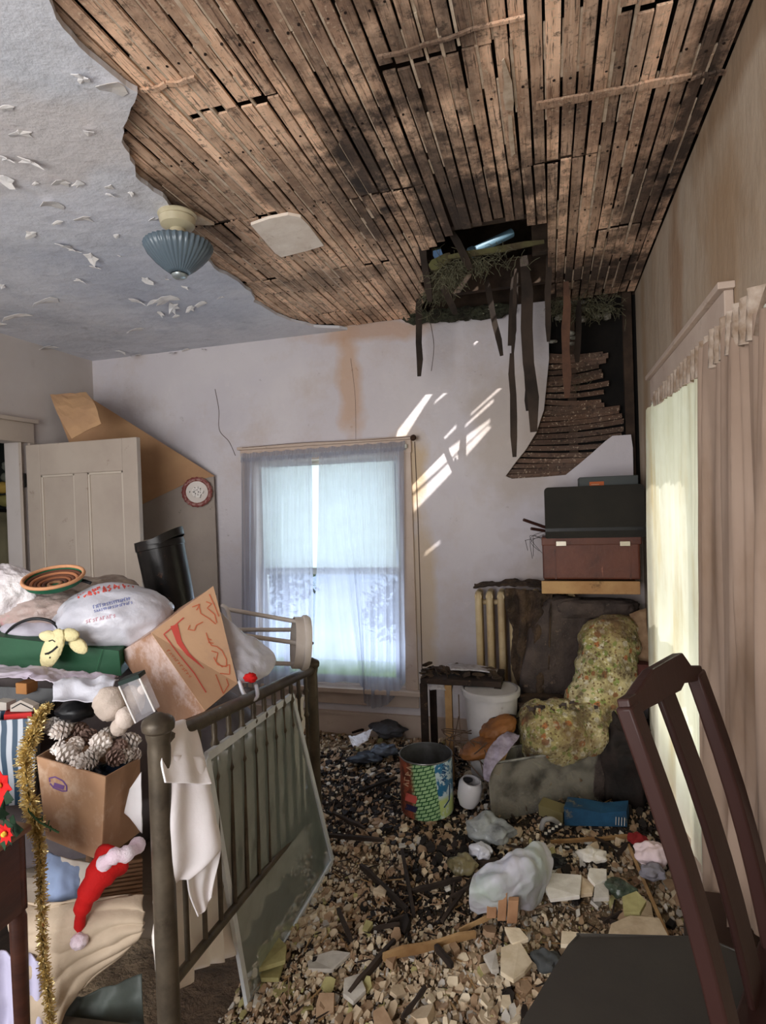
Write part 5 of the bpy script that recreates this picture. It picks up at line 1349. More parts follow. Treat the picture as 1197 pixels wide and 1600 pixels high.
# second anchored piece so the low lath is carried
stick(D(806, 420, 3.02), D(801, 556, 3.05), .02, .006, mat_lathd, 'hanging_lath', 'thin dark splinter that carries the long low lath in the hole', 'lath', 'broken laths hanging from the ceiling hole', seed=41, rag=.2)
wk_mats = [mat_lathd, mat_ins, M('mossy_wood', (90, 88, 54), (66, 54, 40), scale=9), mat_joist]
sticks = [((668, 432, 3.0), (860, 398, 2.9), .05, 0), ((672, 418, 2.8), (705, 400, 2.8), .05, 2), ((700, 402, 2.75), (850, 378, 2.72), .030, 2), ((640, 462, 3.1), (760, 440, 3.0), .05, 2), ((660, 478, 3.3), (790, 470, 3.2), .06, 3), ((690, 440, 2.9), (712, 490, 3.1), .035, 0),
          ((800, 350, 2.55), (812, 440, 2.8), .03, 0), ((730, 430, 2.9), (745, 505, 3.15), .03, 0), ((700, 350, 2.6), (735, 420, 2.75), .035, 0), ((840, 350, 2.55), (845, 470, 3.0), .05, 3), ((655, 350, 2.62), (672, 470, 3.0), .035, 0), ((830, 395, 2.8), (836, 470, 2.95), .05, 0)]
for i, (a, b, w, k) in enumerate(sticks):
    if any(shades_streak(D(*a).lerp(D(*b), u/12), -1) for u in range(13)): print('stick shades', i); continue
    stick(D(*a), D(*b), w, .012, wk_mats[k], 'broken_stick', ['blackened', 'green mossy', 'yellow-green', 'dark brown'][[0, 1, 2, 3][k]]+' wood piece '+('lying across' if abs(a[0]-b[0]) > 60 else 'standing')+' in the ceiling hole '+('at its left' if a[0] < 690 else ('in its middle' if a[0] < 780 else 'at its right')), 'wood', 'broken wood pieces jammed in the ceiling hole', seed=i+20, rag=.3)
mb = MB(); mb.tube([D(733, 396, 2.95), D(800, 364, 2.98)], .022, n=16); pi = thing('blue_pipe', D(765, 380, 2.96), 'pale blue pipe crossing the ceiling hole', 'pipe'); mb.build('tube', M('blue_paint', (112, 142, 160), (90, 120, 140), scale=8, rough=.5), pi, smooth=40)
mb = MB(); mb.lathe([(.022, -.004), (.027, -.004), (.027, .02), (.022, .02)], D(735, 395, 2.95), axis=(D(800, 364, 2.98)-D(733, 396, 2.95)), n=16); mb.build('coupling', M('blue_paint2', (90, 118, 134)), pi, smooth=40)
# fibrous insulation: tangled strands
mb = MB()
def tangle(mb, cx, cy, d, rx_, ry_, n, L=.07, th=.0012):
    c = D(cx, cy, d)
    for i in range(n):
        p = c+CR*random.gauss(0, rx_)+CU*random.gauss(0, ry_)+CF*random.gauss(0, .05)
        v = V(rnd(-1, 1), rnd(-1, 1), rnd(-.7, .5)).normalized(); pts = [p]
        for k in range(3): v = (v+V(rnd(-.6, .6), rnd(-.6, .6), rnd(-.8, .4))).normalized(); pts.append(pts[-1]+v*L/3)
        if any(shades_streak(q) for q in pts) or any(q.y > YB-.02 or (q.x > XR-.02) for q in pts): continue
        mb.tube(pts, th, n=3, caps=False)
for a in ((700, 485, 3.3, .07, .022, 420), (760, 460, 3.15, .10, .04, 600), (800, 430, 3.0, .07, .035, 420), (720, 440, 3.0, .07, .02, 260), (930, 480, 3.35, .07, .025, 300), (880, 475, 3.3, .05, .02, 160), (690, 455, 3.1, .06, .02, 200), (905, 600, 3.5, .05, .02, 120), (700, 425, 2.8, .04, .02, 160), (740, 410, 2.8, .06, .015, 200), (800, 400, 2.75, .04, .02, 160), (840, 460, 3.05, .04, .03, 160)): tangle(mb, *a)
ins = stuff(tag(mb.build('insulation_fibre', M('fibre', (112, 110, 88), (66, 62, 46), scale=30, vary=0)), 'tangled grey-green roof insulation fibre hanging in the ceiling hole', 'insulation'))
mb = MB()
for k, (px, py, d, r) in enumerate([(705, 478, 3.35, .09), (770, 462, 3.2, .10), (735, 450, 3.15, .08), (800, 440, 3.1, .07), (690, 452, 3.15, .06), (820, 415, 3.0, .06), (765, 480, 3.4, .07)]):
    if not any(shades_streak(D(px, py, d)+CR*r*1.3*a_+CU*r*.45*b_, 10) for a_ in (-1, -.5, 0, .5, 1) for b_ in (-1, 0, 1)): blob(mb, D(px, py, d), CR*r*1.3, CF*.08, CU*r*.45, amp=.5, fs=4, seed=k, sub=3)
for k, (px, d) in enumerate([(655, 3.5), (680, 3.52), (705, 3.54), (730, 3.55), (755, 3.57), (778, 3.6)]): blob(mb, onY(px, 496-k*2, YB-.05), (.07, 0, 0), (0, .035, 0), (0, 0, .03), amp=.6, fs=5, seed=k+30, sub=3)
stuff(tag(mb.build('insulation_clump', mat_ins, smooth=30), 'matted dark mossy clumps packed along the edge of the ceiling hole', 'insulation'))
# stones of the chimney seen past the corner of the hole
mst = M('pale_stone', (170, 168, 160), (112, 108, 98), scale=20, bump=.6, vary=.25)
for i in range(22):
    px, py = rnd(862, 955), rnd(468, 540)
    if py > 500 and px > 900: continue
    p = onY(px, py, YB+.03); mb = MB(); blob(mb, p, (rnd(.014, .03), 0, 0), (0, .02, 0), (0, 0, rnd(.008, .015)), amp=.3, fs=2, seed=i, sub=2); mb.build('stone', mst, wall_back)

# ================================================================== CORNER PILE
mat_rad = M('radiator_paint', (196, 176, 138), (176, 152, 116), scale=8, rough=.45, layers=[((96, 62, 40), 7, .6, .72, .7)])
rad = thing('radiator', onY(820, 1100, 3.56), 'cream cast-iron radiator against the back wall, right part covered by rotten cloth', 'radiator')
rx0 = onY(748, 1000, 3.56).x; zr1 = onY(748, 922, 3.56).z
for k in range(9):
    x_ = rx0+.012+k*.066
    if x_ > .42: break
    mb = MB()
    for dy in (-.05, .02):
        mb.tube(interp([V(x_, 3.56+dy+.03, zr1-.02), V(x_, 3.56+dy, zr1-.05), V(x_, 3.56+dy, .6), V(x_, 3.56+dy, .16), V(x_, 3.56+dy+.03, .13)], 12), .021, n=10)
    mb.tube([V(x_, 3.50, zr1-.03), V(x_, 3.60, zr1-.03)], .022, n=10); mb.build('section', mat_rad, rad, smooth=60)
mb = MB(); mb.tube([V(rx0, 3.555, zr1-.07), V(rx0+.52, 3.555, zr1-.07)], .016); mb.tube([V(rx0, 3.555, .2), V(rx0+.52, 3.555, .2)], .016); mb.build('header_pipe', mat_rad, rad, smooth=60)
for s_ in (0, .5):
    mb = MB(); mb.tube([V(rx0+.02+s_, 3.53, 0), V(rx0+.02+s_, 3.53, .15)], .018); mb.build('foot', mat_rad, rad)
mat_rot = M('rotten_cloth', (84, 66, 50), (44, 34, 28), scale=8, bump=1, bscale=25, bdist=.02, layers=[((140, 116, 92), 13, .6, .7, .7)])
yq = 3.42
P = sheet([[onY(742, 915, 3.60), onY(800, 908, 3.60), onY(860, 910, 3.60), onY(1000, 915, 3.6)], [onY(740, 922, 3.48), onY(800, 916, 3.47), onY(860, 922, 3.46), onY(1000, 925, 3.46)]], 40, 8, amp=.015, fs=12, seed=2)
mb = MB(); mb.grid(P)
P = sheet([[onY(792, 918, yq), onY(825, 922, yq-.03), onY(862, 926, yq-.05)], [onY(800, 990, yq), onY(822, 990, yq-.05), onY(860, 990, yq-.06)], [onY(812, 1060, yq), onY(826, 1070, yq-.06), onY(856, 1080, yq-.08)], [onY(800, 1150, yq), onY(826, 1150, yq-.08), onY(850, 1150, yq-.08)]], 36, 40, amp=.03, fs=7, seed=6, folds=3, famp=.02)
mb.grid(P); tag(mb.build('rotten_blanket', mat_rot, smooth=180, solid=.008), 'dark rotten blanket draped over the radiator behind the armchair', 'blanket')

# ---- stack of cases
ys = 3.33
def bxy(nm, x0, x1, y0, y1, yf, dep, mat, parent=None, bev=.012):
    a = onY(x0, y0, yf); b = onY(x1, y1, yf); mb = MB(); mb.box((a.x, yf, b.z), (b.x, yf+dep, a.z)); return mb.build(nm, mat, parent, bevel=bev, seg=3)
dr = thing('wooden_drawer', onY(925, 928, ys+.1), 'shallow pale wooden drawer under the brown suitcase', 'tray')  # shallow drawer, front and body
bxy('drawer_front', 846, 1001, 908, 929, ys-.01, .018, M('drawer_wood', (176, 140, 96), (150, 110, 72), scale=6, layers=[((70, 48, 34), 9, .56, .68, .8)]), dr, .003)
bxy('drawer_body', 850, 998, 910, 928, ys+.01, .26, M('drawer_dark', (110, 84, 60), scale=6), dr, .003)
sc1 = thing('brown_suitcase', onY(925, 905, ys+.1), 'reddish brown leather suitcase with two metal latches, middle of the stack', 'suitcase')
mat_leather = M('brown_leather', (98, 56, 42), (78, 44, 34), scale=5, rough=.45, bump=.3, bscale=60, layers=[((54, 30, 24), 5, .55, .7, .7)])
bxy('lower_shell', 847, 1002, 848, 906, ys, .24, mat_leather, sc1); slid = bxy('lid', 846, 1003, 840, 851, ys-.002, .245, mat_leather, sc1, .006)
for px in (877, 977):
    bxy('latch', px-8, px+8, 846, 853, ys-.012, .012, M('latch_metal', (190, 182, 166), metal=.8, rough=.3, bump=0) if 'latch_metal' not in bpy.data.materials else bpy.data.materials['latch_metal'], slid, .001)
for px in (868, 985):
    bxy('strap', px-2, px+2, 856, 905, ys-.003, .004, mat_leather, sc1, 0)
sc2 = thing('black_case', onY(930, 838, ys+.1), 'charcoal hard-sided case lying on the brown suitcase', 'case')
mat_char = M('charcoal_vinyl', (40, 37, 32), (33, 31, 28), scale=4, rough=.85, bump=.2, bscale=80)
a = onY(850, 762, ys); b = onY(1009, 839, ys); mb = MB()
r_ = .022; prof = []
for cx_, cz_, a0 in ((a.x+r_, a.z-r_, PI/2), (a.x+r_*.4, b.z+r_*.4, PI), (b.x-r_*.4, b.z+r_*.4, 1.5*PI), (b.x-r_, a.z-r_, 2*PI)):
    rr_ = r_ if cz_ > (a.z+b.z)/2 else r_*.4
    for i in range(5): an = a0+i/4*PI/2; prof.append(V(cx_+rr_*math.cos(an), ys-.005, cz_+rr_*math.sin(an)))
mb.prism(prof, (0, .26, 0)); mb.build('shell', mat_char, sc2, bevel=.006)
bxy('seam', 852, 1006, 826, 828, ys-.008, .01, mat_black, sc2, 0)
b3 = thing('grey_case', onY(950, 762, ys+.15), 'dark grey box with small orange label, topmost of the stack', 'box')
bxy('body', 905, 998, 746, 764, ys+.02, .2, M('slate_grey', (62, 66, 66), scale=5, rough=.6), b3, .004)
bxy('orange_label', 921, 944, 753, 765, ys+.016, .006, M('orange_label', (168, 88, 50), bump=0), b3, 0)
mb = MB(); p = onY(930, 757, ys+.015); mb.box((p.x-.02, ys+.013, p.z-.001), (p.x+.02, ys+.017, p.z+.001)); mb.build('label_line', mat_cream, b3)
for a, b, lab in (((818, 812, 3.35), (852, 824, 3.38), 'brown umbrella handle poking left of the suitcases, upper one'), ((830, 826, 3.35), (854, 830, 3.38), 'short dark umbrella handle poking left of the suitcases, lower one')):
    mb = MB(); mb.tube([D(*a), D(*b)], .009, n=10); tag(mb.build('umbrella_handle', M('handle_brown', (62, 36, 30), rough=.5), smooth=40), lab, 'handle')
mb = MB()
for k in range(5): mb.tube(interp(D_([(852, 830+k*4, 3.4), (836-rnd(0, 14), 836+rnd(0, 10), 3.4), (822+rnd(-6, 16), 850+rnd(-6, 6), 3.38), (826+rnd(-8, 22), 866+rnd(-8, 8), 3.4)]), 12), .0014, n=5)
tag(mb.build('wire', mat_lathd), 'thin loose wires curling down left of the brown suitcase', 'wire')

# ---- ruined armchair
def floral():
    t = NT('floral_upholstery'); v = t.coords(False)
    c = t.mix(t.noise(v, 5, lo=.35, hi=.65), lin((204, 190, 146)), lin((176, 164, 104)))
    def spots(c, sc, thr, a, b, off):
        vo = t.new('TexVoronoi'); vo.inputs['Scale'].default_value = sc
        ad = t.new('VectorMath', operation='ADD'); ad.inputs[1].default_value = (off, off, off)
        no = t.new('TexNoise'); no.inputs['Scale'].default_value = sc*1.3; t.link(v, no.inputs['Vector'])
        s1 = t.new('VectorMath', operation='SCALE'); s1.inputs['Scale'].default_value = .7/sc; t.link(no.outputs['Color'], s1.inputs[0])
        a2 = t.new('VectorMath', operation='ADD'); t.link(v, ad.inputs[0]); t.link(ad.outputs[0], a2.inputs[0]); t.link(s1.outputs[0], a2.inputs[1]); t.link(a2.outputs[0], vo.inputs['Vector'])
        r = t.new('MapRange', clamp=True); r.inputs['From Min'].default_value = thr; r.inputs['From Max'].default_value = thr*.8; t.link(vo.outputs['Distance'], r.inputs['Value'])
        sp = t.new('SeparateColor'); t.link(vo.outputs['Color'], sp.inputs[0])
        return t.mix(t.math('MULTIPLY', r.outputs[0], .85), c, t.mix(t.math('GREATER_THAN', sp.outputs[0], .5), lin(a), lin(b)))
    c = spots(c, 26, .42, (128, 150, 74), (222, 214, 190), 0)
    c = spots(c, 15, .28, (192, 106, 52), (150, 90, 54), 3.3)
    c = spots(c, 60, .38, (110, 84, 52), (214, 204, 170), 7.7)
    c = t.mix(t.math('MULTIPLY', t.noise(v, 7, detail=9, rough=.75, lo=.46, hi=.60), .85), c, lin((76, 58, 40)))
    c = t.mix(t.math('MULTIPLY', t.noise(v, 3, detail=5, rough=.7, lo=.46, hi=.62), .7), c, lin((112, 84, 54)))
    t.link(c, t.b.inputs['Base Color']); t.b.inputs['Roughness'].default_value = .95
    t.bump(t.noise(v, 40, detail=6, lo=.2, hi=.8), .9, .012); return t.m
mat_flor = floral()
mat_rotl = M('rotten_leather', (78, 66, 60), (50, 42, 40), scale=9, bump=.8, bscale=24, bdist=.01, rough=.7, layers=[((132, 112, 96), 18, .6, .68, .7)])
def rb(mb, c, ax, ay, az, p=.55, amp=.05, fs=3, seed=0, sub=4):
    vs, fs_ = ICO[sub]; out = []
    for v in vs:
        q = V(*[math.copysign(abs(t_)**p, t_) for t_ in v]); d = 1+amp*fbm(v*fs+V(seed, seed, 0), 4)+amp*.4*fbm(v*fs*5+V(seed, 0, 0), 2)
        out.append(Vector(c)+(Vector(ax)*q.x+Vector(ay)*q.y+Vector(az)*q.z)*d)
    mb.add(out, fs_)
ac = thing('armchair', V(D(880, 1180, 3.05).x, D(880, 1180, 3.05).y, 0), 'rotting armchair in yellow-green floral upholstery in the right back corner', 'armchair')
def roll(name, pts, rads, mat, seed, flatz=1.0):
    pp_ = interp([D(*q) for q in pts], 40); rr_ = [v.x for v in interp([V(r, 0, 0) for r in rads], 40)]
    mb = MB(); mb.tube(pp_, rr_, n=40)
    for i in range(len(mb.v)):
        k = min(i//40, 39); q = mb.v[i]-pp_[k]; d = 1+.17*fbm(mb.v[i]*9+V(seed, 0, 0), 4)+.05*noise.noise(mb.v[i]*50)+.05*crease(mb.v[i]*22); mb.v[i] = pp_[k]+q*d
    return mb.build(name, mat, ac, smooth=180)
roll('wing', [(955, 960, 3.18), (956, 975, 3.17), (952, 1010, 3.14), (944, 1050, 3.10), (930, 1090, 3.06), (912, 1122, 3.02)], [.05, .13, .15, .15, .14, .13], mat_flor, 8)
roll('arm', [(932, 1128, 3.05), (920, 1132, 3.03), (890, 1140, 2.99), (860, 1146, 2.96), (825, 1146, 2.96), (812, 1146, 2.96)], [.05, .14, .15, .155, .14, .08], mat_flor, 3)
mb = MB(); rb(mb, D(868, 1014, 3.28), CR*.17, CF*.06, CU*.29+CR*.06, seed=5, amp=.08); mb.build('backrest', mat_rotl, ac, smooth=180)
mb = MB(); rb(mb, D(930, 950, 3.28), CR*.24, CF*.07, CU*.055, seed=15, amp=.12); mb.build('back_top', mat_rotl, ac, smooth=180)
c_ = D(890, 1190, 3.10); mb = MB(); rb(mb, V(c_.x, c_.y, .17), V(.19, 0, 0), V(0, .17, 0), V(0, 0, .15), seed=2, amp=.05, p=.4); mb.build('base', mat_rotl, ac, smooth=180)
mb = MB(); rb(mb, D(850, 1100, 3.10), CR*.14, CF*.12, CU*.03, seed=12, amp=.15); mb.build('seat', mat_rot, ac, smooth=180)
for k in range(26):   # peeling shreds on the arm
    p = D(rnd(815, 935), rnd(1095, 1110), rnd(2.86, 2.95)); mb = MB(); P = sheet([[p, p+V(.02, 0, 0)], [p+V(rnd(-.02, .02), -.015, -.012), p+V(.02, -.02, rnd(-.03, 0))]], 4, 4, amp=.006, fs=30, seed=k); mb.grid(P); mb.build('torn_shred', random.choice([mat_rot, mat_flor, mat_rotl]), ac, smooth=180)
# white lump and pale flap behind the chair, near the window
mb = MB(); P = sheet([D_([(985, 960, 3.15), (1010, 950, 3.1)]), D_([(990, 1010, 3.1), (1016, 1020, 3.05)]), D_([(1000, 1030, 3.1), (1018, 1035, 3.05)])], 10, 14, amp=.02, fs=9); mb.grid(P)
tag(mb.build('tan_rag', M('tan_rag', (150, 124, 96), (110, 84, 62), scale=9), smooth=180, solid=.004), 'tan rag hanging between the armchair and right window curtain', 'rag')

# ---- clear storage bin
T = D_([(762, 1194, 2.72), (942, 1166, 2.92), (905, 1150, 3.02), (770, 1172, 2.86)]); B = [V(p.x, p.y, 0.06) for p in D_([(768, 1272, 2.74), (938, 1236, 2.92), (905, 1200, 3.0), (774, 1240, 2.86)])]
bn = thing('storage_bin', B[0], 'dirty clear plastic storage bin in front of the armchair', 'storage bin')
mat_bin2 = plastic('dirty_clear_plastic', (150, 144, 132), .5, .4)
mb = MB(); open_box(mb, T, B, .003); mb.build('bin_body', mat_bin2, bn)
mb = MB(); mb.tube(T+[T[0]], .006, n=6); mb.build('rim', plastic('bin_rim', (168, 166, 160), .3, .3), bn)
mb = MB()
cen = sum(B, V(0, 0, 0))/4
for i in range(260):
    u, v = random.random(), random.random(); p = B[0].lerp(B[1], u).lerp(B[3].lerp(B[2], u), v); p.z = rnd(.07, .19); s = rnd(.008, .02)
    p = cen.lerp(p, .88); p.z = rnd(.08, .2)
    mb.obox(p, V(rnd(-1, 1), rnd(-1, 1), rnd(-1, 1)).normalized()*s, V(rnd(-1, 1), rnd(-1, 1), rnd(-1, 1)).normalized()*s*.7, V(rnd(-1, 1), rnd(-1, 1), rnd(-1, 1)).normalized()*s*.3)
stuff(mb.build('rubbish', M('bin_rubbish', (120, 98, 74), (70, 54, 42), scale=30), bn))

# ---- white bucket
bkc = D(768, 1120, 3.08); bk_ = thing('white_bucket', V(bkc.x, bkc.y, .1), 'white plastic bucket between the rotten stool and the armchair', 'bucket')
zt_ = zat(bkc.x, bkc.y, 1075); mb = MB(); R_ = .142
mb.lathe([(.001, .14), (R_*.8, .14), (R_*.98, zt_), (R_*1.0, zt_), (R_*.97, zt_-.005), (R_*.78, .145), (.001, .145)], (bkc.x, bkc.y, 0), n=40); mb.build('pail', M('white_pail', (184, 180, 180), (164, 160, 158), scale=6, rough=.35, layers=[((90, 72, 56), 7, .6, .7, .6)]), bk_, smooth=50)
mb = MB(); mb.lathe([(R_*1.0, zt_-.03), (R_*1.06, zt_-.028), (R_*1.07, zt_), (R_*1.0, zt_+.004)], (bkc.x, bkc.y, 0), n=40); mb.build('rim', bpy.data.materials['white_pail'], bk_, smooth=50)
mb = MB(); mb.lathe([(.001, zt_-.01), (R_*.95, zt_-.01), (R_*.95, zt_-.0), (.001, zt_+.004)], (bkc.x, bkc.y, 0), n=40); mb.build('lid', bpy.data.materials['white_pail'], bk_, smooth=50)

# ---- rotten stool / small table at left of bucket
s0 = D(690, 1110, 3.25); ztp = zat(s0.x, s0.y, 1052)
rs = thing('rotten_table', V(s0.x, s0.y, 0), 'blackened small table with debris on top, right of the back window', 'table')
mat_blk = M('blackened_wood', (58, 44, 36), (30, 24, 22), scale=10, rough=.9, bump=.8, layers=[((140, 110, 84), 16, .62, .7, .6)])
mb = MB(); mb.box((s0.x-.09, s0.y-.11, ztp-.03), (s0.x+.34, s0.y+.14, ztp)); mb.build('tabletop', mat_blk, rs, bevel=.004)
for dx, dy in ((-.075, -.10), (.06, -.10), (-.07, .12), (.32, .12), (.32, -.1)):
    mb = MB(); mb.box((s0.x+dx-.018, s0.y+dy-.015, 0.03), (s0.x+dx+.018, s0.y+dy+.015, ztp-.03)); mb.build('leg', mat_blk if dx != .06 else mat_lathp, rs)
mb = MB(); mb.box((s0.x-.07, s0.y-.11, .14), (s0.x+.06, s0.y+.12, .16)); mb.build('shelf', mat_blk, rs)
P = sheet([D_([(700, 1038, 3.25), (740, 1040, 3.25), (778, 1046, 3.25)]), D_([(704, 1046, 3.14), (740, 1049, 3.14), (776, 1053, 3.14)])], 20, 8, amp=.006, fs=10); mb = MB(); mb.grid(P)
tag(mb.build('white_paper', M('dirty_white_paper', (186, 182, 186), (130, 122, 120), scale=14), smooth=180, solid=.006), 'dirty white paper lying on the blackened table', 'paper')
mb = MB()
for i in range(60):
    p = V(s0.x+rnd(-.09, .33), s0.y+rnd(-.1, .1), ztp+rnd(0, .03)); s = rnd(.01, .03)
    mb.obox(p, V(rnd(-1, 1), rnd(-1, 1), rnd(-.3, .3)).normalized()*s, V(rnd(-1, 1), rnd(-1, 1), rnd(-.3, .3)).normalized()*s*.6, V(0, 0, s*.2))
stuff(tag(mb.build('rubble_heap', mat_rot), 'dark rubbish heaped on the blackened table', 'rubbish'))
P = sheet([D_([(668, 1070, 3.18), (690, 1066, 3.16), (708, 1070, 3.18)]), D_([(672, 1078, 3.14), (690, 1078, 3.12), (706, 1080, 3.14)])], 8, 5, amp=.004, fs=10); mb = MB(); mb.grid(P)
tag(mb.build('white_paper', bpy.data.materials['dirty_white_paper'], solid=.004), 'small white scrap on the left end of the blackened table', 'paper')

# ---- brown bag, purple cloth
mat_br = M('tan_leather', (142, 92, 48), (106, 66, 36), scale=8, rough=.55, bump=.4, layers=[((60, 42, 30), 8, .56, .68, .8)])
for lab, c, a, b, sd_ in (('rounded tan leather bag in front of the white bucket, upper one', (778, 1138, 2.93), .085, .055, 2), ('flat tan leather bag at the foot of the bucket, lower one', (752, 1168, 2.88), .10, .04, 9)):
    mb = MB(); blob(mb, D(*c), CR*a+CU*.03, CF*.08, CU*b, amp=.12, fs=2.5, seed=sd_, sub=4); tag(mb.build('leather_bag', mat_br, smooth=180), lab, 'bag')
mb = MB(); blob(mb, D(790, 1122, 2.95), CR*.05, CF*.03, CU*.012, amp=.5, fs=3, seed=4, sub=3); tag(mb.build('black_scrap', mat_black, smooth=180), 'black scrap on top of the upper tan leather bag', 'scrap')
P = sheet([D_([(792, 1146, 2.85), (812, 1150, 2.82)]), D_([(770, 1162, 2.78), (798, 1170, 2.74)]), D_([(756, 1192, 2.72), (772, 1200, 2.70)]), D_([(757, 1218, 2.70), (764, 1222, 2.69)])], 12, 24, amp=.012, fs=14, seed=4)
mb = MB(); mb.grid(P); tag(mb.build('purple_cloth', M('mauve_cloth', (166, 156, 172), (100, 88, 96), scale=14), smooth=180, solid=.004), 'mauve-grey cloth strip draped over the left rim of the clear bin', 'cloth')
stick(D(775, 1210, 2.78), D(788, 1175, 2.82), .03, .02, mat_lathp, 'wood_offcut', 'orange-brown wood offcut standing in the clear bin', 'wood')
for k in range(6):
    pts = interp([D(rnd(700, 740), rnd(1060, 1150), 3.0), D(rnd(690, 720), rnd(1140, 1180), 2.95), D(rnd(720, 760), rnd(1150, 1190), 2.85), D(rnd(735, 775), rnd(1160, 1240), 2.76)], 14); mb = MB(); mb.tube(pts, .003, n=5)
    tag(mb.build('vine', M('dead_vine', (84, 66, 54)) if 'dead_vine' not in bpy.data.materials else bpy.data.materials['dead_vine'], smooth=180), 'thin dead cord looping round the bucket and tan bags', 'cord', 'dead cords tangled in front of the bucket')

# ---- popcorn tin
tc = onZ(668, 1262, .07); tn = thing('popcorn_tin', V(tc.x, tc.y, .07), 'open tin drum printed with green basket weave and blue lettering', 'tin')
R_ = 41*(tc-CAMP).dot(CF)/FOC; zt_ = zat(tc.x, tc.y, 1176); 
t = NT('tin_print'); vec = t.coords(False, rand=False)
sep = t.new('SeparateXYZ'); t.link(vec, sep.inputs[0]); at_ = t.math('ARCTAN2', sep.outputs['Y'], sep.outputs['X'])
cmb = t.new('CombineXYZ'); zz_ = sep.outputs['Z']
t.link(t.math('ADD', t.math('MULTIPLY', at_, R_), t.math('MULTIPLY', zz_, -.35)), cmb.inputs[0]); t.link(t.math('ADD', zz_, t.math('MULTIPLY', at_, -.03)), cmb.inputs[1])
bt = t.new('TexBrick'); t.link(cmb.outputs[0], bt.inputs['Vector']); bt.inputs['Scale'].default_value = 1; bt.inputs['Brick Width'].default_value = .030; bt.inputs['Row Height'].default_value = .018; bt.inputs['Mortar Size'].default_value = .0026
bt.inputs['Color1'].default_value = lin((168, 200, 150)); bt.inputs['Color2'].default_value = lin((150, 186, 134)); bt.inputs['Mortar'].default_value = lin((26, 84, 44))
c = bt.outputs['Color']
# zones round the drum by angle seen from the front: red/brown left, weave centre, blue-white right
front = math.atan2(CAMP.y-tc.y, CAMP.x-tc.x)
rel = t.math('SUBTRACT', at_, front)
ml = t.new('MapRange', clamp=True); t.link(t.math('ADD', rel, t.math('MULTIPLY', zz_, .5)), ml.inputs['Value']); ml.inputs['From Min'].default_value = -.42; ml.inputs['From Max'].default_value = -.62
c = t.mix(ml.outputs[0], c, t.mix(t.noise(vec, 22, lo=.42, hi=.55), lin((150, 78, 56)), lin((96, 52, 40))))
mrr = t.new('MapRange', clamp=True); t.link(t.math('ADD', rel, t.math('MULTIPLY', zz_, .9)), mrr.inputs['Value']); mrr.inputs['From Min'].default_value = .38; mrr.inputs['From Max'].default_value = .42
blue = t.mix(t.noise(vec, 26, lo=.5, hi=.54), lin((196, 214, 222)), lin((46, 110, 150)))
low_ = t.new('MapRange', clamp=True); t.link(zz_, low_.inputs['Value']); low_.inputs['From Min'].default_value = -.03; low_.inputs['From Max'].default_value = -.05
blue = t.mix(low_.outputs[0], blue, t.mix(t.noise(vec, 12, lo=.5, hi=.54), lin((190, 206, 130)), lin((206, 220, 206))))
c = t.mix(mrr.outputs[0], c, blue)
t.link(c, t.b.inputs['Base Color']); t.b.inputs['Roughness'].default_value = .35
hh = zt_-.07
mb = MB(); mb.lathe([(R_*.98, .07), (R_, .078), (R_, zt_-.006)], (tc.x, tc.y, 0), n=56)
o_ = mb.build('printed_wall', t.m, tn, smooth=60, origin=(tc.x, tc.y, .07+hh/2))
mat_tin = M('tin_metal', (150, 150, 150), (100, 96, 92), scale=8, metal=.8, rough=.35)
mb = MB(); mb.lathe([(R_*1.0, zt_-.008), (R_*1.02, zt_-.004), (R_*1.01, zt_), (R_*.985, zt_-.001), (R_*.985, .08), (.001, .08)], (tc.x, tc.y, 0), n=56); mb.build('inner_wall', mat_tin, tn, smooth=50)
# red badge with dark blue foot on the tin's left side
mbt = MB(); mbt.lathe([(R_, .078), (R_, zt_-.006)], (tc.x, tc.y, 0), n=56)
decals(mbt, [([(634, 1243), (650, 1249)], 9), ([(634, 1246), (651, 1252)], 9)], 'red_badge', M('salmon_print', (196, 90, 80), bump=0), o_)
decals(mbt, [([(634, 1260), (651, 1266)], 9)], 'navy_band', M('navy_print', (40, 36, 66), bump=0), o_)
decals(mbt, scrib(696, 1222, 699, 1192, 7, 5, 1.8)+[([(703, 1225), (702, 1250), (694, 1262)], 1.8)], 'blue_lettering', M('navy_letter', (36, 70, 110), bump=0), o_)
decals(mbt, scrib(638, 1230, 644, 1196, 8, 4, 1.6), 'red_lettering', M('cream_letter', (196, 160, 130), bump=0), o_)

# ---- white cup
cc = D(730, 1236, 2.84); cz_ = zat(cc.x, cc.y, 1256); zt_ = zat(cc.x, cc.y, 1216)
cp = thing('white_cup', V(cc.x, cc.y, cz_), 'white pot lying beside the green tin drum', 'pot'); mb = MB(); R_ = .058
mb.lathe([(.001, cz_), (R_*.7, cz_), (R_*.95, cz_+.04), (R_, zt_-.02), (R_*.8, zt_), (R_*.7, zt_), (R_*.9, zt_-.02), (R_*.6, cz_+.01), (.001, cz_+.01)], (cc.x, cc.y, 0), axis=(.25, -.05, 1), n=30)
for i, p in enumerate(mb.v): mb.v[i] = p
mb2 = MB(); mb2.lathe([(.001, 0), (R_*.7, 0), (R_*.98, .04), (R_, zt_-cz_-.02), (R_*.82, zt_-cz_), (R_*.7, zt_-cz_), (R_*.88, zt_-cz_-.02), (R_*.6, .01), (.001, .01)], (cc.x, cc.y, cz_), axis=(.2, -.1, 1), n=30)
mb2.build('body', M('white_china', (206, 202, 204), rough=.3, bump=0), cp, smooth=50)
mb = MB(); mb.tube([V(cc.x+.005, cc.y-.01, zt_-.001), V(cc.x+.005, cc.y-.01, zt_-.004)], .026, n=16); mb.build('contents', mat_black, cp)

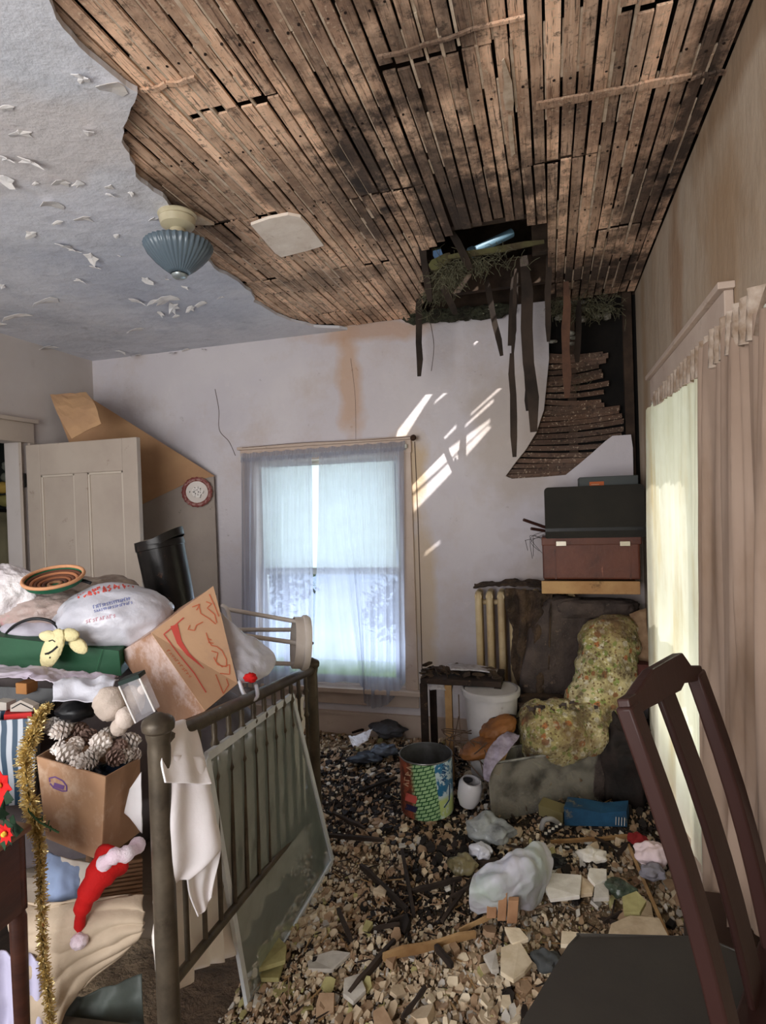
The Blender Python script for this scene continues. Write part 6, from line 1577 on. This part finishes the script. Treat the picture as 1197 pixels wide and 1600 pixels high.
# dark heap added where shade falls between the armchair and the right window
mb = MB(); c_ = D(975, 1190, 3.0); rb(mb, V(c_.x, c_.y, .22), V(.15, 0, 0), V(0, .16, 0), V(0, 0, .24), seed=22, amp=.3, p=.7)
tag(mb.build('shade_heap', M('heap_shade_black', (44, 34, 30), (24, 20, 18), scale=9, bump=1), smooth=180), 'dark heap added for the shade right of the armchair', 'heap')
mb = MB(); a_ = D(985, 1038, 3.02); mb.box((a_.x, a_.y, a_.z-.15), (a_.x+.12, a_.y+.16, a_.z)); tag(mb.build('dark_red_box', M('dark_red_card', (78, 40, 34), (54, 30, 26), scale=6), bevel=.004), 'dark reddish box on the added dark heap behind the wooden chair', 'box')
# ================================================================== DINING CHAIR (right foreground)
mat_ch = M('mahogany', (62, 38, 34), (50, 31, 28), scale=3, sc=(1, 1, .3), rough=.38, bump=.12)
bl, br = C(.56, .97, 0), C(.80, 1.24, 0)
lean = C(-.82, .57, 0)
zs = .575
Lt = D(980, 1100, 1.055); Rt = D(1086, 1050, 1.30)
Lb = V(bl.x, bl.y, zs); Rb = V(br.x, br.y, zs)
chair = thing('dining_chair', V((bl.x+br.x)/2-.1, (bl.y+br.y)/2, 0), 'dark reddish brown wooden chair with slatted back at the lower right', 'chair')
side = (Rb-Lb).normalized()
def slat(p, q, w, t, name):
    mb = MB(); p, q = Vector(p), Vector(q); d = (q-p).normalized(); a = side-d*side.dot(d); a.normalize(); b = d.cross(a)
    n = 8; vs = []
    for i in range(n):
        u = i/(n-1); c = p.lerp(q, u)-b*(.014*math.sin(PI*u)); ww = w[0]+(w[1]-w[0])*u
        vs += [c+a*ww/2+b*t/2, c-a*ww/2+b*t/2, c-a*ww/2-b*t/2, c+a*ww/2-b*t/2]
    fs = []
    for j in range(n-1):
        for k in range(4): fs.append((j*4+k, j*4+(k+1) % 4, (j+1)*4+(k+1) % 4, (j+1)*4+k))
    fs += [(3, 2, 1, 0), (n*4-4, n*4-3, n*4-2, n*4-1)]
    mb.add(vs, fs); return mb.build(name, mat_ch, chair, bevel=.005, seg=2, smooth=40)
slat(Lb, Lt, (.062, .048), .030, 'back_post'); slat(Rb, Rt, (.064, .052), .030, 'back_post')
mt = Lt.lerp(Rt, .5); mbm = Lb.lerp(Rb, .52)
slat(mbm, D(1034, 1070, 1.17), (.092, .078), .014, 'back_splat')
# crest rail with raised middle
n = 14; top_ = []; bot_ = []
cr_px_t = [(972, 1092), (985, 1084), (1000, 1062), (1012, 1046), (1040, 1030), (1058, 1020), (1064, 1028), (1072, 1040), (1088, 1040)]
cr_px_b = [(976, 1112), (992, 1116), (1004, 1108), (1020, 1100), (1040, 1088), (1056, 1080), (1062, 1068), (1076, 1066), (1092, 1062)]
m9 = len(cr_px_t); F_, Bk = [], []
bn_ = (Rt-Lt).cross(Lb-Lt).normalized()
Pm = MB(); vs = []
def onback(px, py): return onP(px, py, Lt, bn_)
for i in range(m9):
    a = onback(*cr_px_t[i]); b = onback(*cr_px_b[i]); vs += [a+bn_*.012, b+bn_*.012, b-bn_*.012, a-bn_*.012]
fs = []
for j in range(m9-1):
    for k in range(4): fs.append((j*4+k, j*4+(k+1) % 4, (j+1)*4+(k+1) % 4, (j+1)*4+k))
fs += [(3, 2, 1, 0), (m9*4-4, m9*4-3, m9*4-2, m9*4-1)]
Pm.add(vs, fs); Pm.build('crest_rail', mat_ch, chair, bevel=.004)
mb = MB(); mb.bar(Lb.lerp(Rb, .04)+V(0, 0, .01), Lb.lerp(Rb, .97)+V(0, 0, .01), .05, .022); mb.build('lower_rail', mat_ch, chair, bevel=.004)
q1, q2, q3 = onZ(905, 1462, zs), onZ(805, 1625, zs), onZ(1100, 1466, zs)
q4 = Lb+V(0, 0, 0)-side*.12
mb = MB(); mb.prism([q1, q1.lerp(q2, .12)+V(-.004, 0, 0), q2+side*-.02, q4, q4+side*.2+V(.02, .01, 0), Rb-side*.05, q3], (0, 0, -.03)); mb.build('seat', M('dark_seat', (66, 62, 56), (58, 54, 50), scale=4, rough=.55, bump=.15), chair, bevel=.006)
fl_ = []
for q in (q1.lerp(q3, .12)+(q2-q1)*.1, q2.lerp(q4, .1)+side*.03):
    mb = MB(); mb.bar(V(q.x, q.y, 0.02), V(q.x, q.y, zs-.03), .03, .03); mb.build('leg', mat_ch, chair)
for q in (Lb, Rb):
    mb = MB(); mb.bar(V(q.x, q.y, 0.02), V(q.x, q.y, zs), .032, .03); mb.build('leg', mat_ch, chair)

# ================================================================== RUBBLE
mb = MB(); nx_, ny_ = 110, 130
P = []
for j in range(ny_):
    row = []
    for i in range(nx_):
        x_ = -1.8+(XR+1.8)*i/(nx_-1); y_ = 0.7+(YB-.71)*j/(ny_-1)
        e = min(1, (x_+1.8)*8); h = hf(x_, y_)*.82+.012*fbm(V(x_*14, y_*14, 0), 3)*e
        row.append(V(x_, y_, max(.003, h)))
    P.append(row)
mb.grid(P)
mat_bed_ = M('rubble_dust', (184, 160, 130), (144, 122, 96), scale=7, pos=True, bump=1, bscale=50, bdist=.02, layers=[((48, 38, 32), 2.4, .54, .66, .7), ((160, 140, 112), 22, .58, .66, .8)],
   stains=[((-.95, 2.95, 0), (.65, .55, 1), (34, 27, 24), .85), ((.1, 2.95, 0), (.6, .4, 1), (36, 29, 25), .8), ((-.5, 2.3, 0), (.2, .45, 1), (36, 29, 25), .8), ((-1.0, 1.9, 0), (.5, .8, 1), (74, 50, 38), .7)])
stuff(tag(mb.build('rubble_bed', mat_bed_, smooth=180), 'layer of crushed plaster dust and grit covering the floorboards', 'rubble'))
mats_c = [M('chunk_cream', (226, 210, 184), (206, 188, 158), scale=20, vary=.0), M('chunk_tan', (208, 188, 160), (184, 162, 134), scale=20), M('chunk_grey', (202, 196, 186), (178, 170, 160), scale=20),
          M('chunk_brown', (172, 144, 116), (146, 118, 92), scale=20), M('chunk_black', (46, 38, 34), (30, 26, 24), scale=20), M('chunk_olive', (180, 172, 120), (158, 148, 98), scale=20), M('chunk_white', (222, 216, 206), (200, 192, 180), scale=20)]
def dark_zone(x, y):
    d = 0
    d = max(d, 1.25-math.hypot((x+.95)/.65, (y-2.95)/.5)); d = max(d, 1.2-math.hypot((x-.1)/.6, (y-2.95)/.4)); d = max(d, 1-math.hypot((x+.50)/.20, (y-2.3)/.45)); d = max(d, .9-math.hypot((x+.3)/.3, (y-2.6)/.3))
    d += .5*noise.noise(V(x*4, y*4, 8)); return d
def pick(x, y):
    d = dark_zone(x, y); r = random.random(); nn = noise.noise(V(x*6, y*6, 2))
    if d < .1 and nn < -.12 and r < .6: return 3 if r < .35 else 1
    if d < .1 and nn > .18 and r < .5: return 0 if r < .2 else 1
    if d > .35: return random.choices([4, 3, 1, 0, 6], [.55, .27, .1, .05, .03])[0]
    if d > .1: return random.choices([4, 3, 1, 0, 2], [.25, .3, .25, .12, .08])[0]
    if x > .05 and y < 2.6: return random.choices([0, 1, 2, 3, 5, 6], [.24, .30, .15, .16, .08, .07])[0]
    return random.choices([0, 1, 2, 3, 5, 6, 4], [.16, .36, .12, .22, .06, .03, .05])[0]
def chunk(mb, c, s, mi, flat=.35):
    n = random.randint(4, 6); asp = rnd(.35, 1.0); a0 = rnd(0, 6.3); nrm = V(rnd(-.45, .45), rnd(-.6, .35), 1).normalized(); a = nrm.cross(V(0, 1, .1)).normalized(); b = nrm.cross(a); t_ = s*rnd(flat*.5, flat)
    top = []; bot = []
    for k in range(n):
        an = a0+2*PI*k/n+rnd(-.3, .3); r = s*rnd(.6, 1.0); q = c+(a*math.cos(an)*asp+b*math.sin(an))*r
        top.append(q*1+nrm*t_); bot.append(c+(q-c)*rnd(.85, 1.1)-nrm*t_*.4)
    vs = top+bot; fs = [tuple(range(n)), tuple(reversed(range(n, 2*n)))]+[(k, n+k, n+(k+1) % n, (k+1) % n) for k in range(n)]
    fs = [tuple(reversed(f)) for f in fs]
    mb.add(vs, fs, mi)
def free(x, y):
    # keep big pieces out of the footprints of bed, tin, bin, chair
    if x < -.80: return False
    if math.hypot(x-tc.x, y-tc.y) < .15: return False
    return True
mb = MB()
cnt = 0
while cnt < 34000:
    y_ = 1.15+(YB-1.2)*random.random()**1.25; x_ = rnd(-1.0 if y_ < 2.2 else -1.75, XR-.03)
    s = .004+(.012+.012*noise.noise(V(x_*3, y_*3, 5)))*1.5*random.random()**2.6
    if y_ > 2.4: s *= 1.25
    chunk(mb, V(x_, y_, hf(x_, y_)+rnd(-.006, .006)), s, pick(x_, y_), .45); cnt += 1
stuff(tag(mb.build('small_rubble', mats_c), 'countless small crumbs of fallen plaster and wood scattered over the floor', 'rubble'))
marks = [((-.48, 2.72), 'by the green tin drum'), ((-.55, 2.1), 'by the slanting charred lath'), ((-.2, 2.05), 'left of the rag bundle'), ((.02, 2.1), 'in front of the rag bundle'), ((.2, 2.0), 'by the pale rectangular slab'),
    ((.35, 2.2), 'by the long tan lath'), ((.1, 2.5), 'before the blue carton'), ((-.62, 1.6), 'by the foot of the window screen'), ((-.35, 1.65), 'below the pale tan lath'), ((-.1, 1.6), 'left of the chair seat'), ((.2, 1.5), 'under the chair seat'),
    ((-.2, 2.55), 'by the cloudy grey bag'), ((-.7, 2.4), 'right of the window screen'), ((-.3, 1.9), 'by the pale tan lath'), ((0., 3.0), 'before the armchair'), ((-.5, 3.2), 'before the blackened table')]
def where(x, y): return min(marks, key=lambda m: math.hypot(m[0][0]-x, m[0][1]-y))[1]
mb = MB()
for i in range(1500):
    y_ = 1.2+2.3*random.random()**1.2; x_ = rnd(-.85 if y_ < 2.2 else -1.5, XR-.05); an = rnd(0, 3.14); L = rnd(.008, .035); w_ = rnd(.0008, .003); p = V(x_, y_, hf(x_, y_)+rnd(.004, .014))
    mb.obox(p, V(math.cos(an), math.sin(an), rnd(-.25, .25))*L, V(-math.sin(an), math.cos(an), 0)*w_, V(0, 0, .0012), random.choice([0, 0, 1, 2, 2]))
stuff(tag(mb.build('wood_slivers', [mat_lathd, mat_lathp, mats_c[3]]), 'countless thin wood slivers and straw mixed through the floor rubble', 'slivers'))
# larger chunks, one by one
pcs = 0
while pcs < 270:
    y_ = rnd(1.35, 3.3); x_ = rnd(-.72, XR-.06)
    if not free(x_, y_): continue
    d = dark_zone(x_, y_)
    if d > .25 and random.random() < .7: continue
    mi = pick(x_, y_); s = (.014+.034*random.random()**2)*(1.2 if x_ > 0 and y_ < 2.5 else 1)
    mb = MB(); chunk(mb, V(0, 0, 0), s, 0, .4); o = mb.build('plaster_chunk', mats_c[mi], origin=(0, 0, 0)); o.location = (x_, y_, hf(x_, y_)+.012)
    tag(o, ('large ' if s > .032 else ('small ' if s < .02 else ''))+['cream', 'tan', 'grey', 'brown', 'black', 'olive', 'white'][mi]+' plaster chunk in the rubble '+where(x_, y_), 'plaster chunk', 'plaster chunks in the floor rubble'); pcs += 1
# named larger slabs
def fz(px, py, h=.10): return onZ(px, py, h)
slabs = [('pale rectangular plaster slab right of the white rag bundle', [(851, 1361), (909, 1366), (906, 1400), (860, 1402), (850, 1385)], 6, .12), ('small square pale slab beside the rectangular slab', [(930, 1380), (951, 1382), (952, 1403), (927, 1401)], 2, .115),
    ('rounded white slab in the sunlit patch of rubble', [(921, 1358), (948, 1356), (948, 1374), (930, 1380), (918, 1370)], 6, .125), ('tan slab between the two pale slabs', [(910, 1372), (930, 1376), (926, 1396), (907, 1396)], 1, .11),
    ('large five-sided cream slab below the wood offcuts', [(783, 1480), (812, 1470), (832, 1500), (820, 1520), (802, 1532), (782, 1516)], 0, .10), ('angular cream slab above the five-sided one', [(788, 1448), (812, 1450), (826, 1466), (800, 1472)], 0, .11),
    ('grey slab left of the five-sided cream slab', [(755, 1490), (775, 1484), (780, 1514), (768, 1518)], 2, .09), ('olive-tan slab at the far edge of the chair seat', [(955, 1445), (985, 1430), (1030, 1436), (1045, 1460), (950, 1462)], 1, .13),
    ('greenish slab leaning by the long tan lath', [(972, 1400), (995, 1392), (1010, 1410), (1000, 1424), (975, 1424)], 5, .14), ('cream slab with tan stripe near the chair seat', [(878, 1455), (930, 1458), (920, 1476), (876, 1475)], 0, .11),
    ('olive foam slab standing at the foot of the window screen', [(402, 1478), (436, 1462), (448, 1478), (446, 1500), (405, 1512)], 5, .10), ('olive slab below the standing foam slab', [(404, 1514), (444, 1502), (436, 1530), (408, 1528)], 5, .07),
    ('mottled olive slab left of the bottom edge', [(425, 1548), (452, 1530), (462, 1545), (440, 1566)], 5, .06), ('small white slab by the foot of window screen', [(398, 1552), (414, 1552), (412, 1572), (394, 1572)], 6, .05),
    ('green-edged slab at the bottom left of the rubble', [(466, 1560), (484, 1548), (490, 1572), (470, 1582)], 5, .06), ('mottled grey slab in the lower middle rubble', [(538, 1530), (562, 1520), (572, 1545), (552, 1562), (536, 1550)], 2, .08),
    ('speckled grey slab at left in the rubble', [(480, 1494), (520, 1486), (548, 1490), (520, 1512), (482, 1514)], 2, .075), ('brown slab near the bottom centre', [(553, 1580), (578, 1562), (584, 1572), (566, 1590)], 3, .06)]
for lab, pts, mi, h in slabs:
    mb = MB(); P3 = [fz(x_, y_, h) for x_, y_ in pts]
    c = sum(P3, V(0, 0, 0))/len(P3); mb.prism([p+V(0, 0, rnd(-.006, .006)) for p in P3], (0, 0, -.014)); tag(mb.build('plaster_slab', mats_c[mi], bevel=.002), lab, 'slab')
# sticks on the floor
fs_list = [((563, 1338), (636, 1402), .030, 0, 'long charred lath slanting through the middle of the rubble'), ((628, 1322), (646, 1408), .036, 0, 'charred board piece pointing up beside the slanting charred lath'), ((616, 1455), (545, 1528), .026, 0, 'charred lath slanting down left near the bottom'),
    ((598, 1482), (742, 1436), .034, 1, 'pale tan lath lying across the lower middle of rubble'), ((982, 1306), (1050, 1450), .024, 1, 'long pale tan lath slanting toward the chair back'), ((725, 1340), (778, 1326), .020, 0, 'black stick left of the white rag bundle'),
    ((680, 1460), (706, 1486), .026, 0, 'short black wood piece below the tan lath'), ((528, 1408), (548, 1452), .030, 0, 'black clod-like stick in left rubble'), ((500, 1288), (600, 1300), .018, 0, 'dark lath left of the tin drum base'), ((560, 1230), (620, 1205), .018, 0, 'dark lath behind and left of tin drum'),
    ((880, 1262), (960, 1256), .016, 1, 'tan stick lying on the blue box'), ((860, 1300), (1000, 1290), .014, 1, 'thin tan stick right of the blue box'), ((550, 1135), (600, 1120), .014, 0, 'dark stick under the back window'), ((735, 1360), (690, 1420), .02, 0, 'dark stick running down-left of the rag bundle'),
    ((640, 1380), (720, 1355), .02, 0, 'dark horizontal stick in the centre rubble'), ((520, 1256), (570, 1280), .016, 0, 'dark splinter far left of the tin drum'), ((880, 1448), (930, 1452), .016, 1, 'cream stick on the slab near the chair seat')]
for i, (a, b, w, k, lab) in enumerate(fs_list):
    pa, pb = fz(*a, .12), fz(*b, .12); pa.z = hf(pa.x, pa.y)+.035; pb.z = hf(pb.x, pb.y)+.025
    stick(pa, pb, w, .012, mat_lathd if k == 0 else mat_lathp, 'fallen_lath', lab, 'lath', seed=60+i, rag=.3)
for i in range(46):
    x_, y_ = rnd(-.65, .4), rnd(1.5, 3.3); an = rnd(0, 3.14); L = rnd(.05, .16); p = V(x_, y_, hf(x_, y_)+.02); q = p+V(math.cos(an)*L, math.sin(an)*L, rnd(-.01, .03))
    stick(p, q, rnd(.008, .02), .006, mat_lathd if dark_zone(x_, y_) > 0 or i % 3 else mat_lathp, 'wood_splinter', 'wood splinter in the rubble '+where(x_, y_), 'splinter', 'wood splinters in the floor rubble', seed=i+100, rag=.4)
# wood offcuts standing by the bag
for i, (a, b, w) in enumerate((((770, 1432), (768, 1386), .034), ((786, 1436), (783, 1392), .03), ((802, 1440), (800, 1404), .036))):
    pa = fz(*a, .10); pb = V(pa.x, pa.y-.0, zat(pa.x, pa.y, b[1])); mb = MB(); mb.obox((pa+pb)/2, CR*w*.5, V(0, .012, 0), (pb-pa)/2+V(.004, 0, 0)); tag(mb.build('wood_offcut', M('offcut', (176, 134, 100), (150, 110, 80), scale=10) if 'offcut' not in bpy.data.materials else bpy.data.materials['offcut'], bevel=.002), ['leftmost', 'middle', 'rightmost'][i]+' of three tan wood offcuts standing before the rag bundle', 'wood')
# rag bundle and bags
mat_rag = M('white_green_rag', (196, 194, 204), (168, 182, 168), scale=5, bump=.3, rough=.6, layers=[((196, 182, 140), 5, .6, .7, .6)])
P = sheet([[fz(742, 1368, .20), fz(790, 1340, .25), fz(838, 1318, .24), fz(858, 1330, .17)], [fz(736, 1388, .20), fz(785, 1365, .26), fz(838, 1345, .25), fz(862, 1350, .17)],
           [fz(733, 1405, .16), fz(780, 1395, .20), fz(836, 1380, .19), fz(858, 1375, .13)], [fz(736, 1420, .09), fz(778, 1432, .09), fz(826, 1420, .09), fz(846, 1400, .09)]], 80, 70, amp=.006, fs=9, seed=3)
for r_ in P:
    for j in range(len(r_)): r_[j] = r_[j]+V(0, -.3, 1).normalized()*.020*crease(r_[j]*26)
mb = MB(); mb.grid(P); tag(mb.build('rag_bundle', mat_rag, smooth=180, solid=.005), 'crumpled white and pale green cloth bundle in the middle of the rubble', 'cloth')
def bagon(lab, px, py, h, rx_, rz_, mat, seed, cat='bag', nm='plastic_bag', amp=.25, ry_=None):
    c = fz(px, py, h); mb = MB(); blob(mb, c, CR*rx_, V(CF.x, CF.y, 0)*(ry_ or rx_*.8), V(0, 0, rz_*.85), amp=amp*.9, fs=1.1, seed=seed, sub=4, ridge=False)
    for i, p in enumerate(mb.v):
        q = p-c; mb.v[i] = p+q.normalized()*min(.024, rx_*.24)*crease(q*(3.2/rx_)+V(seed, 0, 0))
    tag(mb.build(nm, mat, smooth=35), lab, cat)
mat_cb = plastic('cloudy_bag', (172, 176, 176), .25, .3)
bagon('cloudy grey plastic bag above the rag bundle', 762, 1295, .13, .10, .055, mat_cb, 3)
bagon('pale lavender bag bit left of the rag bundle', 752, 1330, .11, .05, .03, mat_bagw, 9)
bagon('olive-stained clear bag left of the rag bundle', 722, 1350, .09, .06, .04, plastic('olive_bag', (140, 128, 92), .3, .3), 13)
bagon('dark green plastic bag piece right of the pale slabs', 968, 1388, .11, .05, .03, plastic('green_bag', (84, 100, 84), .2, .3), 19)
bagon('white crumpled paper bright in the sunlit rubble', 925, 1336, .12, .055, .025, mats_c[6], 23, 'paper', 'crumpled_paper')
bagon('white cloth lump against the chair back, half on red cloth', 1018, 1335, .15, .06, .05, M('pinkish_white', (220, 198, 200), bump=.3), 29, 'cloth', 'white_cloth')
bagon('dark red cloth behind the white cloth lump', 998, 1312, .14, .045, .022, M('dark_red_cloth', (120, 22, 26), bump=.4), 31, 'cloth', 'red_cloth')
bagon('grey smooth rag below the white cloth lump', 1020, 1362, .13, .05, .028, M('grey_rag', (128, 124, 132), bump=.3), 37, 'cloth', 'grey_cloth')
bagon('dark grey stone-like clod left of the chair seat', 855, 1500, .08, .05, .028, M('dark_clod', (70, 72, 72), bump=.4), 41, 'clod', 'clod', .12)
bagon('black crushed sheet beside the rag bundle', 868, 1345, .12, .04, .022, mat_black, 43, 'sheet', 'black_sheet', .5)
bagon('grey wet cloth heap under the back window', 606, 1138, .12, .12, .045, M('wet_grey', (92, 94, 100), (60, 58, 60), scale=8), 47, 'cloth', 'grey_cloth')
bagon('dark blue wet cloth in the black debris left of tin drum', 575, 1184, .09, .10, .025, M('wet_blue', (50, 56, 68), (34, 36, 42), scale=8, rough=.5), 53, 'cloth', 'blue_cloth')
bagon('blue-grey crumpled plastic in the black debris', 600, 1172, .10, .08, .03, M('bluegrey', (96, 104, 116), (66, 70, 78), scale=8, rough=.4), 59, 'plastic', 'crumpled_plastic')
bagon('brown rag heap right of the back window sill', 640, 1105, .20, .09, .06, mat_rot, 61, 'rag', 'rag_heap')
P = sheet([[fz(545, 1152, .13), fz(560, 1150, .14), fz(582, 1140, .15)], [fz(552, 1168, .12), fz(565, 1164, .13), fz(574, 1158, .13)]], 14, 8, amp=.012, fs=20, seed=4)
mb = MB(); mb.grid(P); tag(mb.build('white_paper', mat_white, solid=.003), 'torn white paper lying on the black debris under the window', 'paper')
bb = thing('blue_carton', fz(930, 1282, .1), 'crushed blue cardboard carton in front of the clear bin', 'box')
mb = MB(); F4 = [fz(880, 1290, .09), fz(985, 1296, .09), fz(982, 1270, .15), fz(878, 1262, .15)]; 
a0_, a1_ = fz(882, 1290, .08), fz(980, 1292, .08); up_ = V(.0, .01, .075)
mb.prism([a0_, a1_, a1_+up_*.9, a0_.lerp(a1_, .6)+up_*.75, a0_.lerp(a1_, .3)+up_*.95, a0_+up_*1.05], V(.02, .10, 0)); mb.build('carton_body', M('blue_card', (30, 76, 108), (22, 54, 80), scale=9, layers=[((120, 112, 90), 9, .58, .66, .8)]), bb)
mb = MB(); p = a0_.lerp(a1_, .82)-V(0, .003, 0); 
for k in range(4): mb.bar(p+V(k*.012, 0, .01), p+V(k*.012+.002, 0, .045), .005, .002)
mb.build('white_print', mats_c[6], bb)
bc = thing('tan_carton', fz(850, 1275, .1), 'flattened olive-tan carton left of the blue carton', 'box')
mb = MB(); a0_, a1_ = fz(842, 1274, .08), fz(880, 1288, .08); mb.prism([a0_, a1_, a1_+V(0, 0, .05), a0_+V(0, 0, .05)], V(.02, .08, 0)); mb.build('carton_body', M('olive_card', (118, 108, 72), scale=9), bc)
zp = thing('patterned_strip', fz(862, 1298, .1), 'small black and white patterned strip below the tan carton', 'strip')
mb = MB(); a0_, a1_ = fz(850, 1306, .10), fz(878, 1288, .12); mb.bar(a0_, a1_, .03, .008); mb.build('strip_body', mat_black, zp)
mb = MB()
for k in range(5): c = a0_.lerp(a1_, (k+.5)/5)+V(0, 0, .006); mb.obox(c, (.006, 0, 0), (0, .009, 0), (0, 0, .001))
mb.build('white_dot', mats_c[6], zp)
P = interp([fz(846, 1296, .12), fz(850, 1282, .16), fz(862, 1280, .16), fz(872, 1286, .12)], 10); mb = MB(); mb.tube(P, .011, n=8); tag(mb.build('grey_hose', M('grey_plastic', (140, 138, 136), rough=.5), smooth=180), 'short curved grey hose in front of the clear bin', 'hose')
# cords by the window and a wall crack
def cord(pts, y, r, mat, name, parent):
    mb = MB(); mb.tube(interp([onY(x_, y_, y) for x_, y_ in pts], 24), r, n=5); mb.build(name, mat, parent)
mat_crk = M('crack_dark', (90, 74, 66), bump=0)
cord([(648, 690), (652, 780), (656, 900), (658, 980), (660, 1068)], YB-.001, .003, mat_crk, 'cord', wall_back)
cord([(378, 716), (379, 830), (380, 950), (380, 1060)], YB-.001, .003, mat_crk, 'cord', wall_back)
cord([(336, 608), (342, 640), (343, 672), (358, 690), (368, 712)], YB, .0025, mat_crk, 'crack', wall_back)
cord([(378, 700), (470, 692), (560, 688), (645, 682)], YB-.045, .002, mat_crk, 'cord', wall_back)
cord([(672, 500), (678, 540), (674, 580)], YB, .002, mat_crk, 'crack', wall_back)
cord([(556, 690), (555, 620), (548, 560)], YB, .0015, mat_crk, 'crack', wall_back)

ck_ = thing('dark_filler', (.40, 1.64, 0), 'dark brown crate put in for the shade in the lower right corner under the tan curtain', 'filler')  # dark box added where the corner only lies in shade
mb = MB(); mb.box((.33, 1.47, .03), (.495, 1.83, .40)); mb.build('filler_body', M('filler_brown', (58, 44, 36), (44, 34, 28), scale=5, sc=(1, 1, 5)), ck_, bevel=.004)
mb = MB(); mb.box((.32, 1.46, .40), (.497, 1.84, .425)); mb.build('lid', M('filler_lid', (70, 52, 42), scale=5), ck_, bevel=.004)
